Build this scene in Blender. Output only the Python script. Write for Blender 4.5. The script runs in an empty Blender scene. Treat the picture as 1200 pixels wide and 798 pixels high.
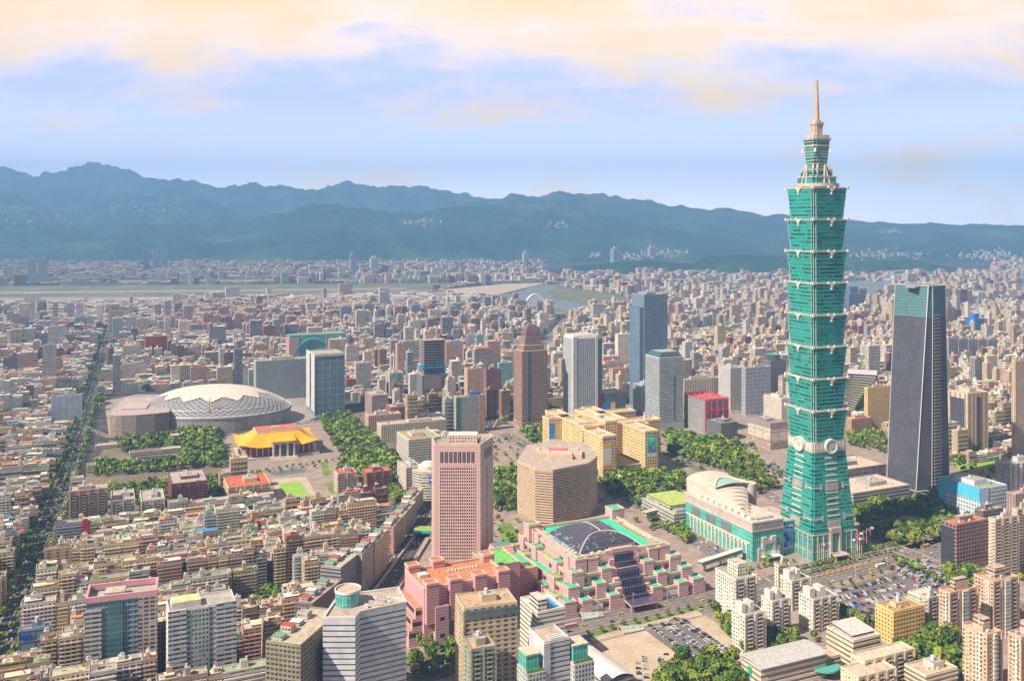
import bpy, math, random
import numpy as np
from math import radians, sin, cos, pi, hypot, atan2
random.seed(7)
sc = bpy.context.scene
COL = sc.collection

# ------------------------------------------------------------------ camera, sky, sun, exposure
FPX = 1090.0          # focal length in photograph pixels (1200 wide)
HOR = 262.0           # horizon line in photograph pixels
CH = 354.0            # height of the camera above the city floor, metres
cam = bpy.data.cameras.new('camera'); camo = bpy.data.objects.new('camera', cam); COL.objects.link(camo)
camo.location = (0, 0, CH); camo.rotation_euler = (radians(90), 0, 0)
cam.sensor_width = 36; cam.lens = 36 * FPX / 1200; cam.shift_y = -(399 - HOR) / 1200
cam.clip_start = 1; cam.clip_end = 120000
sc.camera = camo
SUN_EL = radians(45); SD = (sin(radians(-124)), cos(radians(-124)))   # towards the sun, behind and left of the camera
w = bpy.data.worlds.new('World'); sc.world = w; w.use_nodes = True
nt = w.node_tree; nt.nodes.clear()
def N(t, **k):
    n = nt.nodes.new(t)
    for a, b in k.items(): setattr(n, a, b)
    return n
def Lk(a, b): nt.links.new(a, b)
def mth(op, a, b=None, clamp=False):
    n = nt.nodes.new('ShaderNodeMath'); n.operation = op; n.use_clamp = clamp
    for i, v in enumerate((a, b)):
        if v is None: continue
        if isinstance(v, (int, float)): n.inputs[i].default_value = v
        else: nt.links.new(v, n.inputs[i])
    return n.outputs[0]
def mixc(f, a, b, bt='MIX'):
    n = nt.nodes.new('ShaderNodeMix'); n.data_type = 'RGBA'; n.blend_type = bt
    for s, v in ((n.inputs[0], f), (n.inputs[6], a), (n.inputs[7], b)):
        if isinstance(v, (int, float)): s.default_value = v
        elif isinstance(v, tuple): s.default_value = v if len(v) == 4 else v + (1,)
        else: nt.links.new(v, s)
    return n.outputs[2]
def ramp(v, stops):
    n = nt.nodes.new('ShaderNodeValToRGB'); cr = n.color_ramp
    while len(cr.elements) < len(stops): cr.elements.new(0.5)
    for e, (p, c) in zip(cr.elements, stops): e.position = p; e.color = tuple(c) + (1,) if len(c) == 3 else c
    nt.links.new(v, n.inputs[0]); return n.outputs[0]
def noise(vec, scale, detail=4, rough=.5, out=0):
    n = nt.nodes.new('ShaderNodeTexNoise'); n.inputs['Scale'].default_value = scale
    n.inputs['Detail'].default_value = detail; n.inputs['Roughness'].default_value = rough
    if vec is not None: nt.links.new(vec, n.inputs['Vector'])
    return n.outputs[out]
sky = N('ShaderNodeTexSky', sky_type='NISHITA', sun_disc=False, sun_elevation=SUN_EL, sun_rotation=atan2(SD[0], SD[1]), altitude=300, air_density=1.0, dust_density=1.2, ozone_density=2.5)
tc = N('ShaderNodeTexCoord'); sx = N('ShaderNodeSeparateXYZ'); Lk(tc.outputs['Generated'], sx.inputs[0])
el = sx.outputs[2]
zc = mth('MAXIMUM', el, 0.02)
cb = N('ShaderNodeCombineXYZ')
Lk(mth('DIVIDE', sx.outputs[0], mth('ADD', zc, .45)), cb.inputs[0]); Lk(mth('DIVIDE', sx.outputs[1], mth('ADD', zc, .45)), cb.inputs[1])
mp = N('ShaderNodeMapping'); Lk(cb.outputs[0], mp.inputs[0]); mp.inputs['Location'].default_value = (8.2, 4.4, 0); mp.inputs['Scale'].default_value = (2.5, 4.6, 1)
n1 = noise(mp.outputs[0], .9, 8, .56)
n2 = noise(mp.outputs[0], 2.6, 7, .62)
cl = mth('ADD', mth('MULTIPLY', n1, .72), mth('MULTIPLY', n2, .28))
# cloud deck: denser high above the horizon, dissolving into wisps towards it
band = mth('MULTIPLY', mth('SUBTRACT', el, .135), 1.9)
band = mth('MINIMUM', mth('MAXIMUM', band, -.085), .10)
dens = mth('MULTIPLY', mth('SUBTRACT', mth('ADD', cl, band), .448), 7.5, True)
shade = ramp(n1, [(.34, (.86, .78, .90)), (.47, (1.0, .77, .62)), (.56, (1.0, .70, .36)), (.66, (1.0, .66, .24))])
hz = ramp(el, [(0, (2.6, 2.35, 2.25)), (.045, (1.6, 1.46, 1.45)), (.085, (.98, .92, .98)), (.13, (.58, .54, .64)), (.24, (.42, .40, .50)), (.5, (.23, .25, .36)), (1, (.17, .19, .29))])
skyc = mixc(1.0, mixc(.55, sky.outputs[0], (11.0, 11.4, 13.0)), hz, 'MULTIPLY')
skyc = mixc(1.0, skyc, (2.75, 2.70, 2.85), 'MULTIPLY')
south = ramp(mth('ADD', mth('MULTIPLY', sx.outputs[1], .5), .5), [(0, (.26, .26, .27)), (.5, (.42, .42, .43)), (.80, (1, 1, 1))])   # unseen southern sky dimmed to darken the south-facing walls
cloudc = mixc(1.0, shade, ramp(el, [(0, (2.2, 2.2, 2.2)), (.06, (1.35, 1.35, 1.4)), (.10, (.90, .90, .92)), (.14, (.74, .74, .74)), (.25, (.70, .70, .70)), (.6, (.2, .2, .2))]), 'MULTIPLY')
cloudc = mixc(1.0, cloudc, (27.0, 26.0, 23.5), 'MULTIPLY')
col = mixc(mth('MULTIPLY', dens, .88), skyc, cloudc)
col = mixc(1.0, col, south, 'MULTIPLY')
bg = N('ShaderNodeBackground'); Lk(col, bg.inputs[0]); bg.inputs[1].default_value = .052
wo = N('ShaderNodeOutputWorld'); Lk(bg.outputs[0], wo.inputs[0])
sl = bpy.data.lights.new('sun', 'SUN'); sl.energy = 5.0; sl.angle = radians(.6); sl.color = (1, .87, .71)
so = bpy.data.objects.new('sun', sl); COL.objects.link(so)
from mathutils import Vector
so.rotation_euler = Vector((-SD[0] * cos(SUN_EL), -SD[1] * cos(SUN_EL), -sin(SUN_EL))).to_track_quat('-Z', 'Y').to_euler()
so.location = (-300, -300, 900)
sc.view_settings.view_transform = 'Standard'; sc.view_settings.look = 'None'; sc.view_settings.gamma = 1
sc.view_settings.exposure = 0.96
sc.cycles.use_denoising = True
sc.cycles.max_bounces = 4; sc.cycles.diffuse_bounces = 2; sc.cycles.glossy_bounces = 2; sc.cycles.volume_bounces = 0
sc.cycles.transparent_max_bounces = 6; sc.cycles.transmission_bounces = 2

# ------------------------------------------------------------------ materials
MAT = {}
def newmat(name):
    global nt
    m = bpy.data.materials.new(name); m.use_nodes = True; nt = m.node_tree; nt.nodes.clear(); MAT[name] = m
    return m
def finish(colr, rough=.8, spec=.3, metal=0, bump=None, bstr=.3, bdist=.2):
    p = N('ShaderNodeBsdfPrincipled'); o = N('ShaderNodeOutputMaterial')
    for s, v in ((p.inputs['Base Color'], colr), (p.inputs['Roughness'], rough), (p.inputs['Metallic'], metal), (p.inputs['Specular IOR Level'], spec)):
        if isinstance(v, tuple): s.default_value = v if len(v) == 4 else v + (1,)
        elif isinstance(v, (int, float)): s.default_value = v
        else: Lk(v, s)
    if bump is not None:
        b = N('ShaderNodeBump'); b.inputs['Strength'].default_value = bstr; b.inputs['Distance'].default_value = bdist
        Lk(bump, b.inputs['Height']); Lk(b.outputs[0], p.inputs['Normal'])
    Lk(p.outputs[0], o.inputs[0])
def attr(n='Col'):
    a = N('ShaderNodeAttribute'); a.attribute_name = n; return a.outputs['Color']
def objpos():
    return N('ShaderNodeNewGeometry').outputs['Position']
def uvcells(pu, pv):
    """fraction inside each cell and a random number per cell, from the metre-scaled UVs"""
    u = N('ShaderNodeUVMap'); u.uv_map = 'UVMap'; s = N('ShaderNodeSeparateXYZ'); Lk(u.outputs[0], s.inputs[0])
    a = mth('DIVIDE', s.outputs[0], pu); b = mth('DIVIDE', s.outputs[1], pv)
    fu = mth('FRACT', a); fv = mth('FRACT', b)
    c = N('ShaderNodeCombineXYZ'); Lk(mth('FLOOR', a), c.inputs[0]); Lk(mth('FLOOR', b), c.inputs[1])
    wn = N('ShaderNodeTexWhiteNoise', noise_dimensions='2D'); Lk(c.outputs[0], wn.inputs[0])
    return fu, fv, wn.outputs[0], wn.outputs[1], s
def inside(f, lo, hi):
    return mth('MULTIPLY', mth('GREATER_THAN', f, lo), mth('LESS_THAN', f, hi))
def facade(name, pu, pv, wu, wv, gl=(.035, .045, .055), gl2=(.16, .17, .17)):
    newmat(name)
    fu, fv, r, rc, s = uvcells(pu, pv)
    win = mth('MULTIPLY', inside(fu, wu[0], wu[1]), inside(fv, wv[0], wv[1]))
    base = attr()
    dirt = noise(objpos(), .09, 4, .6)
    streak = ramp(dirt, [(.3, (.72, .70, .67)), (.6, (1.06, 1.05, 1.03))])
    basec = mixc(1, base, streak, 'MULTIPLY')
    g = mixc(mth('POWER', r, 2.0), gl, gl2)
    g = mixc(mth('GREATER_THAN', r, .90), g, (.36, .34, .29))
    c = mixc(win, basec, g)
    rough = mth('SUBTRACT', .85, mth('MULTIPLY', win, .62))
    finish(c, rough, .4, bump=win, bstr=.6, bdist=-.35)
facade('wall_punched', 3.1, 3.15, (.25, .78), (.32, .78))
facade('wall_ribbon', 5.5, 3.4, (.03, .97), (.36, .80), (.03, .045, .055), (.12, .16, .18))
facade('wall_balcony', 4.3, 3.1, (.12, .88), (.34, .92), (.05, .05, .05), (.20, .19, .17))
facade('wall_shutter', 2.3, 3.1, (.16, .84), (.30, .80), (.06, .06, .06), (.26, .26, .24))
facade('wall_greenglass', 2.6, 3.3, (.20, .80), (.26, .84), (.02, .13, .11), (.10, .30, .25))
newmat('plain')
d = noise(objpos(), .12, 5, .6)
finish(mixc(1, attr(), ramp(d, [(.3, (.80, .79, .77)), (.65, (1.06, 1.05, 1.04))]), 'MULTIPLY'), .8, .25)
newmat('roof')
d = noise(objpos(), .22, 5, .7)
finish(mixc(1, attr(), ramp(d, [(.28, (.55, .54, .53)), (.5, (.92, .91, .9)), (.7, (1.18, 1.16, 1.12))]), 'MULTIPLY'), .85, .2)
newmat('tin')
u = N('ShaderNodeUVMap'); wv_ = N('ShaderNodeTexWave'); wv_.inputs['Scale'].default_value = .9; Lk(u.outputs[0], wv_.inputs[0])
d = noise(objpos(), .3, 4, .6)
finish(mixc(1, attr(), ramp(d, [(.3, (.75, .73, .7)), (.65, (1.08, 1.08, 1.08))]), 'MULTIPLY'), .5, .4, bump=wv_.outputs[1], bstr=.2, bdist=.05)
newmat('stripes')      # alternating bands of tile, as wide as the courses on the pink halls
fu, fv, r, rc, s = uvcells(2.0, 2.4)
finish(mixc(1, attr(), mixc(inside(fv, .0, .42), (1, 1, 1), (.66, .60, .62)), 'MULTIPLY'), .7, .25)
def curtain(name, pu, pv, frame, vis=(.12, .9), darkp=.5, rough=.16, fw=.06, spand=.35, metal=.0):
    newmat(name)
    fu, fv, r, rc, s = uvcells(pu, pv)
    base = attr()
    a = mixc(r, mixc(1, base, (.72, .75, .78), 'MULTIPLY'), mixc(1, base, (1.25, 1.2, 1.2), 'MULTIPLY'))
    big = noise(objpos(), .035, 3, .6)
    a = mixc(1, a, ramp(big, [(.35, (.8, .82, .85)), (.65, (1.15, 1.13, 1.1))]), 'MULTIPLY')
    sp = mth('LESS_THAN', fv, spand)
    a = mixc(mth('MULTIPLY', sp, .6), a, mixc(1, base, (1.5, 1.45, 1.4), 'MULTIPLY'))
    ed = mth('SUBTRACT', 1, mth('MULTIPLY', inside(fu, fw, 1 - fw), inside(fv, fw * .6, 1)))
    a = mixc(ed, a, frame)
    finish(a, mth('ADD', rough, mth('MULTIPLY', ed, .4)), .8, metal)
curtain('curtain_blue', 1.6, 3.9, (.30, .34, .38))
curtain('curtain_dark', 2.2, 4.0, (.17, .16, .17), rough=.2, fw=.07, spand=.22)
curtain('curtain_pale', 1.8, 4.2, (.62, .62, .58), spand=.2)
# teal tower glass: dashes of dark openings on every floor
newmat('tower_glass')
fu, fv, r, rc, s = uvcells(3.4, 4.1)
a2 = mth('FLOOR', mth('DIVIDE', s.outputs[0], 10.4)); c2 = N('ShaderNodeCombineXYZ'); Lk(a2, c2.inputs[0]); Lk(mth('FLOOR', mth('DIVIDE', s.outputs[1], 4.1)), c2.inputs[1])
wn2 = N('ShaderNodeTexWhiteNoise', noise_dimensions='2D'); Lk(c2.outputs[0], wn2.inputs[0])
base = attr()
a = mixc(r, mixc(1, base, (.85, .88, .9), 'MULTIPLY'), mixc(1, base, (1.12, 1.1, 1.08), 'MULTIPLY'))
dark = mth('MULTIPLY', mth('MULTIPLY', inside(fv, .24, .74), inside(fu, .06, .94)), mth('GREATER_THAN', mth('ADD', mth('MULTIPLY', r, .5), mth('MULTIPLY', wn2.outputs[0], .7)), .62))
a = mixc(mth('MULTIPLY', mth('LESS_THAN', fv, .16), .30), a, (.22, .52, .44))
a = mixc(mth('MULTIPLY', dark, .85), a, (.006, .04, .04))
lev = mth('LESS_THAN', mth('FRACT', mth('DIVIDE', s.outputs[1], 33.8)), .0)
finish(a, .16, .7)
newmat('glass_dark'); finish(mixc(1, attr(), (1, 1, 1), 'MULTIPLY'), .12, .8)
newmat('paint'); finish(attr(), .35, .5)
newmat('screen_picture')
u = N('ShaderNodeUVMap'); sxx = N('ShaderNodeSeparateXYZ'); Lk(u.outputs[0], sxx.inputs[0])
nn = noise(u.outputs[0], .16, 3, .5)
finish(mixc(ramp(nn, [(.42, (0, 0, 0)), (.56, (1, 1, 1))]), (.012, .045, .42), (.12, .42, .75)), .4, .4)
# vegetation
newmat('leaf')
oi = N('ShaderNodeObjectInfo')
v = noise(objpos(), .11, 3, .6)
v2 = noise(objpos(), 1.1, 2, .6)
lc = ramp(mth('ADD', mth('ADD', mth('MULTIPLY', v, .45), mth('MULTIPLY', v2, .3)), mth('MULTIPLY', oi.outputs['Random'], .25)), [(.28, (.030, .085, .020)), (.46, (.12, .205, .028)), (.64, (.30, .35, .045))])
finish(mixc(1, lc, attr(), 'MULTIPLY'), .75, .2)
newmat('bark'); finish((.10, .07, .05), .9, .1)
def ground_mat(name, stops, sc1=.05, rough=.9, sc2=None):
    newmat(name); v = noise(objpos(), sc1, 6, .65)
    c = ramp(v, stops)
    if sc2:
        v2 = noise(objpos(), sc2, 4, .6); c = mixc(1, c, ramp(v2, [(.3, (.75, .75, .75)), (.7, (1.15, 1.15, 1.15))]), 'MULTIPLY')
    finish(c, rough, .2)
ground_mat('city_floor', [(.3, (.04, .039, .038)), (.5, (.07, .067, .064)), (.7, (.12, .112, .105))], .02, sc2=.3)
ground_mat('asphalt', [(.3, (.15, .132, .122)), (.7, (.23, .20, .185))], .05, sc2=.6)
ground_mat('asphalt_dark', [(.3, (.055, .053, .056)), (.7, (.085, .08, .08))], .05, sc2=.6)
ground_mat('paving', [(.3, (.25, .19, .165)), (.5, (.33, .26, .225)), (.7, (.42, .34, .29))], .06, sc2=.5)
ground_mat('gravel', [(.3, (.42, .33, .24)), (.7, (.58, .48, .36))], .05, sc2=.5)
ground_mat('grass', [(.3, (.10, .17, .035)), (.5, (.16, .24, .05)), (.7, (.24, .30, .08))], .04, sc2=.4)
ground_mat('lawn', [(.3, (.22, .38, .05)), (.7, (.30, .48, .07))], .08)
ground_mat('water', [(.3, (.10, .14, .15)), (.7, (.15, .19, .19))], .004, rough=.3)
ground_mat('far_grass', [(.3, (.12, .15, .07)), (.5, (.17, .18, .10)), (.7, (.26, .22, .15))], .004, sc2=.02)
ground_mat('soil', [(.3, (.16, .13, .09)), (.7, (.24, .20, .14))], .03, sc2=.3)
ground_mat('concrete', [(.3, (.26, .235, .22)), (.7, (.40, .36, .33))], .03, sc2=.3)
newmat('hill_forest')
v = noise(objpos(), .0016, 8, .62); v2 = noise(objpos(), .018, 5, .7)
finish(mixc(1, ramp(v, [(.35, (.010, .038, .030)), (.52, (.020, .065, .038)), (.66, (.065, .12, .050))]), ramp(v2, [(.3, (.55, .55, .55)), (.7, (1.35, 1.35, 1.3))]), 'MULTIPLY'), .95, .1, bump=noise(objpos(), .006, 6, .65), bstr=.9, bdist=70)
newmat('marking'); finish((.62, .60, .56), .7, .2)

# ------------------------------------------------------------------ mesh builder and tagging
def tag(o, label=None, cat=None, group=None, kind=None):
    if label: o['label'] = label
    if cat: o['category'] = cat
    if group: o['group'] = group
    if kind: o['kind'] = kind
    return o
def empty(name, loc, rz=0, label=None, cat=None, group=None):
    o = bpy.data.objects.new(name, None); COL.objects.link(o); o.location = loc; o.rotation_euler = (0, 0, rz)
    o.empty_display_size = .5
    return tag(o, label, cat, group)
G = (.5, .5, .5)
class MB:
    def __init__(s): s.v = []; s.f = []; s.m = []; s.c = []; s.uv = []; s.mats = []; s.smooth = []
    def mi(s, m):
        if m not in s.mats: s.mats.append(m)
        return s.mats.index(m)
    def face(s, pts, m, c=G, uv=None, sm=False):
        k = len(s.v); s.v.extend(pts); s.f.append(tuple(range(k, k + len(pts)))); s.m.append(s.mi(m)); s.c.append(c)
        s.uv.extend(uv if uv else [(p[0], p[1]) for p in pts]); s.smooth.append(sm)
    def prism(s, pts, z0, z1, side='plain', top=None, cs=G, ct=None, pts2=None, bottom=False, uo=None, cap=True):
        n = len(pts); q = pts2 or pts; top = top or side; ct = ct or cs
        u = random.randint(0, 400) * 1.0 if uo is None else uo
        for i in range(n):
            a = pts[i]; b = pts[(i + 1) % n]; a2 = q[i]; b2 = q[(i + 1) % n]
            l = hypot(b[0] - a[0], b[1] - a[1])
            s.face([(a[0], a[1], z0), (b[0], b[1], z0), (b2[0], b2[1], z1), (a2[0], a2[1], z1)], side, cs, [(u, z0), (u + l, z0), (u + l, z1), (u, z1)])
            u += l
        if cap: s.face([(p[0], p[1], z1) for p in q], top, ct)
        if bottom: s.face([(p[0], p[1], z0) for p in reversed(pts)], side, cs)
        return s
    def box(s, x0, x1, y0, y1, z0, z1, side='plain', top=None, cs=G, ct=None, bottom=False, uo=None):
        return s.prism([(x0, y0), (x1, y0), (x1, y1), (x0, y1)], z0, z1, side, top, cs, ct, None, bottom, uo)
    def rbox(s, cx, cy, wx, wy, z0, z1, rz, side='plain', top=None, cs=G, ct=None, uo=None):
        c, n = cos(rz), sin(rz); P = []
        for a, b in ((-1, -1), (1, -1), (1, 1), (-1, 1)):
            x = a * wx / 2; y = b * wy / 2; P.append((cx + x * c - y * n, cy + x * n + y * c))
        return s.prism(P, z0, z1, side, top, cs, ct, None, False, uo)
    def cyl(s, cx, cy, r, z0, z1, side='plain', top=None, cs=G, ct=None, n=12, r2=None, cap=True):
        P = [(cx + r * cos(2 * pi * i / n), cy + r * sin(2 * pi * i / n)) for i in range(n)]
        Q = None if r2 is None else [(cx + r2 * cos(2 * pi * i / n), cy + r2 * sin(2 * pi * i / n)) for i in range(n)]
        return s.prism(P, z0, z1, side, top, cs, ct, Q, False, 0, cap)
    def tube(s, pts, r, m='plain', c=G, n=5):
        rings = []
        for i, p in enumerate(pts):
            a = Vector(pts[max(i - 1, 0)]); b = Vector(pts[min(i + 1, len(pts) - 1)]); t = (b - a)
            if t.length < 1e-6: t = Vector((0, 0, 1))
            t.normalize(); q = t.cross(Vector((0, 0, 1)))
            if q.length < .01: q = t.cross(Vector((1, 0, 0)))
            q.normalize(); w2 = t.cross(q); rr = r[i] if isinstance(r, (list, tuple)) else r
            rings.append([tuple(Vector(p) + q * rr * cos(2 * pi * k / n) + w2 * rr * sin(2 * pi * k / n)) for k in range(n)])
        for i in range(len(rings) - 1):
            for k in range(n):
                k2 = (k + 1) % n
                s.face([rings[i][k], rings[i + 1][k], rings[i + 1][k2], rings[i][k2]], m, c, None, True)
        s.face(rings[0], m, c); s.face(rings[-1][::-1], m, c)
        return s
    def grid(s, fn, nu, nv, m, c=G, sm=True, uvs=1.0):
        P = [[fn(i / nu, j / nv) for j in range(nv + 1)] for i in range(nu + 1)]
        for i in range(nu):
            for j in range(nv):
                q = [P[i][j], P[i + 1][j], P[i + 1][j + 1], P[i][j + 1]]
                s.face(q, m, c, [(p[0] * uvs, p[1] * uvs) for p in q], sm)
        return s
    def mesh(s, name):
        me = bpy.data.meshes.new(name)
        nv = len(s.v); nl = sum(len(f) for f in s.f); nf = len(s.f)
        me.vertices.add(nv); me.vertices.foreach_set('co', np.array(s.v, dtype=np.float32).ravel())
        me.loops.add(nl); me.loops.foreach_set('vertex_index', np.concatenate([np.array(f) for f in s.f]).astype(np.int32) if nf < 2000 else np.fromiter((i for f in s.f for i in f), dtype=np.int32, count=nl))
        ln = np.array([len(f) for f in s.f], dtype=np.int32); st = np.concatenate([[0], np.cumsum(ln)[:-1]]).astype(np.int32)
        me.polygons.add(nf); me.polygons.foreach_set('loop_start', st); me.polygons.foreach_set('loop_total', ln)
        me.polygons.foreach_set('material_index', np.array(s.m, dtype=np.int32))
        me.polygons.foreach_set('use_smooth', np.array(s.smooth, dtype=bool))
        me.update(calc_edges=True)
        uvl = me.uv_layers.new(name='UVMap'); uvl.data.foreach_set('uv', np.array(s.uv, dtype=np.float32).ravel())
        ca = me.color_attributes.new(name='Col', type='FLOAT_COLOR', domain='CORNER')
        cc = np.ones((nf, 4), dtype=np.float32); a_ = np.array(s.c, dtype=np.float32); mu = a_.mean(1, keepdims=True); cc[:, :3] = np.clip(mu + (a_ - mu) * 1.16, .012, .9)
        ca.data.foreach_set('color', np.repeat(cc, ln, axis=0).ravel())
        for m in s.mats: me.materials.append(MAT[m])
        me.validate()
        return me
    def build(s, name, parent=None, loc=None, kind=None):
        if not s.f: return None
        me = s.mesh(name)
        o = bpy.data.objects.new(name, me); COL.objects.link(o)
        if parent: o.parent = parent
        if loc: o.location = loc
        if kind: o['kind'] = kind
        return o
def g(px, py, z=0.0):
    """photograph pixel -> point of the place at height z"""
    Y = FPX * (CH - z) / (py - HOR); return ((px - 600) / FPX * Y, Y)
A = radians(24); EX = (cos(A), sin(A)); NY = (-sin(A), cos(A))
def en(x, y, e, n, a=A): return (x + e * cos(a) - n * sin(a), y + e * sin(a) + n * cos(a))
def px_of(x, y, z=0): return (600 + FPX * x / y, HOR + FPX * (CH - z) / y)
EXCL = []      # footprints that the ordinary city must leave free
def excl(pts): EXCL.append(np.array(pts, dtype=float))
def inpoly(P, X, Y):
    r = np.zeros(X.shape, bool); n = len(P); j = n - 1
    for i in range(n):
        c = ((P[i, 1] > Y) != (P[j, 1] > Y)) & (X < (P[j, 0] - P[i, 0]) * (Y - P[i, 1]) / (P[j, 1] - P[i, 1] + 1e-12) + P[i, 0]); r ^= c; j = i
    return r
def sheet(name, pts, z, m, kind='structure', ex=True, px=True):
    P = [g(*p) for p in pts] if px else pts
    if ex: excl(P)
    b = MB()
    ar = sum(P[i][0] * P[(i + 1) % len(P)][1] - P[(i + 1) % len(P)][0] * P[i][1] for i in range(len(P)))
    if ar < 0: P = P[::-1]
    b.face([(p[0], p[1], z) for p in P], m)
    return b.build(name, kind=kind)
def strip_pts(line, wdt):
    Lp = []; Rp = []
    for i, p in enumerate(line):
        a = line[max(i - 1, 0)]; b = line[min(i + 1, len(line) - 1)]; dx, dy = b[0] - a[0], b[1] - a[1]; l = hypot(dx, dy)
        nx, ny = -dy / l * wdt / 2, dx / l * wdt / 2; Lp.append((p[0] + nx, p[1] + ny)); Rp.append((p[0] - nx, p[1] - ny))
    return Lp, Rp

# ------------------------------------------------------------------ ground, hills, water, roads
def gsheet():
    b = MB()
    xs = np.linspace(-17000, 17000, 18); ys = np.linspace(-2500, 21500, 14)
    for i in range(len(xs) - 1):
        for j in range(len(ys) - 1):
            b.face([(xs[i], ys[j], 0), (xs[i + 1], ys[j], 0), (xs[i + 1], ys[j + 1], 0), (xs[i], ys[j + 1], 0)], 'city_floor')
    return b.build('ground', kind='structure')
gsheet()
def vnoise(x, y, seed):
    """smooth value noise on numpy arrays"""
    xi = np.floor(x).astype(int); yi = np.floor(y).astype(int); fx = x - xi; fy = y - yi
    fx = fx * fx * (3 - 2 * fx); fy = fy * fy * (3 - 2 * fy)
    def h(a, b): return (np.sin(a * 127.1 + b * 311.7 + seed * 74.7) * 43758.5453) % 1.0
    return (h(xi, yi) * (1 - fx) + h(xi + 1, yi) * fx) * (1 - fy) + (h(xi, yi + 1) * (1 - fx) + h(xi + 1, yi + 1) * fx) * fy
def fbm(x, y, seed, o=5):
    r = 0; a = .5
    for k in range(o): r = r + a * vnoise(x * 2 ** k, y * 2 ** k, seed + k); a *= .5
    return r
RIDGES = [   # distance, half depth in front, skyline in photograph pixels
    (17500, 2600, [(-200, 206), (0, 201), (25, 203), (45, 207), (60, 203), (85, 196), (110, 193), (135, 195), (150, 203), (170, 210), (190, 216), (260, 232), (400, 240), (600, 262), (1400, 266)]),
    (16000, 2200, [(-200, 230), (100, 222), (170, 214), (185, 210), (210, 212), (235, 218), (260, 221), (290, 216), (310, 219), (340, 219), (370, 222), (400, 216), (410, 215), (440, 219), (475, 220), (500, 219), (530, 226), (560, 231), (600, 240), (700, 262), (1400, 268)]),
    (13200, 1900, [(-200, 232), (0, 228), (30, 233), (60, 245), (90, 250), (120, 237), (160, 230), (200, 229), (240, 233), (270, 245), (300, 256), (400, 262), (500, 250), (560, 236), (600, 231), (630, 231), (652, 226), (680, 228), (720, 231), (760, 235), (790, 243), (820, 246), (845, 246), (870, 250), (900, 254), (920, 252), (990, 258), (1020, 260), (1050, 262), (1080, 262), (1130, 263), (1160, 262), (1200, 264), (1400, 266)]),
    (10600, 1500, [(-200, 262), (0, 258), (60, 262), (100, 268), (160, 262), (250, 266), (300, 257), (340, 247), (380, 241), (420, 246), (460, 250), (500, 249), (530, 242), (600, 238), (640, 240), (680, 246), (720, 255), (760, 262), (800, 272), (850, 280), (900, 284), (950, 278), (1000, 275), (1040, 281), (1080, 278), (1100, 272), (1140, 283), (1160, 287), (1400, 284)]),
    (9300, 900, [(-200, 286), (0, 285), (60, 287), (110, 282), (160, 277), (210, 276), (250, 285), (300, 282), (350, 272), (400, 268), (450, 277), (520, 276), (560, 282), (620, 284), (680, 290), (740, 292), (800, 297), (900, 298), (1000, 290), (1060, 297), (1130, 292), (1200, 296), (1400, 295)]),
    (6700, 380, [(640, 318), (670, 312), (700, 308), (760, 306), (790, 309), (812, 309), (825, 300), (850, 296), (890, 299), (935, 301), (960, 299), (990, 303), (1020, 306), (1060, 304), (1090, 309), (1130, 316), (1160, 318)]),
]
def hills():
    nx, ny = 520, 300
    pxs = np.linspace(-230, 1430, nx); t = np.linspace(0, 1, ny); ys = 6100 * (20500 / 6100) ** t
    PX, YY = np.meshgrid(pxs, ys); XX = (PX - 600) / FPX * YY
    H = np.full(PX.shape, -30.0)
    gully = np.abs(fbm(XX / 900, YY / 1500, 11) - .48) * 2
    for k, (D, hw, prof) in enumerate(RIDGES):
        p = np.array(prof); sky_ = np.interp(PX, p[:, 0], p[:, 1], left=340, right=340)
        top = CH + (HOR - sky_) / FPX * D
        crest = D + (fbm(PX / 110, PX * 0 + k, 5 + k) - .5) * hw * .5
        dd = (YY - crest) / hw
        fall = np.where(dd < 0, np.exp(-(dd * 1.25) ** 2), np.exp(-(dd * 1.0) ** 2))
        spur = 1 - .80 * gully * (1 - np.exp(-(dd * 1.1) ** 2)) - .16 * (fbm(XX / 260, YY / 420, 3 + k) - .45)
        micro = 1 + .10 * (fbm(XX / 160, YY / 160, 31 + k, 4) - .5) * 2
        H = np.maximum(H, (top + 30) * fall * np.clip(spur, .22, 1.05) * micro - 30)
    V = np.stack([XX, YY, H], -1).reshape(-1, 3)
    i = np.arange(ny - 1)[:, None] * nx + np.arange(nx - 1)[None, :]; i = i.ravel()
    F = np.stack([i, i + 1, i + nx + 1, i + nx], 1)
    keep = (H.ravel()[F].max(1) > -1); F = F[keep]
    me = bpy.data.meshes.new('hills'); me.from_pydata(V.tolist(), [], F.tolist()); me.polygons.foreach_set('use_smooth', np.ones(len(F), bool)); me.materials.append(MAT['hill_forest'])
    o = bpy.data.objects.new('hills', me); COL.objects.link(o); o['kind'] = 'structure'
    return (pxs, ys, H)
HILL = hills()
def hill_z(px, Y):
    pxs, ys, H = HILL
    a = np.interp(px, pxs, np.arange(len(pxs))); b = np.interp(Y, ys, np.arange(len(ys)))
    return float(H[int(b), int(a)])
# haze: one even volume round the camera and everything built
def haze():
    m = newmat('haze_air'); pv = N('ShaderNodeVolumePrincipled'); o = N('ShaderNodeOutputMaterial')
    pv.inputs['Color'].default_value = (.25, .53, 1.0, 1); pv.inputs['Density'].default_value = HAZE; pv.inputs['Anisotropy'].default_value = 0.0
    Lk(pv.outputs[0], o.inputs['Volume'])
    b = MB(); b.box(-17010, 17010, -2510, 21510, -31, 1720, 'haze_air', bottom=True)
    b.build('haze', kind='stuff')
HAZE = 10.5e-5
haze()
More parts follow.
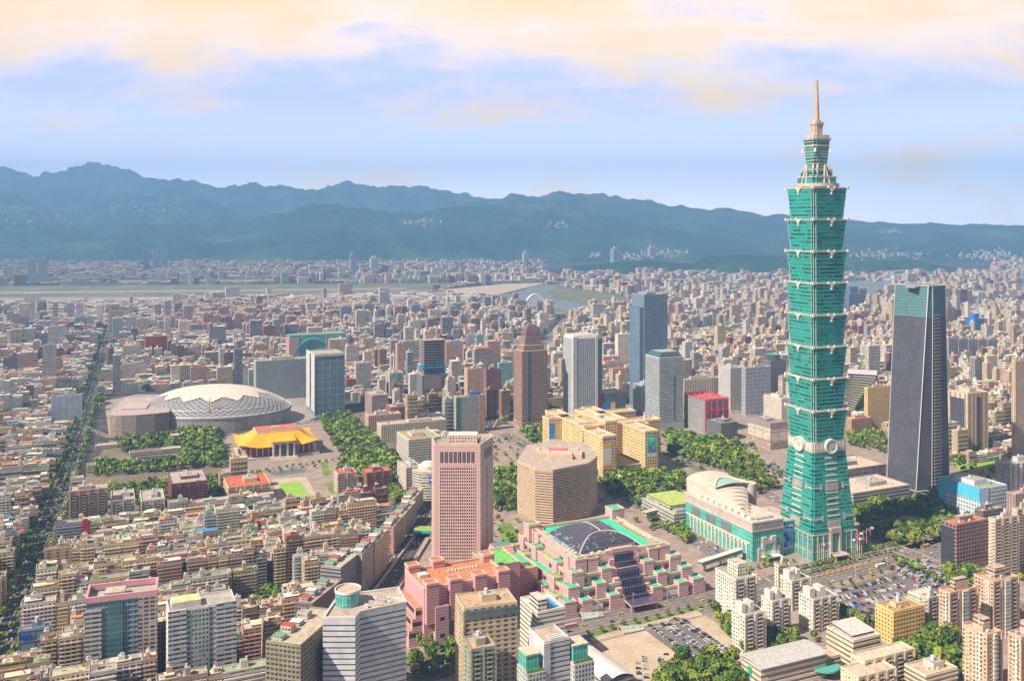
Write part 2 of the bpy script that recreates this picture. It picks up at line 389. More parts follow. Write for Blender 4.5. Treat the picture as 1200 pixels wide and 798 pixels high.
# airfield and riverside far away
sheet('airfield_grass', [(-260, 337.0), (540, 331.5), (500, 344.5), (-260, 356)], .3, 'far_grass')
sheet('riverside_lawn', [(-260, 331.2), (560, 325), (560, 329.5), (-260, 335.5)], .3, 'far_grass')
sheet('runway', [(-260, 344.5), (480, 337.5), (470, 339.6), (-260, 347.5)], .45, 'concrete', ex=False)
sheet('airfield_apron', [(-260, 351), (200, 347.5), (330, 343.5), (350, 345.5), (180, 354), (-260, 358)], .4, 'concrete')
sheet('riverbank_field', [(505, 341), (592, 332.5), (640, 331.5), (585, 345), (545, 346.5)], .3, 'gravel')
sheet('river', [(600, 344), (630, 334), (700, 331), (700, 333), (655, 335), (640, 343), (650, 350), (700, 360), (640, 366), (600, 352), (560, 348)], .35, 'water')
sheet('riverside_meadow', [(640, 333), (720, 345), (760, 356), (700, 371), (640, 368), (600, 357), (560, 352), (600, 350), (650, 349.5), (636, 343)], .25, 'far_grass')
sheet('river_bend', [(985, 330), (1010, 328.5), (1055, 330), (1040, 345), (1010, 352), (1000, 345)], .35, 'water')
sheet('river_meadow', [(960, 332), (985, 330), (1010, 352), (985, 357), (950, 345)], .25, 'far_grass')
sheet('levee_meadow', [(1105, 358), (1260, 347), (1280, 352), (1180, 362), (1105, 366)], .25, 'far_grass')

# central district paving and its streets
CENTRE = [(505, 582), (566, 508), (600, 492), (650, 478), (700, 474), (850, 474), (905, 466), (1000, 498), (1045, 520), (1110, 545), (1215, 545), (1420, 640), (1420, 900), (360, 900), (398, 745), (430, 697)]
excl([g(*p) for p in CENTRE])
road = []
def road_strip(name, pts, wdt, z, m='asphalt', lanes=4, mark=True, kerb=True):
    line = [g(*p) for p in pts]; Lp, Rp = strip_pts(line, wdt); P = Lp + Rp[::-1]
    sheet(name, P, z, m, px=False)
    if kerb:
        LK, RK = strip_pts(line, wdt + 7); k = MB()
        for (a, b) in ((Lp, LK), (Rp, RK)):
            for i in range(len(a) - 1):
                q = [a[i], a[i + 1], b[i + 1], b[i]]
                ar = sum(q[t][0] * q[(t + 1) % 4][1] - q[(t + 1) % 4][0] * q[t][1] for t in range(4))
                k.prism(q if ar > 0 else q[::-1], z - .05, z + .13, 'paving')
        k.build('pavement', kind='structure')
    if mark:
        b = MB()
        for ln in range(1, lanes):
            off = -wdt / 2 + wdt * ln / lanes
            for i in range(len(line) - 1):
                a, c = line[i], line[i + 1]; l = hypot(c[0] - a[0], c[1] - a[1]); dx, dy = (c[0] - a[0]) / l, (c[1] - a[1]) / l
                solid = ln == lanes // 2; step = l if solid else 10; dash = l - 1 if solid else 4.5; t = 0
                while t + dash <= l:
                    p0 = (a[0] + dx * t - dy * off, a[1] + dy * t + dx * off); p1 = (p0[0] + dx * dash, p0[1] + dy * dash); hw = .16
                    b.face([(p0[0] + dy * hw, p0[1] - dx * hw, z + .02), (p1[0] + dy * hw, p1[1] - dx * hw, z + .02), (p1[0] - dy * hw, p1[1] + dx * hw, z + .02), (p0[0] - dy * hw, p0[1] + dx * hw, z + .02)], 'marking'); t += step
        b.build('lane_marking', kind='structure')
    road.append((line, wdt, lanes))
sheet('plaza_ground', CENTRE, .04, 'paving', ex=False)
XINYI = [(430, 800), (560, 767), (660, 744), (850, 699), (950, 676), (1060, 651), (1200, 620), (1330, 592)]
road_strip('xinyi_road' if 0 else 'main_road', XINYI, 44, .10, 'asphalt', 8)
road_strip('avenue', [(360, 790), (425, 700), (456, 658), (486, 612), (505, 580), (548, 520), (566, 493), (585, 462)], 46, .06, 'asphalt_dark', 8)
road_strip('tree_avenue', [(-20, 800), (22, 718), (52, 628), (78, 560), (96, 500), (110, 450), (122, 415), (132, 385)], 22, .09, 'asphalt_dark', 6)
road_strip('city_hall_road', [(590, 508), (660, 545), (760, 598), (843, 650), (890, 684)], 24, .16, 'asphalt', 6)
road_strip('side_road', [(700, 588), (760, 573), (850, 552)], 16, .17, 'asphalt', 4)
road_strip('park_road', [(785, 527), (866, 562), (930, 595)], 18, .18, 'asphalt', 4)
road_strip('boulevard', [(455, 486), (500, 524), (548, 566)][:1] + [(430, 478), (470, 520), (505, 565)], 14, .10, 'asphalt_dark', 4, kerb=False)
road_strip('cross_street', [(1010, 626), (1075, 652), (1160, 692), (1290, 760)], 18, .14, 'asphalt', 4)
road_strip('lower_street', [(838, 702), (880, 735), (935, 775), (1000, 830)], 12, .15, 'asphalt', 2)
road_strip('station_road', [(85, 562), (220, 548), (380, 528), (470, 515)][:1] + [(-10, 578), (95, 556)], 16, .16, 'asphalt_dark', 4, kerb=False)
road_strip('dome_street', [(98, 500), (128, 512), (300, 508), (345, 497), (455, 483)], 14, .12, 'asphalt', 4, kerb=False)
sheet('parking_ground', [(690, 748), (812, 712), (872, 752), (905, 800), (780, 830)], .12, 'gravel')
road_strip('expressway', [(592, 462), (630, 412), (662, 376), (690, 352)], 34, .2, 'asphalt', 6, kerb=False)
sheet('parking_asphalt', [(752, 735), (800, 722), (862, 765), (812, 780)], .16, 'asphalt')
sheet('car_park_ground', [(955, 697), (1090, 657), (1118, 690), (1060, 735), (975, 740)], .12, 'asphalt')
# memorial hall park
PARK = [(95, 566), (128, 516), (300, 512), (345, 500), (428, 482), (462, 514), (500, 562), (440, 604), (345, 598), (315, 560), (262, 560), (240, 590), (120, 600)]
sheet('park_ground', PARK, .05, 'soil')
excl([g(*p) for p in [(95, 566), (112, 505), (128, 462), (335, 452), (430, 478), (470, 520), (440, 600), (330, 600), (300, 560), (240, 560), (130, 570)]])
sheet('memorial_plaza', [(262, 512), (352, 492), (378, 494), (448, 604), (300, 604), (262, 560)], .10, 'paving', ex=False)
for nm_, q_ in (('hedge_lawn', [(272, 548), (283, 545), (284, 549), (274, 552)]), ('hedge_lawn', [(292, 553), (312, 550), (313, 552), (293, 555)]), ('hedge_lawn', [(376, 543), (382, 541), (388, 556), (380, 558)]), ('hedge_lawn', [(262, 524), (268, 523), (273, 543), (266, 545)]), ('hedge_lawn', [(382, 566), (390, 565), (402, 590), (392, 592)]), ('hedge_lawn', [(300, 596), (372, 590), (374, 594), (300, 600)])):
    sheet(nm_, q_, .15, 'grass', ex=False)
excl([g(*p) for p in [(270, 716), (326, 694), (340, 708), (314, 736), (272, 744)]])
sheet('memorial_lawn', [(326, 567), (352, 564), (366, 584), (334, 588)], .16, 'lawn', ex=False)
sheet('flower_border', [(318, 562), (358, 558), (376, 588), (330, 593)], .13, 'gravel', ex=False)
sheet('pond', [(318, 553), (352, 549), (362, 553), (322, 558)], .16, 'water', ex=False)
sheet('paved_walk', [(120, 578), (262, 558), (400, 542), (440, 540), (448, 546), (262, 566), (124, 590)], .12, 'paving', ex=False)
sheet('dome_apron', [(128, 512), (345, 500), (395, 478), (370, 468), (330, 462), (160, 462), (122, 470)], .08, 'concrete')
sheet('green_oval', [(1045, 608), (1062, 604), (1085, 607), (1090, 614), (1075, 620), (1052, 617)], .14, 'lawn', ex=False)
sheet('park_soil', [(995, 580), (1100, 578), (1135, 625), (1070, 645), (1010, 622)], .10, 'soil', ex=False)
sheet('meadow', [(1110, 540), (1180, 530), (1200, 545), (1125, 552)], .12, 'lawn', ex=False)
sheet('forecourt_lawn', [(520, 655), (528, 640), (545, 648), (535, 668)], .14, 'grass', ex=False)
sheet('hotel_garden', [(583, 615), (598, 612), (612, 632), (590, 640)], .14, 'grass', ex=False)
sheet('verge', [(705, 586), (760, 572), (764, 576), (708, 592)], .13, 'grass', ex=False)
sheet('park_soil', [(780, 508), (865, 516), (912, 574), (884, 584), (784, 536)], .12, 'soil', ex=False)
sheet('park_lawn', [(700, 558), (800, 548), (822, 572), (712, 588)], .12, 'grass', ex=False)
sheet('verge', [(690, 742), (850, 703), (852, 706), (693, 746)], .19, 'grass', ex=False)
sheet('city_hall_lawn', [(795, 560), (815, 556), (836, 563), (812, 570)], .14, 'grass', ex=False)

# ------------------------------------------------------------------ ordinary city
PAL = [('cream', (.62, .50, .36)), ('beige', (.52, .41, .31)), ('white-tiled', (.68, .64, .58)), ('pale grey', (.45, .45, .45)), ('sand-coloured', (.56, .42, .27)),
       ('brown', (.27, .17, .12)), ('pinkish', (.50, .33, .28)), ('maroon', (.20, .08, .07)), ('grey', (.28, .28, .30)), ('off-white', (.60, .57, .53))]
PW = [22, 20, 16, 8, 9, 4, 5, 1.5, 5, 15]
SHED = [('red tin roof', (.46, .10, .07)), ('green tin roof', (.14, .34, .22)), ('pale green tin roof', (.38, .50, .36)), ('cream tin roof', (.66, .60, .46)), ('blue tin roof', (.10, .30, .55)), ('orange roof', (.62, .26, .12)), ('white roof shed', (.74, .72, .68)), ('grey roof shed', (.36, .35, .34))]
SW = [6, 5, 7, 24, 2, 8, 16, 30]
WS = ['wall_punched', 'wall_ribbon', 'wall_balcony', 'wall_shutter']
def jit(c, r, k=.12):
    f = 1 + r.uniform(-k, k); return tuple(min(.85, max(.02, x * f * (1 + r.uniform(-.04, .04)))) for x in c)
def building(sink, cx, cy, wu, wv, H, r, lod, pal, rz=A, wall=None):
    """walls, roof, parapet, huts, tanks and sheds; sink(part) gives the mesh builder of that part"""
    c, n = cos(rz), sin(rz)
    def L(x, y): return (cx + x * c - y * n, cy + x * n + y * c)
    def rect(x0, x1, y0, y1): return [L(x0, y0), L(x1, y0), L(x1, y1), L(x0, y1)]
    col = jit(pal[1], r); ws = wall or r.choice(WS); rc = jit(r.choice([(.42, .39, .35), (.50, .46, .41), (.34, .32, .30), (.56, .50, .42), (.30, .36, .28)] if lod < 2 else [(.42, .39, .35), (.74, .70, .64), (.66, .62, .58), (.34, .33, .33), (.70, .60, .48), (.78, .76, .74), (.46, .16, .12)]), r)
    hw, hd = wu / 2, wv / 2; feat = None
    W = sink('wall')
    W.prism(rect(-hw, hw, -hd, hd), 0, H, ws, 'roof', col, rc)
    if lod >= 3: return None
    if lod <= 1 and H > 12:
        # balcony bands on the street sides
        nb = int(H / 3.12)
        for k in range(1, nb):
            z = k * 3.12
            if lod == 0:
                W.prism(rect(-hw + .6, hw - .6, -hd - .9, -hd + .05), z, z + 1.0, 'plain', 'plain', tuple(min(.9, x * 1.12) for x in col))
                if k % 2 == 0 and r.random() < .5: W.prism(rect(-hw - .5, -hw + .05, -hd * .5, hd * .5), z, z + .9, 'plain', 'plain', col)
            elif k % 2 == 0: W.prism(rect(-hw + .5, hw - .5, -hd - .7, -hd + .05), z, z + 1.2, 'plain', 'plain', col)
    if lod <= 1:
        P = sink('parapet'); t = .35; ph = 1.1; pc = tuple(x * .97 for x in col)
        for q in ((-hw, hw, -hd, -hd + t), (-hw, hw, hd - t, hd), (-hw, -hw + t, -hd + t, hd - t), (hw - t, hw, -hd + t, hd - t)): P.prism(rect(*q), H, H + ph, 'plain', 'plain', pc)
    # stair house
    sw_ = min(wu, 14) * r.uniform(.25, .4); sd = wv * r.uniform(.3, .5); sx_ = r.uniform(-hw + sw_ / 2 + .5, hw - sw_ / 2 - .5); sy = r.uniform(-hd + sd / 2 + .5, hd - sd / 2 - .5)
    S = sink('stair_house'); sh = 3.0 if H < 24 else r.uniform(4, 7)
    S.prism(rect(sx_ - sw_ / 2, sx_ + sw_ / 2, sy - sd / 2, sy + sd / 2), H, H + sh, 'plain', 'roof', tuple(min(.85, x * 1.05) for x in col), rc)
    if lod <= 1:
        T = sink('water_tank')
        for _ in range(r.randint(1, 3)):
            tx, ty = sx_ + r.uniform(-sw_ / 2 + 1, sw_ / 2 - 1) if sw_ > 2.2 else sx_, sy + r.uniform(-.5, .5); q = L(tx, ty)
            T.cyl(q[0], q[1], .8, H + sh, H + sh + 1.9, 'paint', 'paint', (.62, .63, .64), n=6)
    ns = 0
    if r.random() < (.72 if H < 22 else .35):
        ns = 1 + (r.random() < .5) + (r.random() < .3)
    for _ in range(ns if lod <= 2 else 0):
        nm, scol = r.choices(SHED, SW)[0]; feat = feat or nm
        a = r.uniform(.35, .85) * wu; b = r.uniform(.35, .8) * wv
        x0 = r.uniform(-hw, hw - a); y0 = r.uniform(-hd, hd - b); z0 = H + .03 + r.uniform(0, .1); zl = z0 + r.uniform(1.9, 2.6); zh = zl + r.uniform(.2, 1.0)
        R = sink('rooftop_shed'); sc_ = jit(scol, r, .15); p = rect(x0, x0 + a, y0, y0 + b)
        R.prism(rect(x0 + .4, x0 + a - .4, y0 + .4, y0 + b - .4), z0, zl, 'wall_shutter', 'plain', jit((.42, .40, .37), r, .2))
        q = p
        top = [(q[0][0], q[0][1], zl), (q[1][0], q[1][1], zl), (q[2][0], q[2][1], zh), (q[3][0], q[3][1], zh)]
        bot = [(v[0], v[1], v[2] - .18) for v in top]
        uv = [(0, 0), (a, 0), (a, b), (0, b)]
        R.face(top, 'tin', sc_, uv); R.face(bot[::-1], 'tin', sc_, uv)
        for i in range(4): R.face([bot[i], bot[(i + 1) % 4], top[(i + 1) % 4], top[i]], 'tin', sc_)
    if lod == 0 and ns == 0 or (lod == 0 and r.random() < .25):
        gq = sink('roof_garden'); a = wu * .3; b = wv * .3; x0 = r.uniform(-hw + .5, hw - a - .5); y0 = r.uniform(-hd + .5, hd - b - .5)
        for _ in range(14):
            q = L(x0 + r.uniform(0, a), y0 + r.uniform(0, b)); gq.cyl(q[0], q[1], r.uniform(.5, 1.0), H, H + r.uniform(.6, 1.6), 'leaf', 'leaf', (1, 1, 1), n=5, r2=.2)
        feat = feat or 'planted roof'
    if lod == 0:
        U = sink('rooftop_unit')
        for _ in range(r.randint(2, 5)):
            q = L(r.uniform(-hw + 1, hw - 1), r.uniform(-hd + 1, hd - 1)); U.rbox(q[0], q[1], r.uniform(.8, 2), r.uniform(.8, 1.6), H, H + r.uniform(.8, 1.5), rz, 'paint', 'paint', jit((.5, .5, .5), r, .3))
    return feat or 'bare flat roof'
def citylots():
    r = random.Random(41); out = []
    v = -300.0
    ca, sa = cos(A), sin(A)
    while v < 9000:
        # rough distance of this row where it crosses the view
        s = 1.0 if v < 1700 else (1.25 if v < 2700 else (1.6 if v < 4200 else 2.3))
        dep = r.uniform(11, 15) * s; lane = (r.choice([5, 6, 7, 8]) if r.random() < .8 else 16) * (s ** .5)
        for half in (0, 1):
            u = -7800.0; nextx = u + r.uniform(70, 120) * s; blk = r.random()
            while u < 9000:
                wu = r.choice([10, 12, 14, 16, 18, 22, 26, 34]) * s
                cu, cv = u + wu / 2, v + dep / 2
                X = cu * ca - cv * sa; Y = cu * sa + cv * ca
                if Y > 610 and abs(X) < .60 * Y + 230 and Y < 7900:
                    out.append((X, Y, wu - .15, dep - .4, s, blk))
                u += wu + (0 if r.random() < .85 else r.uniform(1, 4) * s)
                if u > nextx: u += r.choice([6, 8, 12]) * s ** .7; nextx = u + r.uniform(70, 130) * s; blk = r.random()
            v += dep + (1.5 * s if half == 0 else lane)
    return out
GEN = []     # (px, py, label parts, root)
def build_city():
    lots = citylots(); arr = np.array(lots); X, Y, WU, WV = arr[:, 0], arr[:, 1], arr[:, 2], arr[:, 3]
    bad = np.zeros(len(X), bool); ca, sa = cos(A), sin(A)
    for poly in EXCL:
        for a, b in ((0, 0), (-1, -1), (1, -1), (1, 1), (-1, 1), (0, -1), (0, 1)):
            px_ = X + a * WU / 2 * ca - b * WV / 2 * sa; py_ = Y + a * WU / 2 * sa + b * WV / 2 * ca
            bad |= inpoly(poly, px_, py_)
    # hills
    order = np.argsort(Y); r = random.Random(5); n_ind = 0
    stuff = MB(); mid = MB(); far = MB()
    clus = fbm(X / 160, Y / 160, 21, 3); clus2 = fbm(X / 420, Y / 420, 51, 3); cx3 = fbm(X / 90, Y / 90, 77, 2)
    for i in order:
        if bad[i]: continue
        x, y = X[i], Y[i]; px, py = px_of(x, y)
        if px < -150 or px > 1400: continue
        if y > 6150 and (hill_z(px, y) > -8 or 640 < px < 1165): continue
        z = r.random(); cl = clus[i]; d = y
        left = px < 500 and y < 1500
        if left:
            B = arr[i, 5]
            if y < 985: fl = [7, 8, 7, 10, 12, 9][int(B * 5.99)] + r.choice([0, 0, 0, 1, -1])
            else: fl = [4, 5, 5, 6, 7, 7, 9][int(B * 6.99)] + r.choice([0, 0, 0, 1, -1])
            if px > 330 and y < 1250: fl += 2
            if r.random() < .02: fl = 13
        else:
            fl = r.choice([3, 4, 4, 5, 5, 6]) if cl < .52 else r.choice([6, 7, 8, 11, 12, 14])
            if r.random() < .05: fl = r.randint(12, 19)
            if clus2[i] > .60 and r.random() < .55: fl = r.randint(10, 17)
            if y > 2600: fl = int(fl * 1.15)
        if 1500 < y < 3600 and r.random() < .012: fl = r.randint(20, 27)
        if px < 570 and 3500 < y < 4600: fl = min(fl, r.choice([3, 4, 4, 5])) if r.random() < .85 else fl
        if y > 5600 and fl < 7 and r.random() < .3: fl = r.randint(8, 14)
        H = fl * 3.15 + r.uniform(.3, 1.5)
        if py - FPX * H / y > 812: continue
        k = cx3[i]
        if px < 640 and y > 1500: wts = [10, 10, 20, 18, 4, 9, 10, 9, 12, 16]
        elif y > 1500: wts = [28, 16, 22, 8, 16, 4, 6, 3, 3, 22]
        else: wts = PW
        if 220 < px < 420 and 2900 < y < 3900 and r.random() < .5: pal = PAL[6]; fl = max(fl, 12); H = fl * 3.15
        else:
            rb = random.Random(int(arr[i, 5] * 1e6)); pal = rb.choices(PAL, wts)[0] if r.random() < .55 else r.choices(PAL, wts)[0]
        wu, wv = WU[i], WV[i]
        if y > 2300 and fl > 9: wu *= .8
        if n_ind < 285 and -20 < px < 1220:
            root = empty('apartment_building' if fl > 4 else 'terraced_house', (x, y, 0)); parts = {}
            def sink(p, parts=parts):
                if p not in parts: parts[p] = MB()
                return parts[p]
            feat = building(sink, 0, 0, wu, wv, H, r, 0, pal)
            for p, b in parts.items(): b.build(p, root)
            hgt = 'low' if fl <= 5 else ('mid-height' if fl <= 7 else ('taller' if fl <= 9 else 'high'))
            wd = 'narrow' if wu < 11.5 else ('wide' if wu > 17 else '')
            GEN.append((root, px, py, hgt, wd, pal[0], feat)); n_ind += 1
        elif y < 1650:
            building(lambda p: stuff, x, y, wu, wv, H, r, 1, pal)
        elif y < 3000:
            building(lambda p: mid, x, y, wu, wv, H, r, 2, pal)
        else:
            building(lambda p: far, x, y, wu, wv, H, r, 2 if y < 4200 else 3, pal)
    for b, nm in ((stuff, 'dense_apartment_rows'), (mid, 'city_blocks'), (far, 'far_city_blocks')):
        o = b.build(nm, kind='stuff'); print(nm, len(b.f))
ANCH = [((20, 790), 'at the lower left corner'), ((60, 700), 'near the tree-lined avenue'), ((130, 660), 'behind the dark glass tower'), ((240, 660), 'behind the white tower with green windows'),
        ((330, 690), 'above the small wood of dark trees'), ((330, 630), 'in the dense blocks below the memorial hall'), ((420, 640), 'beside the sunken avenue'), ((230, 620), 'among the left apartment rows'), ((20, 620), 'left of the tree-lined avenue'),
        ((430, 600), 'left of the pink office tower'), ((150, 740), 'around the foot of the dark glass tower'), ((120, 620), 'by the bright red shop sign'), ((340, 760), 'left of the white striped office block')]
def label_city():
    from collections import defaultdict
    gr = defaultdict(list)
    for t in GEN:
        root, px, py, hgt, wd, pal, feat = t
        an = min(ANCH, key=lambda a: hypot(a[0][0] - px, (a[0][1] - py) * 1.3))[1]
        kind = 'apartment block' if hgt != 'low' else 'walk-up block'
        lab = ' '.join(x for x in (hgt, wd, pal, kind) if x)
        gr[(lab, feat, an)].append(t)
    ORD = ['leftmost', 'second from left', 'third from left', 'fourth from left', 'fifth from left', 'sixth from left', 'seventh from left', 'eighth from left']
    for (lab, feat, an), ts in gr.items():
        f = feat if feat.startswith('bare') or feat.startswith('planted') else feat
        if len(ts) == 1: labs = [f'{lab} with {f} {an}']
        elif len(ts) == 2: ts.sort(key=lambda t: t[2]); labs = [f'{lab} with {f} {an}, {w_}' for w_ in ('the farther one', 'the nearer one')]
        else: ts.sort(key=lambda t: t[1]); labs = [f'{lab} with {f} {an}, {ORD[min(i, 7)]}' for i in range(len(ts))]
        for t, l in zip(ts, labs):
            tag(t[0], ' '.join(l.split()[:16]), 'apartment block', 'ordinary blocks of the near left district')

# ------------------------------------------------------------------ landmark builders
def foot(cx, by, lx, rx, a=A):
    X, Y = g(cx, by); k = (rx - 600) / FPX; L = (k * Y - X) / (cos(a) - k * sin(a)); k = (lx - 600) / FPX; W = (X - k * Y) / (sin(a) + k * cos(a))
    return X, Y, L, W
def H_of(by, ty): return CH * (by - ty) / (by - HOR)
def frame(b, x0, x1, y0, y1, z0, z1, fh, bay, col, bh=.38, pw=.28, pr=.35, mat='plain', piers=True, bands=True, sides='SWEN'):
    """spandrel bands and piers standing proud of the glazing"""
    n = max(1, int(round((z1 - z0) / fh))); fh = (z1 - z0) / n
    if bands:
        for k in range(n + 1):
            za = z0 + k * fh; zb = min(z1 + .01, za + fh * bh)
            if k == n: za, zb = z1 - .4, z1 + .012
            b.box(x0 - pr, x1 + pr, y0 - pr, y0 + .01, za, zb, mat, mat, col, bottom=True)
            b.box(x0 - pr, x1 + pr, y1 - .01, y1 + pr, za, zb, mat, mat, col, bottom=True)
            b.box(x0 - pr, x0 + .01, y0 + .01, y1 - .01, za, zb, mat, mat, col, bottom=True)
            b.box(x1 - .01, x1 + pr, y0 + .01, y1 - .01, za, zb, mat, mat, col, bottom=True)
    if piers:
        p2 = pr * .7
        for (c0, c1, ax) in ((x0, x1, 0), (y0, y1, 1)):
            m = max(1, int(round((c1 - c0) / bay))); st = (c1 - c0) / m; hw = st * pw / 2
            for i in range(m + 1):
                c = c0 + i * st; lo, hi = max(c0 - p2, c - hw), min(c1 + p2, c + hw)
                if ax == 0:
                    b.box(lo, hi, y0 - p2, y0 + .01, z0, z1, mat, mat, col); b.box(lo, hi, y1 - .01, y1 + p2, z0, z1, mat, mat, col)
                else:
                    b.box(x0 - p2, x0 + .01, lo, hi, z0, z1, mat, mat, col); b.box(x1 - .01, x1 + p2, lo, hi, z0, z1, mat, mat, col)
def parapet(root, x0, x1, y0, y1, z, col, h=1.4, t=.5, roofc=(.42, .40, .37)):
    b = MB(); b.box(x0 + t, x1 - t, y0 + t, y1 - t, z + .004, z + .12, 'roof', 'roof', roofc); b.build('roof', root)
    b = MB()
    for q in ((x0 - .1, x1 + .1, y0 - .1, y0 + t), (x0 - .1, x1 + .1, y1 - t, y1 + .1), (x0 - .1, x0 + t, y0 + t, y1 - t), (x1 - t, x1 + .1, y0 + t, y1 - t)): b.box(*q, z, z + h, 'plain', 'plain', col)
    b.build('parapet', root)
def rooftop(root, x0, x1, y0, y1, z, col, r, n=3, tank=True):
    w, d = x1 - x0, y1 - y0
    a, b_ = w * r.uniform(.3, .5), d * r.uniform(.35, .55); px_, py_ = x0 + w * .5 - a / 2 + w * r.uniform(-.12, .12), y0 + d * .5 - b_ / 2
    P = MB(); P.box(px_, px_ + a, py_, py_ + b_, z, z + r.uniform(3.5, 6), 'plain', 'roof', col, (.4, .38, .36)); P.build('penthouse', root)
    for _ in range(n):
        U = MB(); q = (r.uniform(x0 + 2, x1 - 4), r.uniform(y0 + 2, y1 - 4)); s = r.uniform(1.6, 3.5); U.box(q[0], q[0] + s, q[1], q[1] + s * .7, z + .1, z + r.uniform(1.4, 2.6), 'paint', 'paint', jit((.5, .5, .5), r, .3), bottom=True); U.build('rooftop_unit', root)
    if tank:
        T = MB(); T.cyl(px_ + a * .4, py_ + b_ * .5, 1.4, z + 4, z + 8.5, 'paint', 'paint', (.6, .6, .6), n=8); T.build('water_tank', root)
LR = random.Random(99)
def tower(name, label, cat, cx, by, lx, rx, ty, kind='frame', col=(.6, .58, .55), glass=(.06, .08, .10), gm='curtain_blue', a=A, fh=3.6, bay=3.4, bh=.4, pw=.3, L=None, W=None, roofc=(.42, .40, .37), top=True, ph=True, group=None, pod=None, pr=.35):
    X, Y, l, w_ = foot(cx, by, lx, rx, a); L = L or max(l, 6); W = W or min(max(w_, 6), 1.5 * L + 8); H = H_of(by, ty)
    root = empty(name, (X, Y, 0), a, label, cat, group)
    P = [en(X, Y, -4, -4, a), en(X, Y, L + 4, -4, a), en(X, Y, L + 4, W + 4, a), en(X, Y, -4, W + 4, a)]; excl(P)
    r = LR
    if kind == 'frame' or kind == 'ribbon':
        b = MB(); b.box(0, L, 0, W, 0, H, gm, 'roof', glass, roofc); b.build('glazing', root)
        b = MB(); frame(b, 0, L, 0, W, 0, H, fh, bay, col, bh, pw, pr, piers=(kind == 'frame')); b.build('facade_frame', root)
    elif kind == 'glass':
        b = MB(); b.box(0, L, 0, W, 0, H, gm, 'roof', glass, roofc); b.build('curtain_wall', root)
        b = MB(); frame(b, 0, L, 0, W, 0, H, fh * 3, bay * 4, col, .06, .06, .25); b.build('mullions', root)
    elif kind == 'balcony':
        b = MB(); b.box(0, L, 0, W, 0, H, 'wall_punched', 'roof', col, roofc, uo=0); b.build('wall', root)
        nf = max(2, int(H / 3.2)); nbx = max(1, int(L / 9)); nby = max(1, int(W / 9))
        k = 0
        for i in range(nbx):
            c = (i + .5) * L / nbx; bb = MB(); bwid = min(4.2, L / nbx * .45)
            for f in range(1, nf):
                z = f * H / nf; bb.box(c - bwid / 2, c + bwid / 2, -1.3, .01, z, z + .15, 'plain', 'plain', col, bottom=True); bb.box(c - bwid / 2, c + bwid / 2, -1.3, -1.15, z + .15, z + 1.15, 'plain', 'plain', tuple(min(.9, x * 1.12) for x in col))
                bb.box(c - bwid / 2 + .3, c + bwid / 2 - .3, -.02, .03, z + .2, z + 2.3, 'glass_dark', 'glass_dark', (.04, .045, .05))
            bb.build('balcony_stack', root)
        for i in range(nby):
            c = (i + .5) * W / nby; bb = MB(); bwid = min(3.6, W / nby * .4)
            for f in range(1, nf):
                z = f * H / nf; bb.box(-1.0, .01, c - bwid / 2, c + bwid / 2, z, z + 1.1, 'plain', 'plain', tuple(min(.9, x * 1.1) for x in col), bottom=True)
            bb.build('balcony_stack', root)
        # projecting service bay
        bb = MB()
        for i in range(nbx + 1):
            c = i * L / nbx; bb.box(max(-.5, c - .9), min(L + .5, c + .9), -.6, .01, 0, H + .6, 'plain', 'plain', col)
        bb.build('pilasters', root)
    if top:
        parapet(root, 0, L, 0, W, H, col, roofc=roofc)
        if ph: rooftop(root, 1, L - 1, 1, W - 1, H + .12, col, r, 3 if L * W > 300 else 1)
    return root, L, W, H

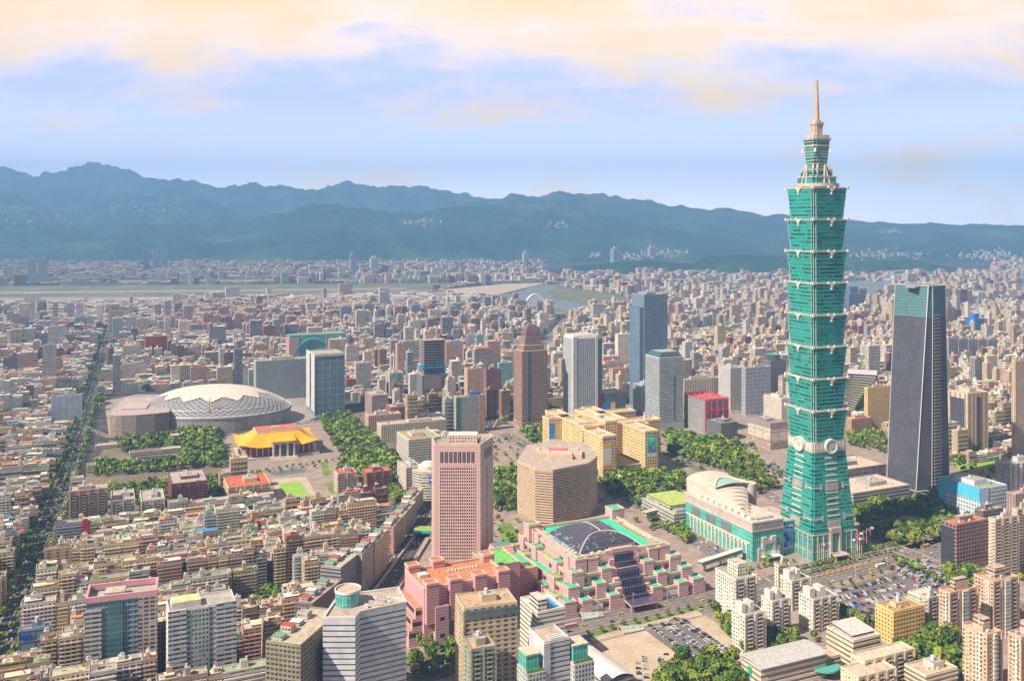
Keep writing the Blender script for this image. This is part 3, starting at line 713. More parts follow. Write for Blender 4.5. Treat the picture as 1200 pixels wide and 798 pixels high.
# ------------------------------------------------------------------ the great teal tower
TEAL = (.050, .290, .255); STONE = (.48, .44, .40); CREAM = (.50, .45, .40)
def teal_tower():
    a = radians(21); cxp, Yc = 957.0, 1012.0; Xc = (cxp - 600) / FPX * Yc
    root = empty('skyscraper', (Xc, Yc, 0), a, 'very tall teal glass skyscraper of stacked flaring segments with a needle spire', 'skyscraper')
    excl([en(Xc, Yc, x, y, a) for x, y in ((-36, -36), (36, -36), (36, 36), (-36, 36))])
    def sq(s, n):
        h = s / 2; return [(-h + n, -h), (h - n, -h), (h - n, -h + n), (h, -h + n), (h, h - n), (h - n, h - n), (h - n, h), (-h + n, h), (-h + n, h - n), (-h, h - n), (-h, -h + n), (-h + n, -h + n)]
    def sq2(s, n):   # double notch
        h = s / 2; m = n / 2
        q = [(-h + n, -h), (h - n, -h), (h - n, -h + m), (h - m, -h + m), (h - m, -h + n), (h, -h + n)]
        out = []
        for k in range(4):
            c, s_ = cos(k * pi / 2), sin(k * pi / 2); out += [(p[0] * c - p[1] * s_, p[0] * s_ + p[1] * c) for p in q[0:6]]
        # remove duplicates between quarters
        res = []
        for p in out:
            if not res or hypot(p[0] - res[-1][0], p[1] - res[-1][1]) > .01: res.append(p)
        return res[:-1] if hypot(res[0][0] - res[-1][0], res[0][1] - res[-1][1]) < .01 else res
    zb = 117.0; s0, s1 = 57.0, 43.5
    b = MB(); b.prism(sq(s0, 2.0), 27, zb - 6, 'tower_glass', 'roof', TEAL, STONE, pts2=sq(s1, 1.6)); base = b.build('base_pyramid', root)
    def sz(z): return s0 + (s1 - s0) * (z - 27) / (zb - 33)
    # entrance storeys
    b = MB(); b.prism(sq(s0 + 1, 2), 0, 27, 'curtain_teal', 'roof', (.03, .30, .25), STONE); b.build('entrance_hall', root)
    b = MB()
    for z in (8.5, 26.2):
        h = s0 / 2 + .9; b.box(-h, h, -h, h, z, z + 1.0, 'plain', 'plain', CREAM, bottom=True)
    for i in range(9):
        x = -h + (i + .0) * 2 * h / 8
        for sgn in (-1, 1):
            b.box(x - .5, x + .5, sgn * h - .35, sgn * h + .35, 0, 26, 'plain', 'plain', CREAM); b.box(sgn * h - .35, sgn * h + .35, x - .5, x + .5, 0, 26.1, 'plain', 'plain', CREAM)
    b.build('stone_columns', root)
    b = MB(); h = s0 / 2 + 1.2
    b.box(-1, 1, 0, 1, 0, 0, 'plain') if 0 else None
    b.box(-7, -4.5, -h - 1.5, -h + .5, 0, 30, 'plain', 'plain', STONE); b.box(4.5, 7, -h - 1.5, -h + .5, 0, 30, 'plain', 'plain', STONE); b.box(-7, 7, -h - 1.6, -h + .5, 27, 33, 'plain', 'plain', STONE, bottom=True)
    b.build('entrance_portal', root)
    b = MB(); b.box(-9, 9, -h - 12, -h - 1.6, 6.2, 7.4, 'plain', 'plain', CREAM, bottom=True); b.box(-8, -7.2, -h - 11, -h - 10.2, 0, 6.2, 'plain', 'plain', STONE); b.box(7.2, 8, -h - 11, -h - 10.2, 0, 6.2, 'plain', 'plain', STONE)
    b.build('entrance_canopy', root)
    # light ledges and stone panels of the base, on its two street faces and their opposites
    def face_slab(b, k, u0, u1, z0, z1, pr, m, c):
        pts = []
        for (u, z) in ((u0, z0), (u1, z0), (u1, z1), (u0, z1)):
            hh = sz(z) / 2 + pr; hin = sz(z) / 2 - .4
            cq, sq_ = cos(k * pi / 2), sin(k * pi / 2)
            pts.append(((u * cq + hh * sq_, u * sq_ - hh * cq, z), (u * cq + hin * sq_, u * sq_ - hin * cq, z)))
        o = [p[0] for p in pts]; i_ = [p[1] for p in pts]
        b.face(o, m, c)
        for j in range(4): b.face([i_[j], i_[(j + 1) % 4], o[(j + 1) % 4], o[j]], m, c)
    for k in range(4):
        b = MB()
        for z in [38 + 0, 44, 50, 56, 62, 68, 80, 86, 92, 98, 104]:
            face_slab(b, k, -7.5, 7.5, z, z + 1.3, .6, 'plain', (.60, .55, .49))
        b.build('ledges', root)
        b = MB(); face_slab(b, k, -8, 8, 71, 78.2, .9, 'plain', (.36, .32, .31)); face_slab(b, k, -8, 8, 30.5, 39.5, 1.0, 'plain', (.36, .32, .31)); b.build('stone_panel', root)
        b = MB()
        for z in (41, 73):
            hh = sz(z) / 2
            face_slab(b, k, -hh + 1, -16, z + 1, z + 2.3, .5, 'plain', STONE); face_slab(b, k, 16, hh - 1, z + 1, z + 2.3, .5, 'plain', STONE)
            face_slab(b, k, -15.5, -13, z - 1, z + 4.5, .6, 'plain', (.42, .38, .35)); face_slab(b, k, 13, 15.5, z - 1, z + 4.5, .6, 'plain', (.42, .38, .35))
        b.build('stone_trim', root)
    # belt with the four coin medallions
    b = MB(); b.prism(sq(s1 + .6, 1.6), zb - 6, zb + 4.4, 'plain', 'plain', (.50, .45, .42)); belt = b.build('stone_belt', root)
    for k in range(4):
        c, n = cos(k * pi / 2), sin(k * pi / 2); b = MB()
        def ring(r0, r1, d0, d1, m, cc, nn=28):
            def P(r, t, d): 
                u, z = r * cos(t), zb + r * sin(t); y = -(s1 / 2 + d); return (u * c - y * n, u * n + y * c, z)
            for i in range(nn):
                t0, t1 = 2 * pi * i / nn, 2 * pi * (i + 1) / nn
                b.face([P(r0, t0, d1), P(r1, t0, d1), P(r1, t1, d1), P(r0, t1, d1)], m, cc)
                b.face([P(r1, t0, d0), P(r1, t1, d0), P(r1, t1, d1), P(r1, t0, d1)], m, cc)
                if r0 > 0: b.face([P(r0, t1, d0), P(r0, t0, d0), P(r0, t0, d1), P(r0, t1, d1)], m, cc)
        ring(6.4, 8.0, -.5, 3.0, 'plain', (.66, .60, .55)); ring(0, 6.4, -.5, 2.3, 'plain', (.50, .60, .55)); ring(1.4, 2.2, 2.3, 2.8, 'plain', STONE)
        b.build('coin_medallion', root)
        b = MB()
        for u in (-17, -12.5, 12.5, 17):
            for (du, dz, hh) in ((0, 0, 4),):
                y = -(s1 / 2 + .35); P = [(u - 1.3, y), (u + 1.3, y), (u + 1.3, y + .6), (u - 1.3, y + .6)]
                P = [(p[0] * c - p[1] * n, p[0] * n + p[1] * c) for p in P]; b.prism(P, zb - 3, zb + 3.4, 'plain', 'plain', (.68, .63, .58))
        b.build('belt_relief', root)
    # eight flaring modules
    z = zb + 4.4; zt = 392.5; mh = (zt - z) / 8
    for m in range(8):
        sb, st = 42.2 - m * .12, 47.3 - m * .10; z0 = z + m * mh; z1 = z0 + mh
        b = MB(); n_ = 3.6
        b.prism(sq2(sb, n_), z0, z1 - 1.2, 'tower_glass', 'roof', TEAL, STONE, pts2=sq2(st, n_), uo=m * 37.0); md = b.build('module', root)
        # floor ledges
        b = MB()
        for f in range(1, 8):
            zz = z0 + f * (mh - 1.2) / 8; s = sb + (st - sb) * f / 8 + .5
            for k in range(4):
                c, n = cos(k * pi / 2), sin(k * pi / 2); h = s / 2
                P = [(-h + n_ + .6, -h), (h - n_ - .6, -h), (h - n_ - .6, -h + .5), (-h + n_ + .6, -h + .5)]
                b.prism([(p[0] * c - p[1] * n, p[0] * n + p[1] * c) for p in P], zz, zz + .3, 'plain', 'plain', (.06, .30, .26), bottom=True)
        b.build('floor_ledges', md)
        b = MB(); b.prism(sq2(st + 1.0, n_), z1 - 1.2, z1 + .1, 'plain', 'plain', CREAM, bottom=True); b.build('cornice', md)
        for k in range(4):
            c, n = cos(k * pi / 2), sin(k * pi / 2)
            def R(P): return [(p[0] * c - p[1] * n, p[0] * n + p[1] * c) for p in P]
            h = st / 2 + .8; b = MB()      # scroll ornament in the middle of each side
            for (x0, x1, d, za, zb_) in ((-3.6, 3.6, .7, -2.0, 0), (-1.6, 1.6, .8, -4.2, -1.6), (-.6, .6, .7, -7.4, -4.2), (-4.8, -3.0, .9, -1.2, 1.2), (3.0, 4.8, .9, -1.2, 1.2)):
                b.prism(R([(x0, -h - d), (x1, -h - d), (x1, -h + 1.4), (x0, -h + 1.4)]), z1 + za, z1 + zb_, 'plain', 'plain', (.68, .60, .54), bottom=True)
            b.build('scroll_ornament', md)
            b = MB()                       # corner ribs and the little corner beast
            for (ox, oy) in ((n_, 0.25), (n_ / 2, n_ / 2 + .1), (.25, n_)):
                hb, ht = sb / 2 + .05, st / 2 + .05; w2 = .30
                P0 = [(-hb + ox - w2, -hb + oy - w2), (-hb + ox + w2, -hb + oy - w2), (-hb + ox + w2, -hb + oy + w2), (-hb + ox - w2, -hb + oy + w2)]
                P1 = [(-ht + ox - w2, -ht + oy - w2), (-ht + ox + w2, -ht + oy - w2), (-ht + ox + w2, -ht + oy + w2), (-ht + ox - w2, -ht + oy + w2)]
                b.prism(R(P0), z0, z1 - 1.2, 'plain', 'plain', (.40, .48, .45), pts2=R(P1))
            for zz in (0,): b.prism(R([(-h + .2, -h + .2), (-h + n_ * .8, -h + .2), (-h + n_ * .8, -h + n_ * .8), (-h + .2, -h + n_ * .8)]), z1 - 1.8, z1 + 1.2, 'plain', 'plain', (.62, .56, .52), bottom=True)
            b.build('corner_ribs', md)
    # crown
    b = MB(); b.cyl(0, 0, 23.5, zt + .9, zt + 4.4, 'plain', 'roof', STONE, (.5, .46, .42), n=40); b.build('crown_ring', root)
    b = MB(); b.prism(sq(31, 3), zt + 4.4, 404, 'tower_glass', 'roof', TEAL, STONE); b.prism(sq(33, 3), 403.2, 404.6, 'plain', 'plain', CREAM); b.prism(sq(24.5, 3), 404.6, 412, 'tower_glass', 'roof', TEAL, STONE); b.prism(sq(26, 3), 411.2, 412.6, 'plain', 'plain', CREAM); b.build('crown_terraces', root)
    for k in range(4):
        c, n = cos(k * pi / 2 + pi / 4), sin(k * pi / 2 + pi / 4); b = MB()
        for o in (-2.2, 2.2): b.tube([(14.5 * c - o * n, 14.5 * n + o * c, zt + 4), (15.5 * c - o * n, 15.5 * n + o * c, 409), (10.5 * c - o * n, 10.5 * n + o * c, 418)], 1.0, 'plain', CREAM, 5)
        c2, n2 = cos(k * pi / 2), sin(k * pi / 2)
        b.tube([(17 * c2 - 4 * n2, 17 * n2 + 4 * c2, zt + 3), (13 * c2, 13 * n2, 417)], 1.0, 'plain', CREAM, 5); b.tube([(17 * c2 + 4 * n2, 17 * n2 - 4 * c2, zt + 3), (13 * c2, 13 * n2, 417)], 1.0, 'plain', CREAM, 5)
        b.build('crown_strut', root)
    b = MB(); b.prism(sq(16, 1.6), 412.6, 444, 'tower_glass', 'roof', (.06, .22, .20), STONE, pts2=sq(20.5, 1.8)); up = b.build('upper_turret', root)
    b = MB()
    for i in range(9): s = 16.6 + 4.5 * i / 9; b.prism(sq(s, 1.6), 415 + i * 3.3, 415.9 + i * 3.3, 'plain', 'plain', (.34, .36, .34), bottom=True)
    b.prism(sq(23, 1.8), 444, 446, 'plain', 'plain', (.35, .36, .34), bottom=True); b.prism(sq(20.8, 1.8), 437, 438.4, 'plain', 'plain', CREAM, bottom=True); b.prism(sq(20.5, 1.8), 446, 449.5, 'plain', 'plain', STONE); b.build('turret_ledges', up)
    for k in range(4):
        c, n = cos(k * pi / 2 + pi / 4), sin(k * pi / 2 + pi / 4); b = MB(); b.cyl(14.6 * c, 14.6 * n, 1.5, 431, 435, 'plain', 'plain', (.75, .7, .66), n=8, r2=.8); b.build('corner_finial', up)
    b = MB(); b.prism(sq(9.0, 1), 449.5, 461, 'plain', 'plain', (.52, .40, .29), pts2=sq(10.5, 1)); b.prism(sq(11.6, 1), 461, 463.6, 'plain', 'plain', (.45, .40, .28), bottom=True); b.prism(sq(7, .8), 463.6, 466, 'plain', 'plain', (.52, .42, .33)); b.build('spire_base', root)
    b = MB(); b.cyl(0, 0, 3.0, 466, 504, 'plain', 'plain', (.50, .37, .28), n=12, r2=1.7); b.cyl(0, 0, 1.9, 500, 509, 'plain', 'plain', (.45, .36, .30), n=10, r2=1.6); b.cyl(0, 0, .5, 509, 512, 'plain', 'plain', (.5, .4, .3), n=6, r2=.15); b.build('spire', root)
    return Xc, Yc, a
curtain('curtain_teal', 2.6, 5.5, (.46, .52, .48), rough=.2, fw=.06, spand=.15)
TX, TY, TA = teal_tower()
def flagpole(x, y, h, c, lab):
    o = empty('flagpole', (x, y, 0.2), 0, lab, 'flagpole', 'flagpoles before the teal tower')
    b = MB(); b.cyl(0, 0, .28, 0, h, 'paint', 'paint', (.66, .66, .64), n=6, r2=.15); b.build('pole', o)
    b = MB(); b.grid(lambda u, v: (u * 3.4, sin(u * 5) * .35, h - 2.6 + v * 2.3), 5, 1, 'paint', c); b.grid(lambda u, v: (u * 3.4, sin(u * 5) * .35 + .06, h - .3 - v * 2.3), 5, 1, 'paint', c); b.build('flag', o)
fcols = [((.62, .06, .08), 'red'), ((.65, .65, .65), 'white'), ((.05, .12, .45), 'blue'), ((.62, .06, .08), 'red'), ((.65, .65, .65), 'white'), ((.08, .35, .14), 'green')]
for i in range(6):
    for side, (u0) in enumerate((-26, 14)):
        q = en(TX, TY, u0 + i * 2.6 + (0 if side == 0 else 2), -36.5, TA); c, nmm = fcols[(i + side) % 6]
        flagpole(q[0], q[1], 21, c, f'tall pole with {nmm} flag {["left of", "right of"][side]} the teal tower entrance, {["first","second","third","fourth","fifth","sixth"][i]} from left')
for i in range(5):
    q = g(1003 + i * 4.2, 652 - i * 2.3); c, nmm = fcols[i]; flagpole(q[0], q[1], 24, c, f'pole with {nmm} flag on the plaza edge beside the round park, {["first","second","third","fourth","fifth"][i]} from left')

# ------------------------------------------------------------------ shopping mall beside it
def mall():
    X, Y, L0, W = foot(881.8, 658, 811, 917)
    C = (X, Y); H = 41; L = L0; W = 122
    root = empty('shopping_mall', (X, Y, 0), A, 'teal glass shopping mall with pale scalloped fan roof beside the tallest tower', 'mall')
    excl([en(X, Y, -4, -4), en(X, Y, L + 45, -4), en(X, Y, L + 45, W + 6), en(X, Y, -4, W + 6)])
    b = MB(); b.box(0, L, 0, W, 0, 30, 'curtain_teal', 'roof', (.04, .40, .34), STONE, uo=0); b.build('glass_wall', root)
    b = MB(); b.box(-.6, L + .6, -.6, W + .6, 30, H - 1.5, 'plain', 'roof', (.50, .44, .42), (.55, .50, .45), bottom=True); b.box(-1.1, L + 1.1, -1.1, W + 1.1, H - 1.6, H, 'plain', 'roof', (.60, .54, .50), (.58, .52, .46), bottom=True); b.box(-.95, L + .95, -.95, W + .95, 31, 32, 'plain', 'plain', (.62, .56, .52), bottom=True); b.build('stone_cornice', root)
    b = MB()
    for i in range(16):
        y = 8 + i * (W - 14) / 16; b.box(-1.2, .01, y, y + 2.0, 0, 17, 'plain', 'plain', (.66, .58, .50)); b.box(-.9, .01, y + 2.0, y + 4.6, 14.5, 16, 'plain', 'plain', (.66, .58, .50), bottom=True)
    b.box(-.7, .01, 3, W - 2, 17, 18.6, 'plain', 'plain', (.66, .60, .52), bottom=True); b.build('stone_columns', root)
    for i in range(3):
        b = MB(); y = 36 + i * 28; b.box(-.5, .01, y, y + 17, 19.5, 28, 'glass_dark', 'glass_dark', (.10, .11, .12), bottom=True)
        for k in range(6): b.box(-.8, -.5, y, y + 17, 20 + k * 1.4, 20.5 + k * 1.4, 'plain', 'plain', (.30, .32, .31), bottom=True)
        b.build('louvre_panel', root)
    b = MB()
    for i in range(16): b.box(2.0 + i * (L - 5) / 16, 3.3 + i * (L - 5) / 16, -.9, -.6, 33.4, 37, 'plain', 'plain', (.36, .32, .32), bottom=True)
    b.build('relief_band', root)
    # stone gate with glass door and canopy on the south side
    m = L * .52
    b = MB(); b.box(m - 9, m - 5.4, -2, .01, 0, 22, 'plain', 'plain', (.58, .54, .52)); b.box(m + 5.4, m + 9, -2, .01, 0, 22, 'plain', 'plain', (.58, .54, .52)); b.box(m - 9, m - 3, -2.2, .01, 18, 24, 'plain', 'plain', (.58, .54, .52), bottom=True); b.box(m + 3, m + 9, -2.2, .01, 18, 24, 'plain', 'plain', (.58, .54, .52), bottom=True); b.box(m - 5.4, m + 5.4, -2.1, .01, 17, 21, 'plain', 'plain', (.58, .54, .52), bottom=True)
    b.box(m - 14, m - 10, -1.6, .01, 0, 13, 'plain', 'plain', (.55, .50, .47)); b.box(m + 10, m + 14, -1.6, .01, 0, 13, 'plain', 'plain', (.55, .50, .47)); b.build('entrance_gate', root)
    b = MB(); b.box(m - 5.4, m + 5.4, -.6, .01, 4, 17, 'paint', 'paint', (.22, .62, .52)); b.build('entrance_glass', root)
    b = MB(); b.box(m - 11, m + 11, -9, -1, 4.2, 5.0, 'plain', 'plain', (.60, .58, .54), bottom=True)
    for i in range(7): b.tube([(m - 10 + i * 3.3, -9, 5), (m - 10 + i * 3.3, -1, 9)], .22, 'paint', (.8, .8, .78), 4)
    b.build('entrance_canopy', root)
    # scalloped fan roof: strips that rise towards the back and reach further east one after the other
    n = 12
    for i in range(n):
        t0, t1 = i / n, (i + 1) / n
        y0, y1 = 20 + t0 * (W - 14), 20 + t1 * (W - 14)
        x1 = min(L * (.28 + 2.1 * t0), L + 20 * t0 + 2); x0 = 6
        zf = H + 2 + 10 * min(1, t0 * 1.3) ** .9
        b = MB()
        def fn(u, v, x0=x0, x1=x1, y0=y0, y1=y1, zf=zf, t0=t0): return (x0 + (x1 - x0) * u, y0 + (y1 - y0) * v + 3.0 * sin(pi * u) * (1), zf + 1.0 * v + (1.5 + 4.5 * t0) * sin(pi * (.12 + .76 * u)))
        b.grid(fn, 12, 1, 'plain', (.62, .55, .48))
        for j in range(12):
            a0, a1 = fn(j / 12, 0), fn((j + 1) / 12, 0); b.face([(a0[0], a0[1], H), (a1[0], a1[1], H), a1, a0], 'plain', (.58, .52, .46))
            a0, a1 = fn(j / 12, 1), fn((j + 1) / 12, 1); b.face([(a1[0], a1[1], H), (a0[0], a0[1], H), a0, a1], 'plain', (.58, .52, .46))
        e0, e1 = fn(1, 0), fn(1, 1); b.face([(e0[0], e0[1], 20), (e1[0], e1[1], 20), e1, e0], 'plain', (.56, .50, .46)); e0, e1 = fn(0, 0), fn(0, 1); b.face([(e1[0], e1[1], H), (e0[0], e0[1], H), e0, e1], 'plain', (.60, .54, .48))
        b.build('roof_fan_strip', root)
    b = MB()
    NSK = 20
    for i in range(NSK):
        u0, u1 = i / NSK, (i + 1) / NSK
        def cp(u, k): return (12 + u * (L + 6), W * .66 + (17 * sin(pi * u)) * k, H + 14.5 + 2.6 * sin(pi * u) + k * 1.6 * sin(pi * u))
        b.face([cp(u0, 0), cp(u1, 0), cp(u1, 1), cp(u0, 1)], 'paint', (.30, .48, .44))
    b.build('roof_skylight', root)
    b = MB()
    b.tube([(12 + u * (L + 6), W * .66 + 17 * sin(pi * u) + .5, H + 14.8 + 4.4 * sin(pi * u)) for u in np.linspace(0, 1, 21)], 1.6, 'plain', (.66, .60, .54), 6)
    b.tube([(12 + u * (L + 6), W * .66 - .3, H + 14.6 + 2.8 * sin(pi * u)) for u in np.linspace(0, 1, 21)], .7, 'plain', (.66, .60, .54), 5)
    b.build('skylight_rim', root)
    b = MB(); b.cyl(L + 24, W * .70, 8, 25, H + 13, 'plain', 'roof', (.60, .55, .52), (.62, .57, .52), n=24); b.build('lift_drum', root)
    for i in range(9):
        b = MB(); b.box(2, 6.5, 6 + i * 11, 12 + i * 11, H + .01, H + 3.2, 'plain', 'roof', (.74, .70, .64), (.7, .66, .6)); b.build('roof_housing', root)
    for i in range(5):
        b = MB(); b.box(9 + i * 4.6, 12 + i * 4.6, 4, 7 + (i % 2) * 2, H + .01, H + 2.4, 'paint', 'paint', jit((.4, .42, .4), LR, .4)); b.build('roof_unit', root)
    # annex with the blue screen
    b = MB(); b.box(L + 1.2, L + 34, 4, 60, 0, 33, 'curtain_teal', 'roof', (.03, .26, .24), (.5, .42, .36)); b.build('annex', root)
    b = MB(); b.box(L + 3.4, L + 17, 3.0, 3.95, 6.5, 30.5, 'paint', 'paint', (.66, .62, .70), bottom=True); sc_ = b.build('billboard_frame', root)
    b = MB(); x0, x1, zA, zB = L + 4.2, L + 16.2, 7.5, 29.5; b.face([(x0, 2.94, zA), (x1, 2.94, zA), (x1, 2.94, zB), (x0, 2.94, zB)], 'screen_picture', (1, 1, 1), [(x0, zA), (x1, zA), (x1, zB), (x0, zB)]); b.build('billboard_picture', sc_)
    b = MB(); b.box(x0 + 1.5, x1 - 1.5, 2.88, 2.93, 26, 27, 'paint', 'paint', (.75, .78, .85), bottom=True); b.box(x0 + 3, x1 - 3, 2.88, 2.93, 24, 24.8, 'paint', 'paint', (.75, .78, .85), bottom=True); b.box(x1 - 2.6, x1 - .8, 2.88, 2.93, 8.2, 10.2, 'paint', 'paint', (.75, .1, .25), bottom=True); b.build('billboard_lettering', sc_)
    b = MB(); b.box(L + 1.2, L + 20, 3.4, 5, 33, 35.2, 'plain', 'plain', (.06, .42, .36)); b.build('annex_parapet', root)
mall()

# ------------------------------------------------------------------ dark tapering tower on the right
def dark_tower():
    by = 583; C = g(1073, by); a = radians(27)
    root = empty('office_tower', (C[0], C[1], 0), a, 'tall dark glass tower with folded tapering sides and pale teal top', 'office tower')
    H = 273; Lb, Wb = 47, 56
    def wpt(px, Y): return ((px - 600) / FPX * Y, Y)
    ca, sa = cos(-a), sin(-a)
    def loc(p): x, y = p[0] - C[0], p[1] - C[1]; return (x * ca - y * sa, x * sa + y * ca)
    # plan corners from the place: west corner, front, east corner, back, at the foot and at the top
    Yb = C[1]
    B = [loc(wpt(1039, Yb + 42)), (0, 0), loc(wpt(1092, Yb + 6)), loc(wpt(1113, Yb + 26)), loc(wpt(1084, Yb + 72))]
    T = [loc(wpt(1049, Yb + 34)), loc(wpt(1088, Yb + 2)), loc(wpt(1093, Yb + 5)), loc(wpt(1107.5, Yb + 24)), loc(wpt(1080, Yb + 60))]
    excl([(C[0] - 50, C[1] - 10), (C[0] + 60, C[1] - 10), (C[0] + 60, C[1] + 90), (C[0] - 50, C[1] + 90)])
    def at(t): return [(p[0] * (1 - t) + q[0] * t, p[1] * (1 - t) + q[1] * t) for p, q in zip(B, T)]
    zs = 232; t = (zs) / H
    b = MB(); b.prism(at(.03), 8, zs, 'curtain_dark', 'roof', (.065, .07, .09), STONE, pts2=at(t), uo=0); b.build('curtain_wall', root)
    b = MB(); b.prism(at(t), zs, H, 'curtain_blue', 'roof', (.06, .16, .17), (.1, .12, .12), pts2=at(1), uo=0); b.build('pale_glass_top', root)
    b = MB(); b.prism([(p[0] * .93, p[1] * .93 + 1.5) for p in B], 0, 8, 'glass_dark', 'roof', (.05, .05, .06)); b.build('lobby', root)
    b = MB()
    for i, rr in ((0, .5), (1, .7), (2, .5), (3, .5), (4, .5)):
        p, q = at(.03)[i], at(1)[i]; b.tube([(p[0], p[1], 8), (q[0], q[1], H + 1)], rr, 'paint', (.60, .58, .58), 4)
    for tt in (.03, 1):
        P = at(tt); z = 8 if tt < .5 else H
        for i in range(5): b.tube([(*P[i], z), (*P[(i + 1) % 5], z)], .6, 'paint', (.50, .50, .52), 4)
    p = at(.03); b.tube([(p[1][0], p[1][1], 8), ((p[2][0]), p[2][1] - 3, 0)], .6, 'paint', (.6, .58, .58), 4)
    b.build('edge_trim', root)
    # louvred slots on the south-east side
    b = MB()
    for k in range(52):
        z = 14 + k * 4.4; P = at(z / H); a0, a1 = P[2], P[3]
        if z > 236: break
        f0, f1 = .12, .55
        q0 = (a0[0] + (a1[0] - a0[0]) * f0, a0[1] + (a1[1] - a0[1]) * f0); q1 = (a0[0] + (a1[0] - a0[0]) * f1, a0[1] + (a1[1] - a0[1]) * f1)
        dx, dy = q1[0] - q0[0], q1[1] - q0[1]; l = hypot(dx, dy); nx, ny = dy / l, -dx / l
        b.prism([(q0[0] + nx * 1.0, q0[1] + ny * 1.0), (q1[0] + nx * 1.0, q1[1] + ny * 1.0), (q1[0] - nx, q1[1] - ny), (q0[0] - nx, q0[1] - ny)], z, z + 1.6, 'plain', 'plain', (.52, .48, .46), bottom=True)
    b.build('louvres', root)
    b = MB()
    for k in range(12):
        P = at(1); x = P[0][0] * .8 + k * 2.5; b.box(x, x + .4, P[1][1] * .6 + 8, P[1][1] * .6 + 22, H - 3, H + .8, 'paint', 'paint', (.3, .32, .33))
    b.build('roof_grille', root)
dark_tower()

# ------------------------------------------------------------------ pink office tower
PINK = (.66, .48, .45)
def pink_tower():
    C = g(509, 672); H = H_of(672, 523)
    root = empty('office_tower', (C[0], C[1], 0), 0, 'pink square office tower with rows of small dark windows beside the sunken avenue', 'office tower')
    def q(px, Y): return ((px - 600) / FPX * Y - C[0], Y - C[1])
    Y0 = C[1]; F = [q(509, Y0), q(560.5, Y0 - .0), (q(563.5, Y0)[0], 1.2), q(578.5, Y0 + 36), q(574, Y0 + 44), q(524, Y0 + 44), q(520.5, Y0 + 40)]
    F = [(0, 0), (q(563, Y0)[0], 0), q(578, Y0 + 34), (q(578, Y0 + 34)[0] - 2, 44), (q(522, Y0 + 42)[0], 44), (q(512, Y0 + 20)[0] - 6, 26)]
    excl([(C[0] - 12, C[1] - 6), (C[0] + 66, C[1] - 6), (C[0] + 72, C[1] + 52), (C[0] - 12, C[1] + 52)])
    b = MB(); b.prism(F, 0, H, 'stripes', 'roof', PINK, (.30, .34, .25)); b.build('wall', root)
    Lf = F[1][0]
    nfl = 29; ncol = 16; m0 = 5.4; st = (Lf - 2 * m0) / ncol
    zA, zB = 14, H - 21; fh = (zB - zA) / nfl
    rowsmb = []
    for k in range(nfl):
        b = MB(); z = zA + k * fh
        for i in range(ncol):
            x = m0 + i * st + st * .24; b.box(x, x + st * .52, -.08, .05, z + fh * .22, z + fh * .78, 'glass_dark', 'glass_dark', (.035, .03, .035), bottom=True)
        b.build('window_row', root)
    b = MB()      # ribs between the windows
    for i in range(ncol + 1):
        x = m0 + i * st; b.box(x - st * .13, x + st * .13, -.55, .01, 8, H - 18.5, 'plain', 'plain', (.74, .55, .52))
    for k in range(nfl + 1): b.box(m0 - .3, Lf - m0 + .3, -.4, .01, zA + k * fh - .45, zA + k * fh + .35, 'plain', 'plain', (.72, .53, .50), bottom=True)
    b.build('window_grid', root)
    for i in range(8):
        w = (Lf - 2 * m0) / 8; x = m0 + i * w; b = MB(); b.box(x + w * .14, x + w * .86, -.1, .05, H - 16.5, H - 5.5, 'glass_dark', 'glass_dark', (.05, .045, .07), bottom=True)
        b.box(x + w * .47, x + w * .53, -.25, .04, H - 16.5, H - 5.5, 'plain', 'plain', PINK); b.build('tall_window', root)
    # narrow windows on the receding east side
    p0, p1 = F[1], F[2]; dx, dy = p1[0] - p0[0], p1[1] - p0[1]; l = hypot(dx, dy); b = MB()
    for k in range(nfl):
        for i in range(1):
            t0, t1 = .46, .54; z = zA + k * fh
            a0 = (p0[0] + dx * t0, p0[1] + dy * t0); a1 = (p0[0] + dx * t1, p0[1] + dy * t1)
            b.prism([(a0[0] + dy / l * .1, a0[1] - dx / l * .1), (a1[0] + dy / l * .1, a1[1] - dx / l * .1), a1, a0], z + fh * .2, z + fh * .75, 'glass_dark', 'glass_dark', (.10, .07, .07))
    a0 = (p0[0] + dx * .3, p0[1] + dy * .3); a1 = (p0[0] + dx * .85, p0[1] + dy * .85)
    b.prism([(a0[0] + dy / l * .12, a0[1] - dx / l * .12), (a1[0] + dy / l * .12, a1[1] - dx / l * .12), a1, a0], H - 16, H - 6, 'glass_dark', 'glass_dark', (.16, .11, .12)); b.build('side_windows', root)
    b = MB(); t = 1.2
    n = len(F); cxm = sum(p[0] for p in F) / n; cym = sum(p[1] for p in F) / n
    inn = [(p[0] + (cxm - p[0]) * .05, p[1] + (cym - p[1]) * .05) for p in F]
    for i in range(n):
        j = (i + 1) % n; b.prism([F[i], F[j], inn[j], inn[i]], H, H + 2.6, 'plain', 'plain', (.68, .48, .44))
    b.build('parapet', root)
    b = MB(); b.box(13, 43, 12, 30, H, H + 8.5, 'wall_punched', 'roof', PINK, (.74, .66, .60)); b.build('penthouse', root)
    b = MB(); b.box(44.5, 50, 14, 26, H, H + 4, 'paint', 'paint', (.30, .36, .32)); b.build('rooftop_unit', root)
    for i in range(4):
        b = MB(); b.cyl(5 + i * 3, 36, 1.2, H, H + 3, 'paint', 'paint', (.5, .5, .5), n=8); b.build('water_tank', root)
pink_tower()

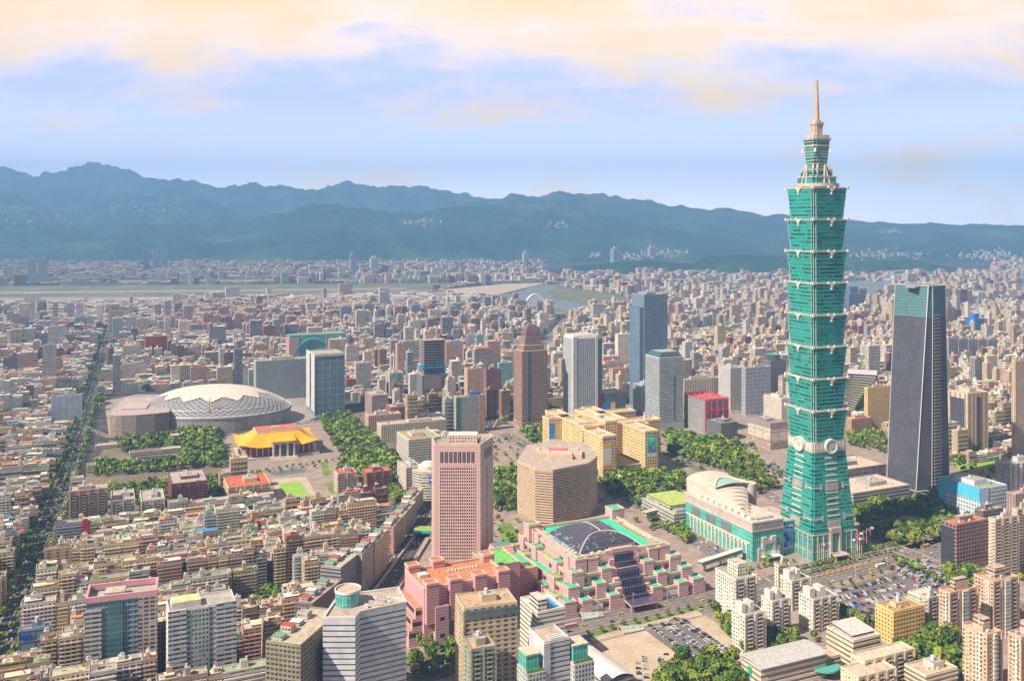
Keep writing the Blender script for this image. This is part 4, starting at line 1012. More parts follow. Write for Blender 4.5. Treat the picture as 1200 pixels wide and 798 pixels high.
# ------------------------------------------------------------------ faceted hotel
def hotel():
    by = 616; C = g(648, by); H = 64
    root = empty('hotel', (C[0], C[1], 0), 0, 'broad faceted beige hotel with tight rows of windows behind the pink exhibition hall', 'hotel')
    px = [(606, 602), (627, 614), (648, 616), (690, 606), (700, 596), (690, 579), (655, 573), (618, 580)]
    P = [(g(*p)[0] - C[0], g(*p)[1] - C[1]) for p in px]; excl([g(*p) for p in px])
    cxm = sum(p[0] for p in P) / 8; cym = sum(p[1] for p in P) / 8
    def sc_(f): return [(cxm + (p[0] - cxm) * f, cym + (p[1] - cym) * f) for p in P]
    b = MB(); b.prism(sc_(.985), 0, H, 'hotel_glass', 'roof', (.55, .42, .31), (.50, .44, .38), uo=0); b.build('window_wall', root)
    nf = 20
    for k in range(nf):
        b = MB(); z = 3 + k * (H - 3) / nf; b.prism(P, z, z + (H - 3) / nf * (.52 if k < nf - 1 else .35), 'plain', 'plain', (.58, .46, .35), bottom=True); b.build('floor_band', root)
    b = MB(); b.prism(P, H - 1.4, H + 1.6, 'plain', 'roof', (.60, .47, .36), (.46, .40, .35), bottom=True); b.build('roof_cornice', root)
    b = MB(); b.prism([(cxm - 32, cym - 14), (cxm + 28, cym - 18), (cxm + 30, cym + 14), (cxm - 28, cym + 16)], H + 1.6, H + 6.5, 'plain', 'roof', (.60, .46, .36), (.55, .45, .38)); b.build('roof_storey', root)
    b = MB(); b.box(cxm - 10, cxm + 16, cym - 22, cym - 6, H + 1.6, H + 8.5, 'plain', 'roof', (.62, .48, .38), (.60, .50, .42)); b.build('penthouse', root)
    b = MB(); b.box(cxm - 12, cxm + 10, cym + 5, cym + 12, H + 6.5, H + 9, 'plain', 'plain', (.68, .22, .22), (.7, .3, .3)); b.build('red_roof_panel', root)
    for i in range(5):
        b = MB(); b.cyl(cxm - 24 + i * 12, cym + 8 * (-1) ** i, 1.8, H + 6.5, H + 9.2, 'paint', 'paint', (.6, .56, .5), n=8); b.build('water_tank', root)
facade('hotel_glass', 2.6, 3.05, (.22, .80), (.3, .98), (.035, .025, .02), (.12, .09, .07))
hotel()

# ------------------------------------------------------------------ stepped pink exhibition hall
def exhibition_hall():
    C = g(663, 724); S = 146.0; H = 40
    root = empty('exhibition_hall', (C[0], C[1], 0), A, 'stepped pink striped exhibition hall with green terraces and a dark vaulted glass roof', 'exhibition hall')
    excl([en(C[0], C[1], *p) for p in ((-6, -6), (S + 6, -6), (S + 6, S + 6), (-6, S + 6))])
    pk = (.62, .43, .45); gr = (.10, .52, .32); gr2 = (.26, .44, .16)
    lv = [(0, 9.5), (9, 19), (18, 28.5), (27, 37)]
    for k, (ins, top) in enumerate(lv):
        e = ins * .85
        b = MB(); b.box(e, S - e, e, S - e, 0 if k == 0 else lv[k - 1][1] - .5, top, 'stripes', 'roof', pk, gr if k % 2 else gr2); t = b.build('terrace', root)
        b = MB()
        for q in ((e - .3, S - e + .3, e - .3, e + .7), (e - .3, S - e + .3, S - e - .7, S - e + .3), (e - .3, e + .7, e + .7, S - e - .7), (S - e - .7, S - e + .3, e + .7, S - e - .7)): b.box(*q, top - 1.0, top + 1.5, 'plain', 'plain', (.66, .45, .42), bottom=True)
        b.build('parapet', t)
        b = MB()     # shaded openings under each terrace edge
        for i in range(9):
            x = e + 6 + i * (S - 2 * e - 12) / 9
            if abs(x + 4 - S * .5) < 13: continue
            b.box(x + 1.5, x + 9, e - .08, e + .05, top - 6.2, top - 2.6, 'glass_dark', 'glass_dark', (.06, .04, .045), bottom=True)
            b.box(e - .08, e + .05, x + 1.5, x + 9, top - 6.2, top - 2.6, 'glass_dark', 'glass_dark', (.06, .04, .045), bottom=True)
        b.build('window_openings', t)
    # turrets standing on the terraces
    mid = S * .5
    def turret(x, y, w, z0, z1, cap):
        b = MB(); b.box(x - w / 2, x + w / 2, y - w / 2, y + w / 2, z0, z1, 'stripes', 'roof', (.66, .47, .48), cap); t = b.build('turret', root)
        b = MB()
        for q in ((-w / 2 - .25, w / 2 + .25, -w / 2 - .25, -w / 2 + .5), (-w / 2 - .25, w / 2 + .25, w / 2 - .5, w / 2 + .25), (-w / 2 - .25, -w / 2 + .5, -w / 2 + .5, w / 2 - .5), (w / 2 - .5, w / 2 + .25, -w / 2 + .5, w / 2 - .5)): b.box(x + q[0], x + q[1], y + q[2], y + q[3], z1 - .8, z1 + 1, 'plain', 'plain', (.68, .46, .43), bottom=True)
        b.build('turret_rim', t)
    for k, (ins, top) in enumerate(lv):
        e = ins * .85; tz = top + 3.6
        offs = [17, 46] if k % 2 == 0 else [27, 58]
        for o in offs:
            for sgn in (-1, 1):
                x = mid + sgn * (o + 6)
                if e + 4 < x < S - e - 4:
                    turret(x, e + 3.2, 10.5, max(0, top - 9), tz, gr); turret(e + 3.2, x, 10.5, max(0, top - 9), tz, gr if (k + o) % 2 else gr2); turret(S - e - 3.2, x, 10.5, max(0, top - 9), tz, gr)
        turret(e + 4, e + 4, 12, max(0, top - 9), tz + .8, gr); turret(S - e - 4, e + 4, 12, max(0, top - 9), tz + .8, gr); turret(e + 4, S - e - 4, 12, max(0, top - 9), tz + .8, gr2)
    turret(S - 24, S - 24, 15, 30, 50, gr); turret(24, S - 24, 13, 30, 46, gr2)
    # central glass cascade
    gcol = (.03, .03, .065)
    for k in range(6):
        w = 24 - k * .8; y0 = -4 + k * 5.0; zt_ = 11 + k * 6.1; b = MB(); b.box(mid - w / 2, mid + w / 2, y0, y0 + 5.4, 0, zt_, 'glass_dark', 'glass_dark', gcol); c_ = b.build('glass_cascade', root)
        b = MB(); b.box(mid - w / 2 - .1, mid + w / 2 + .1, y0 - .35, y0 - .01, zt_ - .8, zt_ + .05, 'paint', 'paint', (.20, .18, .28), bottom=True)
        for j in range(8): b.box(mid - w / 2 + j * w / 7 - .14, mid - w / 2 + j * w / 7 + .14, y0 - .2, y0 - .01, max(0, zt_ - 6.1), zt_ - .8, 'paint', 'paint', (.16, .15, .24))
        b.build('cascade_frame', c_)
    for sgn in (-1, 1):
        for k in range(5):
            b = MB(); w = 24 - k * .8; x0 = mid + sgn * (w / 2 + .1); x1 = mid + sgn * (w / 2 + 6); y0 = -2 + k * 5.6; b.box(min(x0, x1), max(x0, x1), y0, y0 + 8, 0, 9 + k * 7.0, 'stripes', 'roof', (.68, .47, .45), (.66, .46, .44)); b.build('cascade_flank', root)
    b = MB(); b.box(mid - 18, mid + 18, 24, 30, 38, 43, 'stripes', 'roof', (.68, .47, .45), (.55, .38, .34)); b.box(mid - 12, mid + 12, 24.2, 29.8, 43, 45, 'stripes', 'roof', (.68, .47, .45), (.55, .38, .34)); b.build('arch_head', root)
    b = MB(); b.prism([(mid - 15, -17), (mid + 15, -17), (mid + 13, -2), (mid - 13, -2)], 6.0, 7.6, 'plain', 'glass_dark', (.62, .48, .40), (.10, .08, .14), bottom=True)
    for x in (-13, 13): b.box(mid + x - .6, mid + x + .6, -15.6, -14.4, 0, 6, 'plain', 'plain', (.55, .38, .34))
    b.build('entrance_canopy', root)
    # upper roof, white sheet banner
    e = 25; b = MB(); b.box(e, S - e, e, S - e, 36, H, 'stripes', 'roof', pk, (.10, .62, .40)); b.build('upper_roof', root)
    b = MB()
    for q in ((e - .5, S - e + .5, e - .5, e + 1.4), (e - .5, S - e + .5, S - e - 1.4, S - e + .5), (e - .5, e + 1.4, e + 1.4, S - e - 1.4), (S - e - 1.4, S - e + .5, e + 1.4, S - e - 1.4)): b.box(*q, H - 1.5, H + 3, 'plain', 'plain', (.66, .47, .40), bottom=True)
    b.build('upper_parapet', root)
    b = MB()
    for i in range(14): b.box(S - e - 8, S - e - 5, e + 4 + i * 6, e + 9 + i * 6, H + .02, H + .8, 'paint', 'paint', (.62, .20, .10))
    b.build('roof_vents', root)
    # dark vault: an arch running north with sloping hips on all sides
    x0, x1, y0, y1 = 32, 100, 33, 103
    def vz(u, v):
        a = 1 - abs(2 * u - 1) ** 2.2; c = min(1, (1 - abs(2 * v - 1) ** 3.0)); fl = .55 * min(a, 1) + .45 * min(a, c)
        return H + .6 + 13.5 * min(a, c * (1.0))
    b = MB(); b.grid(lambda u, v: (x0 + u * (x1 - x0), y0 + v * (y1 - y0), vz(u, v)), 26, 26, 'vault_glass', (.045, .045, .07), sm=False); b.build('vault', root)
    b = MB()
    for t0, t1 in ((0, 1),):
        b.tube([(x0 + (x1 - x0) * (i / 24), y0 + (y1 - y0) * (.5 * (1 - (1 - min(1, (1 - abs(2 * i / 24 - 1) ** 2.2))) ** (1 / 3.0)) if 0 else .02 + .27 * sin(pi * i / 24)), vz(i / 24, .02 + .27 * sin(pi * i / 24)) + .35) for i in range(25)], .65, 'paint', (.62, .55, .50), 5)
    b.tube([((x0 + x1) / 2, y0 + (y1 - y0) * (.29 + .71 * i / 16), vz(.5, .29 + .71 * i / 16) + .3) for i in range(17)], .45, 'paint', (.62, .55, .50), 5)
    for (u0, v0, u1, v1) in ((0, 0, 1, 0), (1, 0, 1, 1), (1, 1, 0, 1), (0, 1, 0, 0)): b.tube([(x0 + (x1 - x0) * u0, y0 + (y1 - y0) * v0, H + .8), (x0 + (x1 - x0) * u1, y0 + (y1 - y0) * v1, H + .8)], .6, 'paint', (.6, .5, .44), 4)
    b.build('vault_ribs', root)
    for i in range(8):
        b = MB(); sx_ = 29 if i < 5 else 44 + (i - 5) * 8; sy = 36 + i * 6 if i < 5 else 29.6; b.box(sx_ - 1.6, sx_ + 1.6, sy - 1.4, sy + 2.4, H + .02, H + 3.2, 'paint', 'paint', (.55, .58, .60)); b.build('cooling_unit', root)
    b = MB(); b.box(27.4, 31, 68, 86, H + .02, H + 1.6, 'paint', 'paint', (.08, .28, .50)); b.build('blue_tarpaulin', root)
    b = MB(); b.box(S - 52, S - 26, -.5, -.01, 2.6, 7.2, 'paint', 'paint', (.70, .68, .66), bottom=True); b.build('wall_sign', root)
    b = MB(); b.box(14, 38, -.5, -.01, 3, 7.2, 'paint', 'paint', (.75, .72, .70), bottom=True); b.build('wall_sign', root)
newmat('vault_glass')
u = N('ShaderNodeNewGeometry'); tcn = N('ShaderNodeUVMap'); s_ = N('ShaderNodeSeparateXYZ'); Lk(tcn.outputs[0], s_.inputs[0])
gx = mth('GREATER_THAN', mth('FRACT', mth('DIVIDE', s_.outputs[0], 2.6)), .86); gy = mth('GREATER_THAN', mth('FRACT', mth('DIVIDE', s_.outputs[1], 5.2)), .93)
cb2 = N('ShaderNodeCombineXYZ'); Lk(mth('FLOOR', mth('DIVIDE', s_.outputs[0], 2.6)), cb2.inputs[0]); Lk(mth('FLOOR', mth('DIVIDE', s_.outputs[1], 2.6)), cb2.inputs[1])
wn = N('ShaderNodeTexWhiteNoise', noise_dimensions='2D'); Lk(cb2.outputs[0], wn.inputs[0])
big = noise(tcn.outputs[0], .045, 2, .5)
pat = mth('GREATER_THAN', mth('ADD', wn.outputs[0], mth('MULTIPLY', mth('SUBTRACT', big, .5), 2.2)), .94)
cc_ = mixc(pat, attr(), (.10, .22, .20)); cc_ = mixc(mth('MAXIMUM', gx, gy), cc_, (.16, .13, .16)); finish(cc_, .32, .5)
exhibition_hall()
# pink and green wing between the exhibition hall and the tower, two more on its west
def block(name, label, cat, c, e, n, zs, mats=('stripes', 'roof'), col=(.6, .35, .34), rc=(.3, .45, .2), a=A, pc=(.66, .45, .42), extra=None, group=None):
    """plain stepped block: c = ground point, e/n = size, zs = height; with parapet, roof and openings"""
    root = empty(name, (c[0], c[1], 0), a, label, cat, group); excl([en(c[0], c[1], x, y, a) for x, y in ((-2, -2), (e + 2, -2), (e + 2, n + 2), (-2, n + 2))])
    b = MB(); b.box(0, e, 0, n, 0, zs, mats[0], mats[1], col, rc, uo=0); b.build('wall', root)
    parapet(root, 0, e, 0, n, zs, pc, 1.3, .6, rc)
    return root
r1 = block('conference_wing', 'pink striped wing with angular green glazed hood left of the exhibition hall', 'hall', g(597, 700), 30, 62, 24, rc=(.30, .46, .18))
b = MB(); b.prism([(2, 44), (26, 44), (26, 60), (2, 60)], 24, 32, 'stripes', 'roof', (.6, .36, .35), (.12, .3, .25), pts2=[(5, 50), (24, 50), (24, 60), (5, 60)]); b.build('glazed_hood', r1)
b = MB(); b.box(8, 24, 8, 30, 24, 28, 'stripes', 'roof', (.62, .38, .36), (.15, .5, .3)); b.build('roof_storey', r1)
r1 = block('conference_wing', 'low pink striped block with pale green lawn roof beside the orange roofed hall', 'hall', g(572, 716), 32, 40, 40, rc=(.20, .52, .16))
def convention():
    C = g(497, 758); root = empty('convention_centre', (C[0], C[1], 0), radians(26), 'pink convention centre with broad orange roof and square corner turrets', 'convention centre')
    L, W, H = 78, 46, 47; a = radians(26); excl([en(C[0], C[1], x, y, a) for x, y in ((-6, -6), (L + 10, -6), (L + 10, W + 6), (-6, W + 6))])
    pk = (.64, .42, .44)
    b = MB(); b.box(0, L, 0, W, 0, H, 'stripes', 'roof', pk, (.50, .22, .13)); b.build('wall', root)
    b = MB()
    for q in ((-.5, L + .5, -.5, 1), (-.5, L + .5, W - 1, W + .5), (-.5, 1, 1, W - 1), (L - 1, L + .5, 1, W - 1)): b.box(*q, H - .5, H + 2.2, 'plain', 'plain', (.68, .44, .42), bottom=True)
    b.build('parapet', root)
    b = MB(); b.box(1.2, L - 1.2, 1.2, W - 1.2, H + .01, H + .2, 'roof', 'roof', (.54, .25, .15)); b.build('orange_roof', root)
    for (x, y) in ((6, -1), (27, -1), (50, -1), (72, -1), (L - 2, W - 6), (30, W), (6, W - 2)):
        b = MB(); b.box(x - 5.5, x + 5.5, y - 4, y + 6, 20 if y < 0 else 30, H + 6, 'stripes', 'roof', (.66, .39, .38), (.62, .26, .14)); t = b.build('turret', root)
        b = MB()
        for q in ((-5.8, 5.8, -4.3, -3.4), (-5.8, 5.8, 5.4, 6.3), (-5.8, -4.9, -3.4, 5.4), (4.9, 5.8, -3.4, 5.4)): b.box(x + q[0], x + q[1], y + q[2], y + q[3], H + 5.4, H + 7.2, 'plain', 'plain', (.7, .47, .44), bottom=True)
        b.build('turret_rim', t)
    for k in range(4):      # stepped bays on the south side and the terraces on the west
        b = MB(); b.box(8 + k * 17, 20 + k * 17, -6, .01, 0, 34 - (k % 2) * 7, 'stripes', 'roof', pk, (.62, .38, .34)); b.build('front_bay', root)
    for k, (d, z) in enumerate(((12, 14), (9, 23), (6, 32))):
        b = MB(); b.box(-d, .01, 4, W - 2, 0 if k == 0 else z - 9.2, z, 'stripes', 'roof', pk, (.50, .26, .16)); t = b.build('west_terrace', root)
        b = MB(); b.box(-d - .1, -d + .02, 8, W - 6, z - 6, z - 2, 'glass_dark', 'glass_dark', (.07, .04, .05), bottom=True); b.box(-d + .01, -.01, 3.9, 4.02, z - 6, z - 2.5, 'glass_dark', 'glass_dark', (.05, .04, .04), bottom=True); b.build('terrace_opening', t)
    for (x, z0) in ((12, 22), (46, 22), (12, 8), (29, 8), (46, 8), (62, 12), (29, 15), (62, 20)):
        b = MB(); b.box(x, x + 4, -6.1, -5.95, z0, z0 + 3, 'glass_dark', 'glass_dark', (.05, .03, .08), bottom=True); b.build('window', root)
    for i in range(9):
        b = MB(); b.cyl(34 + i * 3.4, W - 16, 1.1, H + .2, H + 1.9, 'paint', 'paint', (.62, .60, .58), n=8); b.build('roof_fan', root)
    b = MB(); b.box(6, 14, W - 20, W - 12, H + .2, H + 3, 'paint', 'paint', (.55, .55, .55)); b.build('rooftop_unit', root)
convention()

# ------------------------------------------------------------------ city hall: crossing wings
def city_hall():
    yel = (.72, .54, .33); col2 = (.66, .48, .30)
    C = g(756, 556); root = empty('city_hall', (C[0], C[1], 0), A, 'wide yellow city hall of crossing wings with poster panels on its end walls', 'city hall')
    def loc(p):
        x, y = p[0] - C[0], p[1] - C[1]; return (x * cos(A) + y * sin(A), -x * sin(A) + y * cos(A))
    H = 59
    wings = [('south_wing', 0, 22, 0, 62, H), ('south_wing', -64, -42, 8, 66, H - 3), ('main_wing', -64, 66, 62, 84, H), ('main_wing', -86, 66, 132, 154, H), ('north_wing', 0, 22, 84, 190, H), ('north_wing', -64, -42, 84, 190, H), ('core', -30, -10, 60, 156, H + 5), ('east_wing', 22, 40, 52, 92, H - 2)]
    excl([en(*C, *p) for p in ((-90, -20), (75, -20), (75, 195), (-90, 195))])
    for nm, x0, x1, y0, y1, h in wings:
        b = MB(); b.box(x0, x1, y0, y1, 0, h, 'wall_cityhall', 'roof', yel, (.58, .48, .38), uo=0); wg = b.build(nm, root)
        b = MB()
        for q in ((x0 - .3, x1 + .3, y0 - .3, y0 + .8), (x0 - .3, x1 + .3, y1 - .8, y1 + .3), (x0 - .3, x0 + .8, y0 + .8, y1 - .8), (x1 - .8, x1 + .3, y0 + .8, y1 - .8)): b.box(*q, h - 1.0, h + 2.2, 'plain', 'plain', (.74, .57, .37), bottom=True)
        b.build('parapet', wg)
        if y1 - y0 > 40:
            b = MB()
            for k in range(11): b.box(x0 - .4, x0 + .01, y0 + 6, y1 - 4, 8 + k * 4.2, 9.7 + k * 4.2, 'plain', 'plain', (.78, .62, .36), bottom=True)
            b.build('sill_bands', wg)
        b = MB()
        for k in range(3): b.box(x0 + 3 + k * 5, x0 + 6 + k * 5, y0 + (y1 - y0) * .4, y0 + (y1 - y0) * .4 + 3, h + .05, h + 2.4, 'paint', 'paint', (.6, .58, .54))
        b.build('rooftop_unit', wg)
    for x0, x1, y0, y1, h in ((-42, 0, 10, 60, 13), (-74, -64, 20, 62, 10), (22, 46, 8, 50, 12), (-90, -64, 84, 130, 15), (4, 18, -12, -.1, 8)):
        b = MB(); b.box(x0 + .05, x1 - .05, y0, y1, 0, h, 'wall_ribbon', 'roof', (.46, .34, .28), (.40, .36, .24)); b.build('podium', root)
    def poster(x0, x1, y, z0, z1, cols, nm='poster'):
        b = MB(); n = len(cols); b.box(x0 - .3, x1 + .3, y - .1, y + .05, z0 - .3, z1 + .3, 'paint', 'paint', (.7, .7, .7), bottom=True); p = b.build('poster_frame', root)
        b = MB()
        for i, c in enumerate(cols): b.box(x0, x1, y - .2, y - .1, z0 + (z1 - z0) * i / n, z0 + (z1 - z0) * (i + 1) / n, 'paint', 'paint', c, bottom=True)
        b.build('poster_picture', p); return p
    p = poster(3.5, 18.5, 0, 24, 55, [(.72, .72, .74), (.10, .30, .42), (.06, .50, .50), (.06, .52, .52), (.06, .52, .52)])
    b = MB(); rr = random.Random(3)
    for _ in range(16):
        x, z = rr.uniform(5, 16), rr.uniform(29, 41); b.box(x, x + rr.uniform(1, 2.6), -.26, -.21, z, z + rr.uniform(1, 3), 'paint', 'paint', rr.choice([(.06, .06, .14), (.7, .5, .45), (.75, .75, .75), (.6, .25, .3), (.08, .08, .1)]), bottom=True)
    b.box(5.5, 16.5, -.26, -.21, 49, 51.2, 'paint', 'paint', (.62, .72, .12), bottom=True); b.box(7, 15, -.26, -.21, 46.6, 47.8, 'paint', 'paint', (.8, .8, .75), bottom=True); b.build('poster_motif', p)
    poster(-62.5, -50, 8, 10, 48, [(.75, .35, .10), (.75, .70, .55), (.78, .76, .74), (.78, .76, .74), (.75, .5, .15)])
    poster(-85.5, -76, 132, 14, 54, [(.76, .76, .76), (.72, .76, .8), (.06, .30, .62), (.05, .22, .58), (.06, .26, .60)])
    b = MB(); b.cyl(-20, 100, 7, H + 5, H + 9, 'plain', 'roof', (.76, .62, .46), (.74, .66, .58), n=16); b.build('roof_lantern', root)
    b = MB(); b.cyl(45, 74, 1.6, H - 2, H + 12, 'plain', 'plain', (.80, .78, .70), n=8, r2=.8); b.build('roof_mast', root)
facade('wall_cityhall', 3.8, 4.2, (.26, .70), (.28, .74), (.045, .03, .025), (.12, .09, .06))
city_hall()

# ------------------------------------------------------------------ memorial hall with golden roof
def memorial():
    C = g(285.5, 540); L = 0
    X, Y, L, W = foot(285.5, 540, 250, 371)
    W = 76; H = 17
    root = empty('memorial_hall', (C[0], C[1], 0), A, 'low memorial hall with great upswept golden roof and red walls in the park', 'memorial hall')
    excl([en(*C, *p) for p in ((-10, -10), (L + 10, -10), (L + 10, W + 10), (-10, W + 10))])
    b = MB(); b.box(-4, L + 4, -4, W + 4, 0, 3, 'plain', 'plain', (.58, .50, .44)); b.build('base_platform', root)
    b = MB(); b.box(7, L - 7, 7, W - 7, 3, H + 1, 'plain', 'plain', (.40, .10, .09)); b.build('red_wall', root)
    b = MB()
    for i in range(13):
        x = 2 + i * (L - 4) / 12
        b.box(x - .9, x + .9, 2, 3.8, 3, H, 'plain', 'plain', (.60, .56, .52)); b.box(x - .9, x + .9, W - 3.8, W - 2, 3, H, 'plain', 'plain', (.60, .56, .52))
        y = 2 + i * (W - 4) / 12; b.box(2, 3.8, y - .9, y + .9, 3, H + .01, 'plain', 'plain', (.60, .56, .52)); b.box(L - 3.8, L - 2, y - .9, y + .9, 3, H + .01, 'plain', 'plain', (.60, .56, .52))
    b.build('colonnade', root)
    # roof surface: concave slopes rising from upturned corners to a flat rectangular top
    inx, iny, top = 26, 24, 36
    def rz(x, y):
        tx = min(max(0, min(x, L - x) / inx), 1); ty = min(max(0, min(y, W - y) / iny), 1); t = min(tx, ty)
        ex_ = max(0, 1 - min(x, L - x) / 26); ey = max(0, 1 - min(y, W - y) / 26); up = 6.0 * (ex_ * ey) ** 1.3
        return H + 1.0 + (top - H - 1) * (t ** 1.55) + up
    o = 5
    def fn(u, v):
        x = -o + u * (L + 2 * o); y = -o + v * (W + 2 * o); xx = (x + o) * L / (L + 2 * o); yy = (y + o) * W / (W + 2 * o)
        return (x, y, rz(xx, yy))
    b = MB(); b.grid(fn, 48, 40, 'golden_tiles', (.86, .42, .02)); b.grid(lambda u, v: tuple(np.add(fn(1 - u, v), (0, 0, -.9)).tolist()), 24, 20, 'plain', (.55, .36, .12)); b.build('golden_roof', root)
    b = MB(); b.box(inx - 4, L - inx + 4, iny - 4, W - iny + 4, top - 3, top + 1.5, 'plain', 'roof', (.72, .66, .60), (.46, .20, .15)); b.build('flat_roof_rim', root)
    b = MB(); b.box(inx - 2.8, L - inx + 2.8, iny - 2.8, W - iny + 2.8, top + 1.5, top + 1.8, 'roof', 'roof', (.50, .20, .14)); b.box(L * .43, L * .57, W * .44, W * .54, top + 1.8, top + 3.4, 'plain', 'plain', (.60, .42, .36)); b.build('flat_roof', root)
    # raised porch over the entrance
    m = L * .53; pw = 17
    b = MB()
    for x in (-pw + 1.6, -pw / 3, pw / 3, pw - 1.6): b.box(m + x - 1.4, m + x + 1.4, -9, -6.4, 0, 22, 'plain', 'plain', (.66, .62, .57))
    b.build('porch_column', root)
    b = MB(); b.box(m - pw, m + pw, -9.2, 10, 21.8, 26, 'plain', 'plain', (.62, .57, .50), bottom=True); b.build('porch_beam', root)
    b = MB(); b.box(m - pw + 2, m + pw - 2, -3, 9, 3, 21.8, 'glass_dark', 'plain', (.06, .05, .07)); b.build('porch_doors', root)
    b = MB()
    b.grid(lambda u, v: (m - pw - 1.5 + u * (2 * pw + 3), -11 + v * 31, 26.2 + 5.5 * v ** 1.2), 6, 8, 'golden_tiles', (.86, .42, .02))
    for u in (0, 1):
        x = m - pw - 1.5 + u * (2 * pw + 3); q = [(x, -11, 26.2), (x, 20, 31.7), (x, 20, 20), (x, -11, 25.6)]; b.face(q if u == 0 else q[::-1], 'plain', (.7, .5, .25))
    b.build('porch_roof', root)
    b = MB()
    for s_ in range(4): b.box(m - 20, m + 20, -22 + s_ * 3, -4, 0, .7 + s_ * .7, 'plain', 'plain', (.55, .48, .43))
    b.build('steps', root)
newmat('golden_tiles')
u = N('ShaderNodeUVMap'); wv_ = N('ShaderNodeTexWave'); wv_.inputs['Scale'].default_value = .55; wv_.bands_direction = 'X'; Lk(u.outputs[0], wv_.inputs[0])
d = noise(objpos(), .06, 4, .6)
finish(mixc(1, attr(), ramp(d, [(.3, (.86, .84, .9)), (.7, (1.05, 1.06, 1.0))]), 'MULTIPLY'), .5, .35, bump=wv_.outputs[1], bstr=.25, bdist=.2)
memorial()

# ------------------------------------------------------------------ oval stadium under construction
def stadium():
    cx, cy = (251 - 600) / FPX * 1672, 1672.0; RX, RY = 134.0, 100.0; Hw, Ht = 27, 63
    root = empty('domed_stadium', (cx, cy, 0), radians(4), 'huge oval domed stadium with white roof membrane and bare lattice shell', 'stadium')
    excl([(cx + (RX + 10) * cos(t), cy + (RY + 10) * sin(t)) for t in np.linspace(0, 2 * pi, 30)[:-1]])
    def S(rr, th): k = rr; return (RX * k * cos(th), RY * k * sin(th), Hw - 1 + (Ht - Hw) * (1 - k ** 2.6))
    n = 72
    b = MB()
    for i in range(n):
        t0, t1 = 2 * pi * i / n, 2 * pi * (i + 1) / n; c = jit((.36, .34, .34), LR, .10)
        b.face([(RX * cos(t0), RY * sin(t0), 0), (RX * cos(t1), RY * sin(t1), 0), (RX * 1.012 * cos(t1), RY * 1.012 * sin(t1), Hw - 3), (RX * 1.012 * cos(t0), RY * 1.012 * sin(t0), Hw - 3)], 'plain', c)
    b.build('outer_wall', root)
    b = MB(); b.grid(lambda u, v: tuple(np.add(S(.42 + .60 * v, -2 * pi * u), (0, 0, -2.0)).tolist()), 72, 6, 'plain', (.24, .25, .27)); b.build('inner_shell', root)
    b = MB()
    NZ = 13
    def zig(t): 
        f = (t / (2 * pi) * NZ) % 1; return .60 + .13 * abs(2 * f - 1)
    b.grid(lambda u, v: tuple(np.add(S(v * zig(2 * pi * u), 2 * pi * u), (0, 0, .5)).tolist()), NZ * 8, 8, 'plain', (.66, .60, .54)); b.build('roof_membrane', root)
    b = MB(); m = 60
    for i in range(m):
        for sg in (-1, 1):
            t0 = 2 * pi * i / m
            pts = [S(1.005 - .47 * k / 6, t0 + sg * .70 * (k / 6) ** .9) for k in range(7)]
            b.tube(pts, .42, 'paint', (.52, .51, .52), 4)
    b.build('lattice', root)
    b = MB()
    for rr, w_ in ((1.01, 1.1), (.90, .6)):
        b.tube([S(rr, 2 * pi * k / 60) for k in range(61)], w_, 'paint', (.68, .64, .62), 5)
    b.build('ring_beam', root)
    # scaffolded concrete block on its west side
    C = g(130, 508); X, Y, L, W = foot(145, 512, 131, 190)
    r2 = empty('scaffolded_building', (X, Y, 0), radians(14), 'brown scaffold-wrapped concrete block with curved corner on the left of the stadium', 'building')
    excl([en(X, Y, x, y, radians(14)) for x, y in ((-30, -6), (L + 10, -6), (L, 160), (-45, 160))])
    P = [(-24, 60), (-25, 12), (-21, 3), (-13, -3), (-2, -6), (20, -7), (48, -2), (70, 6), (60, 150), (-22, 165)]
    b = MB(); b.prism(P, 0, 37, 'scaffold', 'roof', (.42, .34, .29), (.46, .40, .38)); b.build('wall', r2)
    cxm = sum(p[0] for p in P) / 10; cym = sum(p[1] for p in P) / 10
    for k in range(9):
        b = MB(); Q = [(cxm + (p[0] - cxm) * 1.012, cym + (p[1] - cym) * 1.006) for p in P]; b.prism(Q, 4 + k * 4.0, 4.7 + k * 4.0, 'plain', 'plain', (.52, .44, .38), bottom=True); b.build('floor_edge', r2)
    b = MB(); b.box(-10, 30, 40, 90, 37, 39, 'plain', 'roof', (.5, .44, .4), (.5, .44, .4)); b.box(20, 46, 100, 120, 37, 40, 'plain', 'roof', (.6, .55, .5)); b.build('roof_storey', r2)
    # crawler crane in front
    q = g(243, 506); cr = empty('crane', (q[0], q[1], 0), 0, 'slim red lattice crane standing before the stadium lattice', 'crane')
    b = MB(); b.tube([(0, 0, 3), (4, 2, 58)], [1.3, .7], 'paint', (.55, .16, .10), 4); b.build('boom', cr)
    b = MB(); b.box(-4, 4, -3, 3, 0, 3.4, 'paint', 'paint', (.55, .16, .08)); b.build('cab', cr)
facade('scaffold', 2.2, 2.0, (.12, .9), (.2, .95), (.17, .13, .11), (.34, .28, .24))
stadium()

# ------------------------------------------------------------------ other recognisable buildings
W1 = (.68, .66, .63)
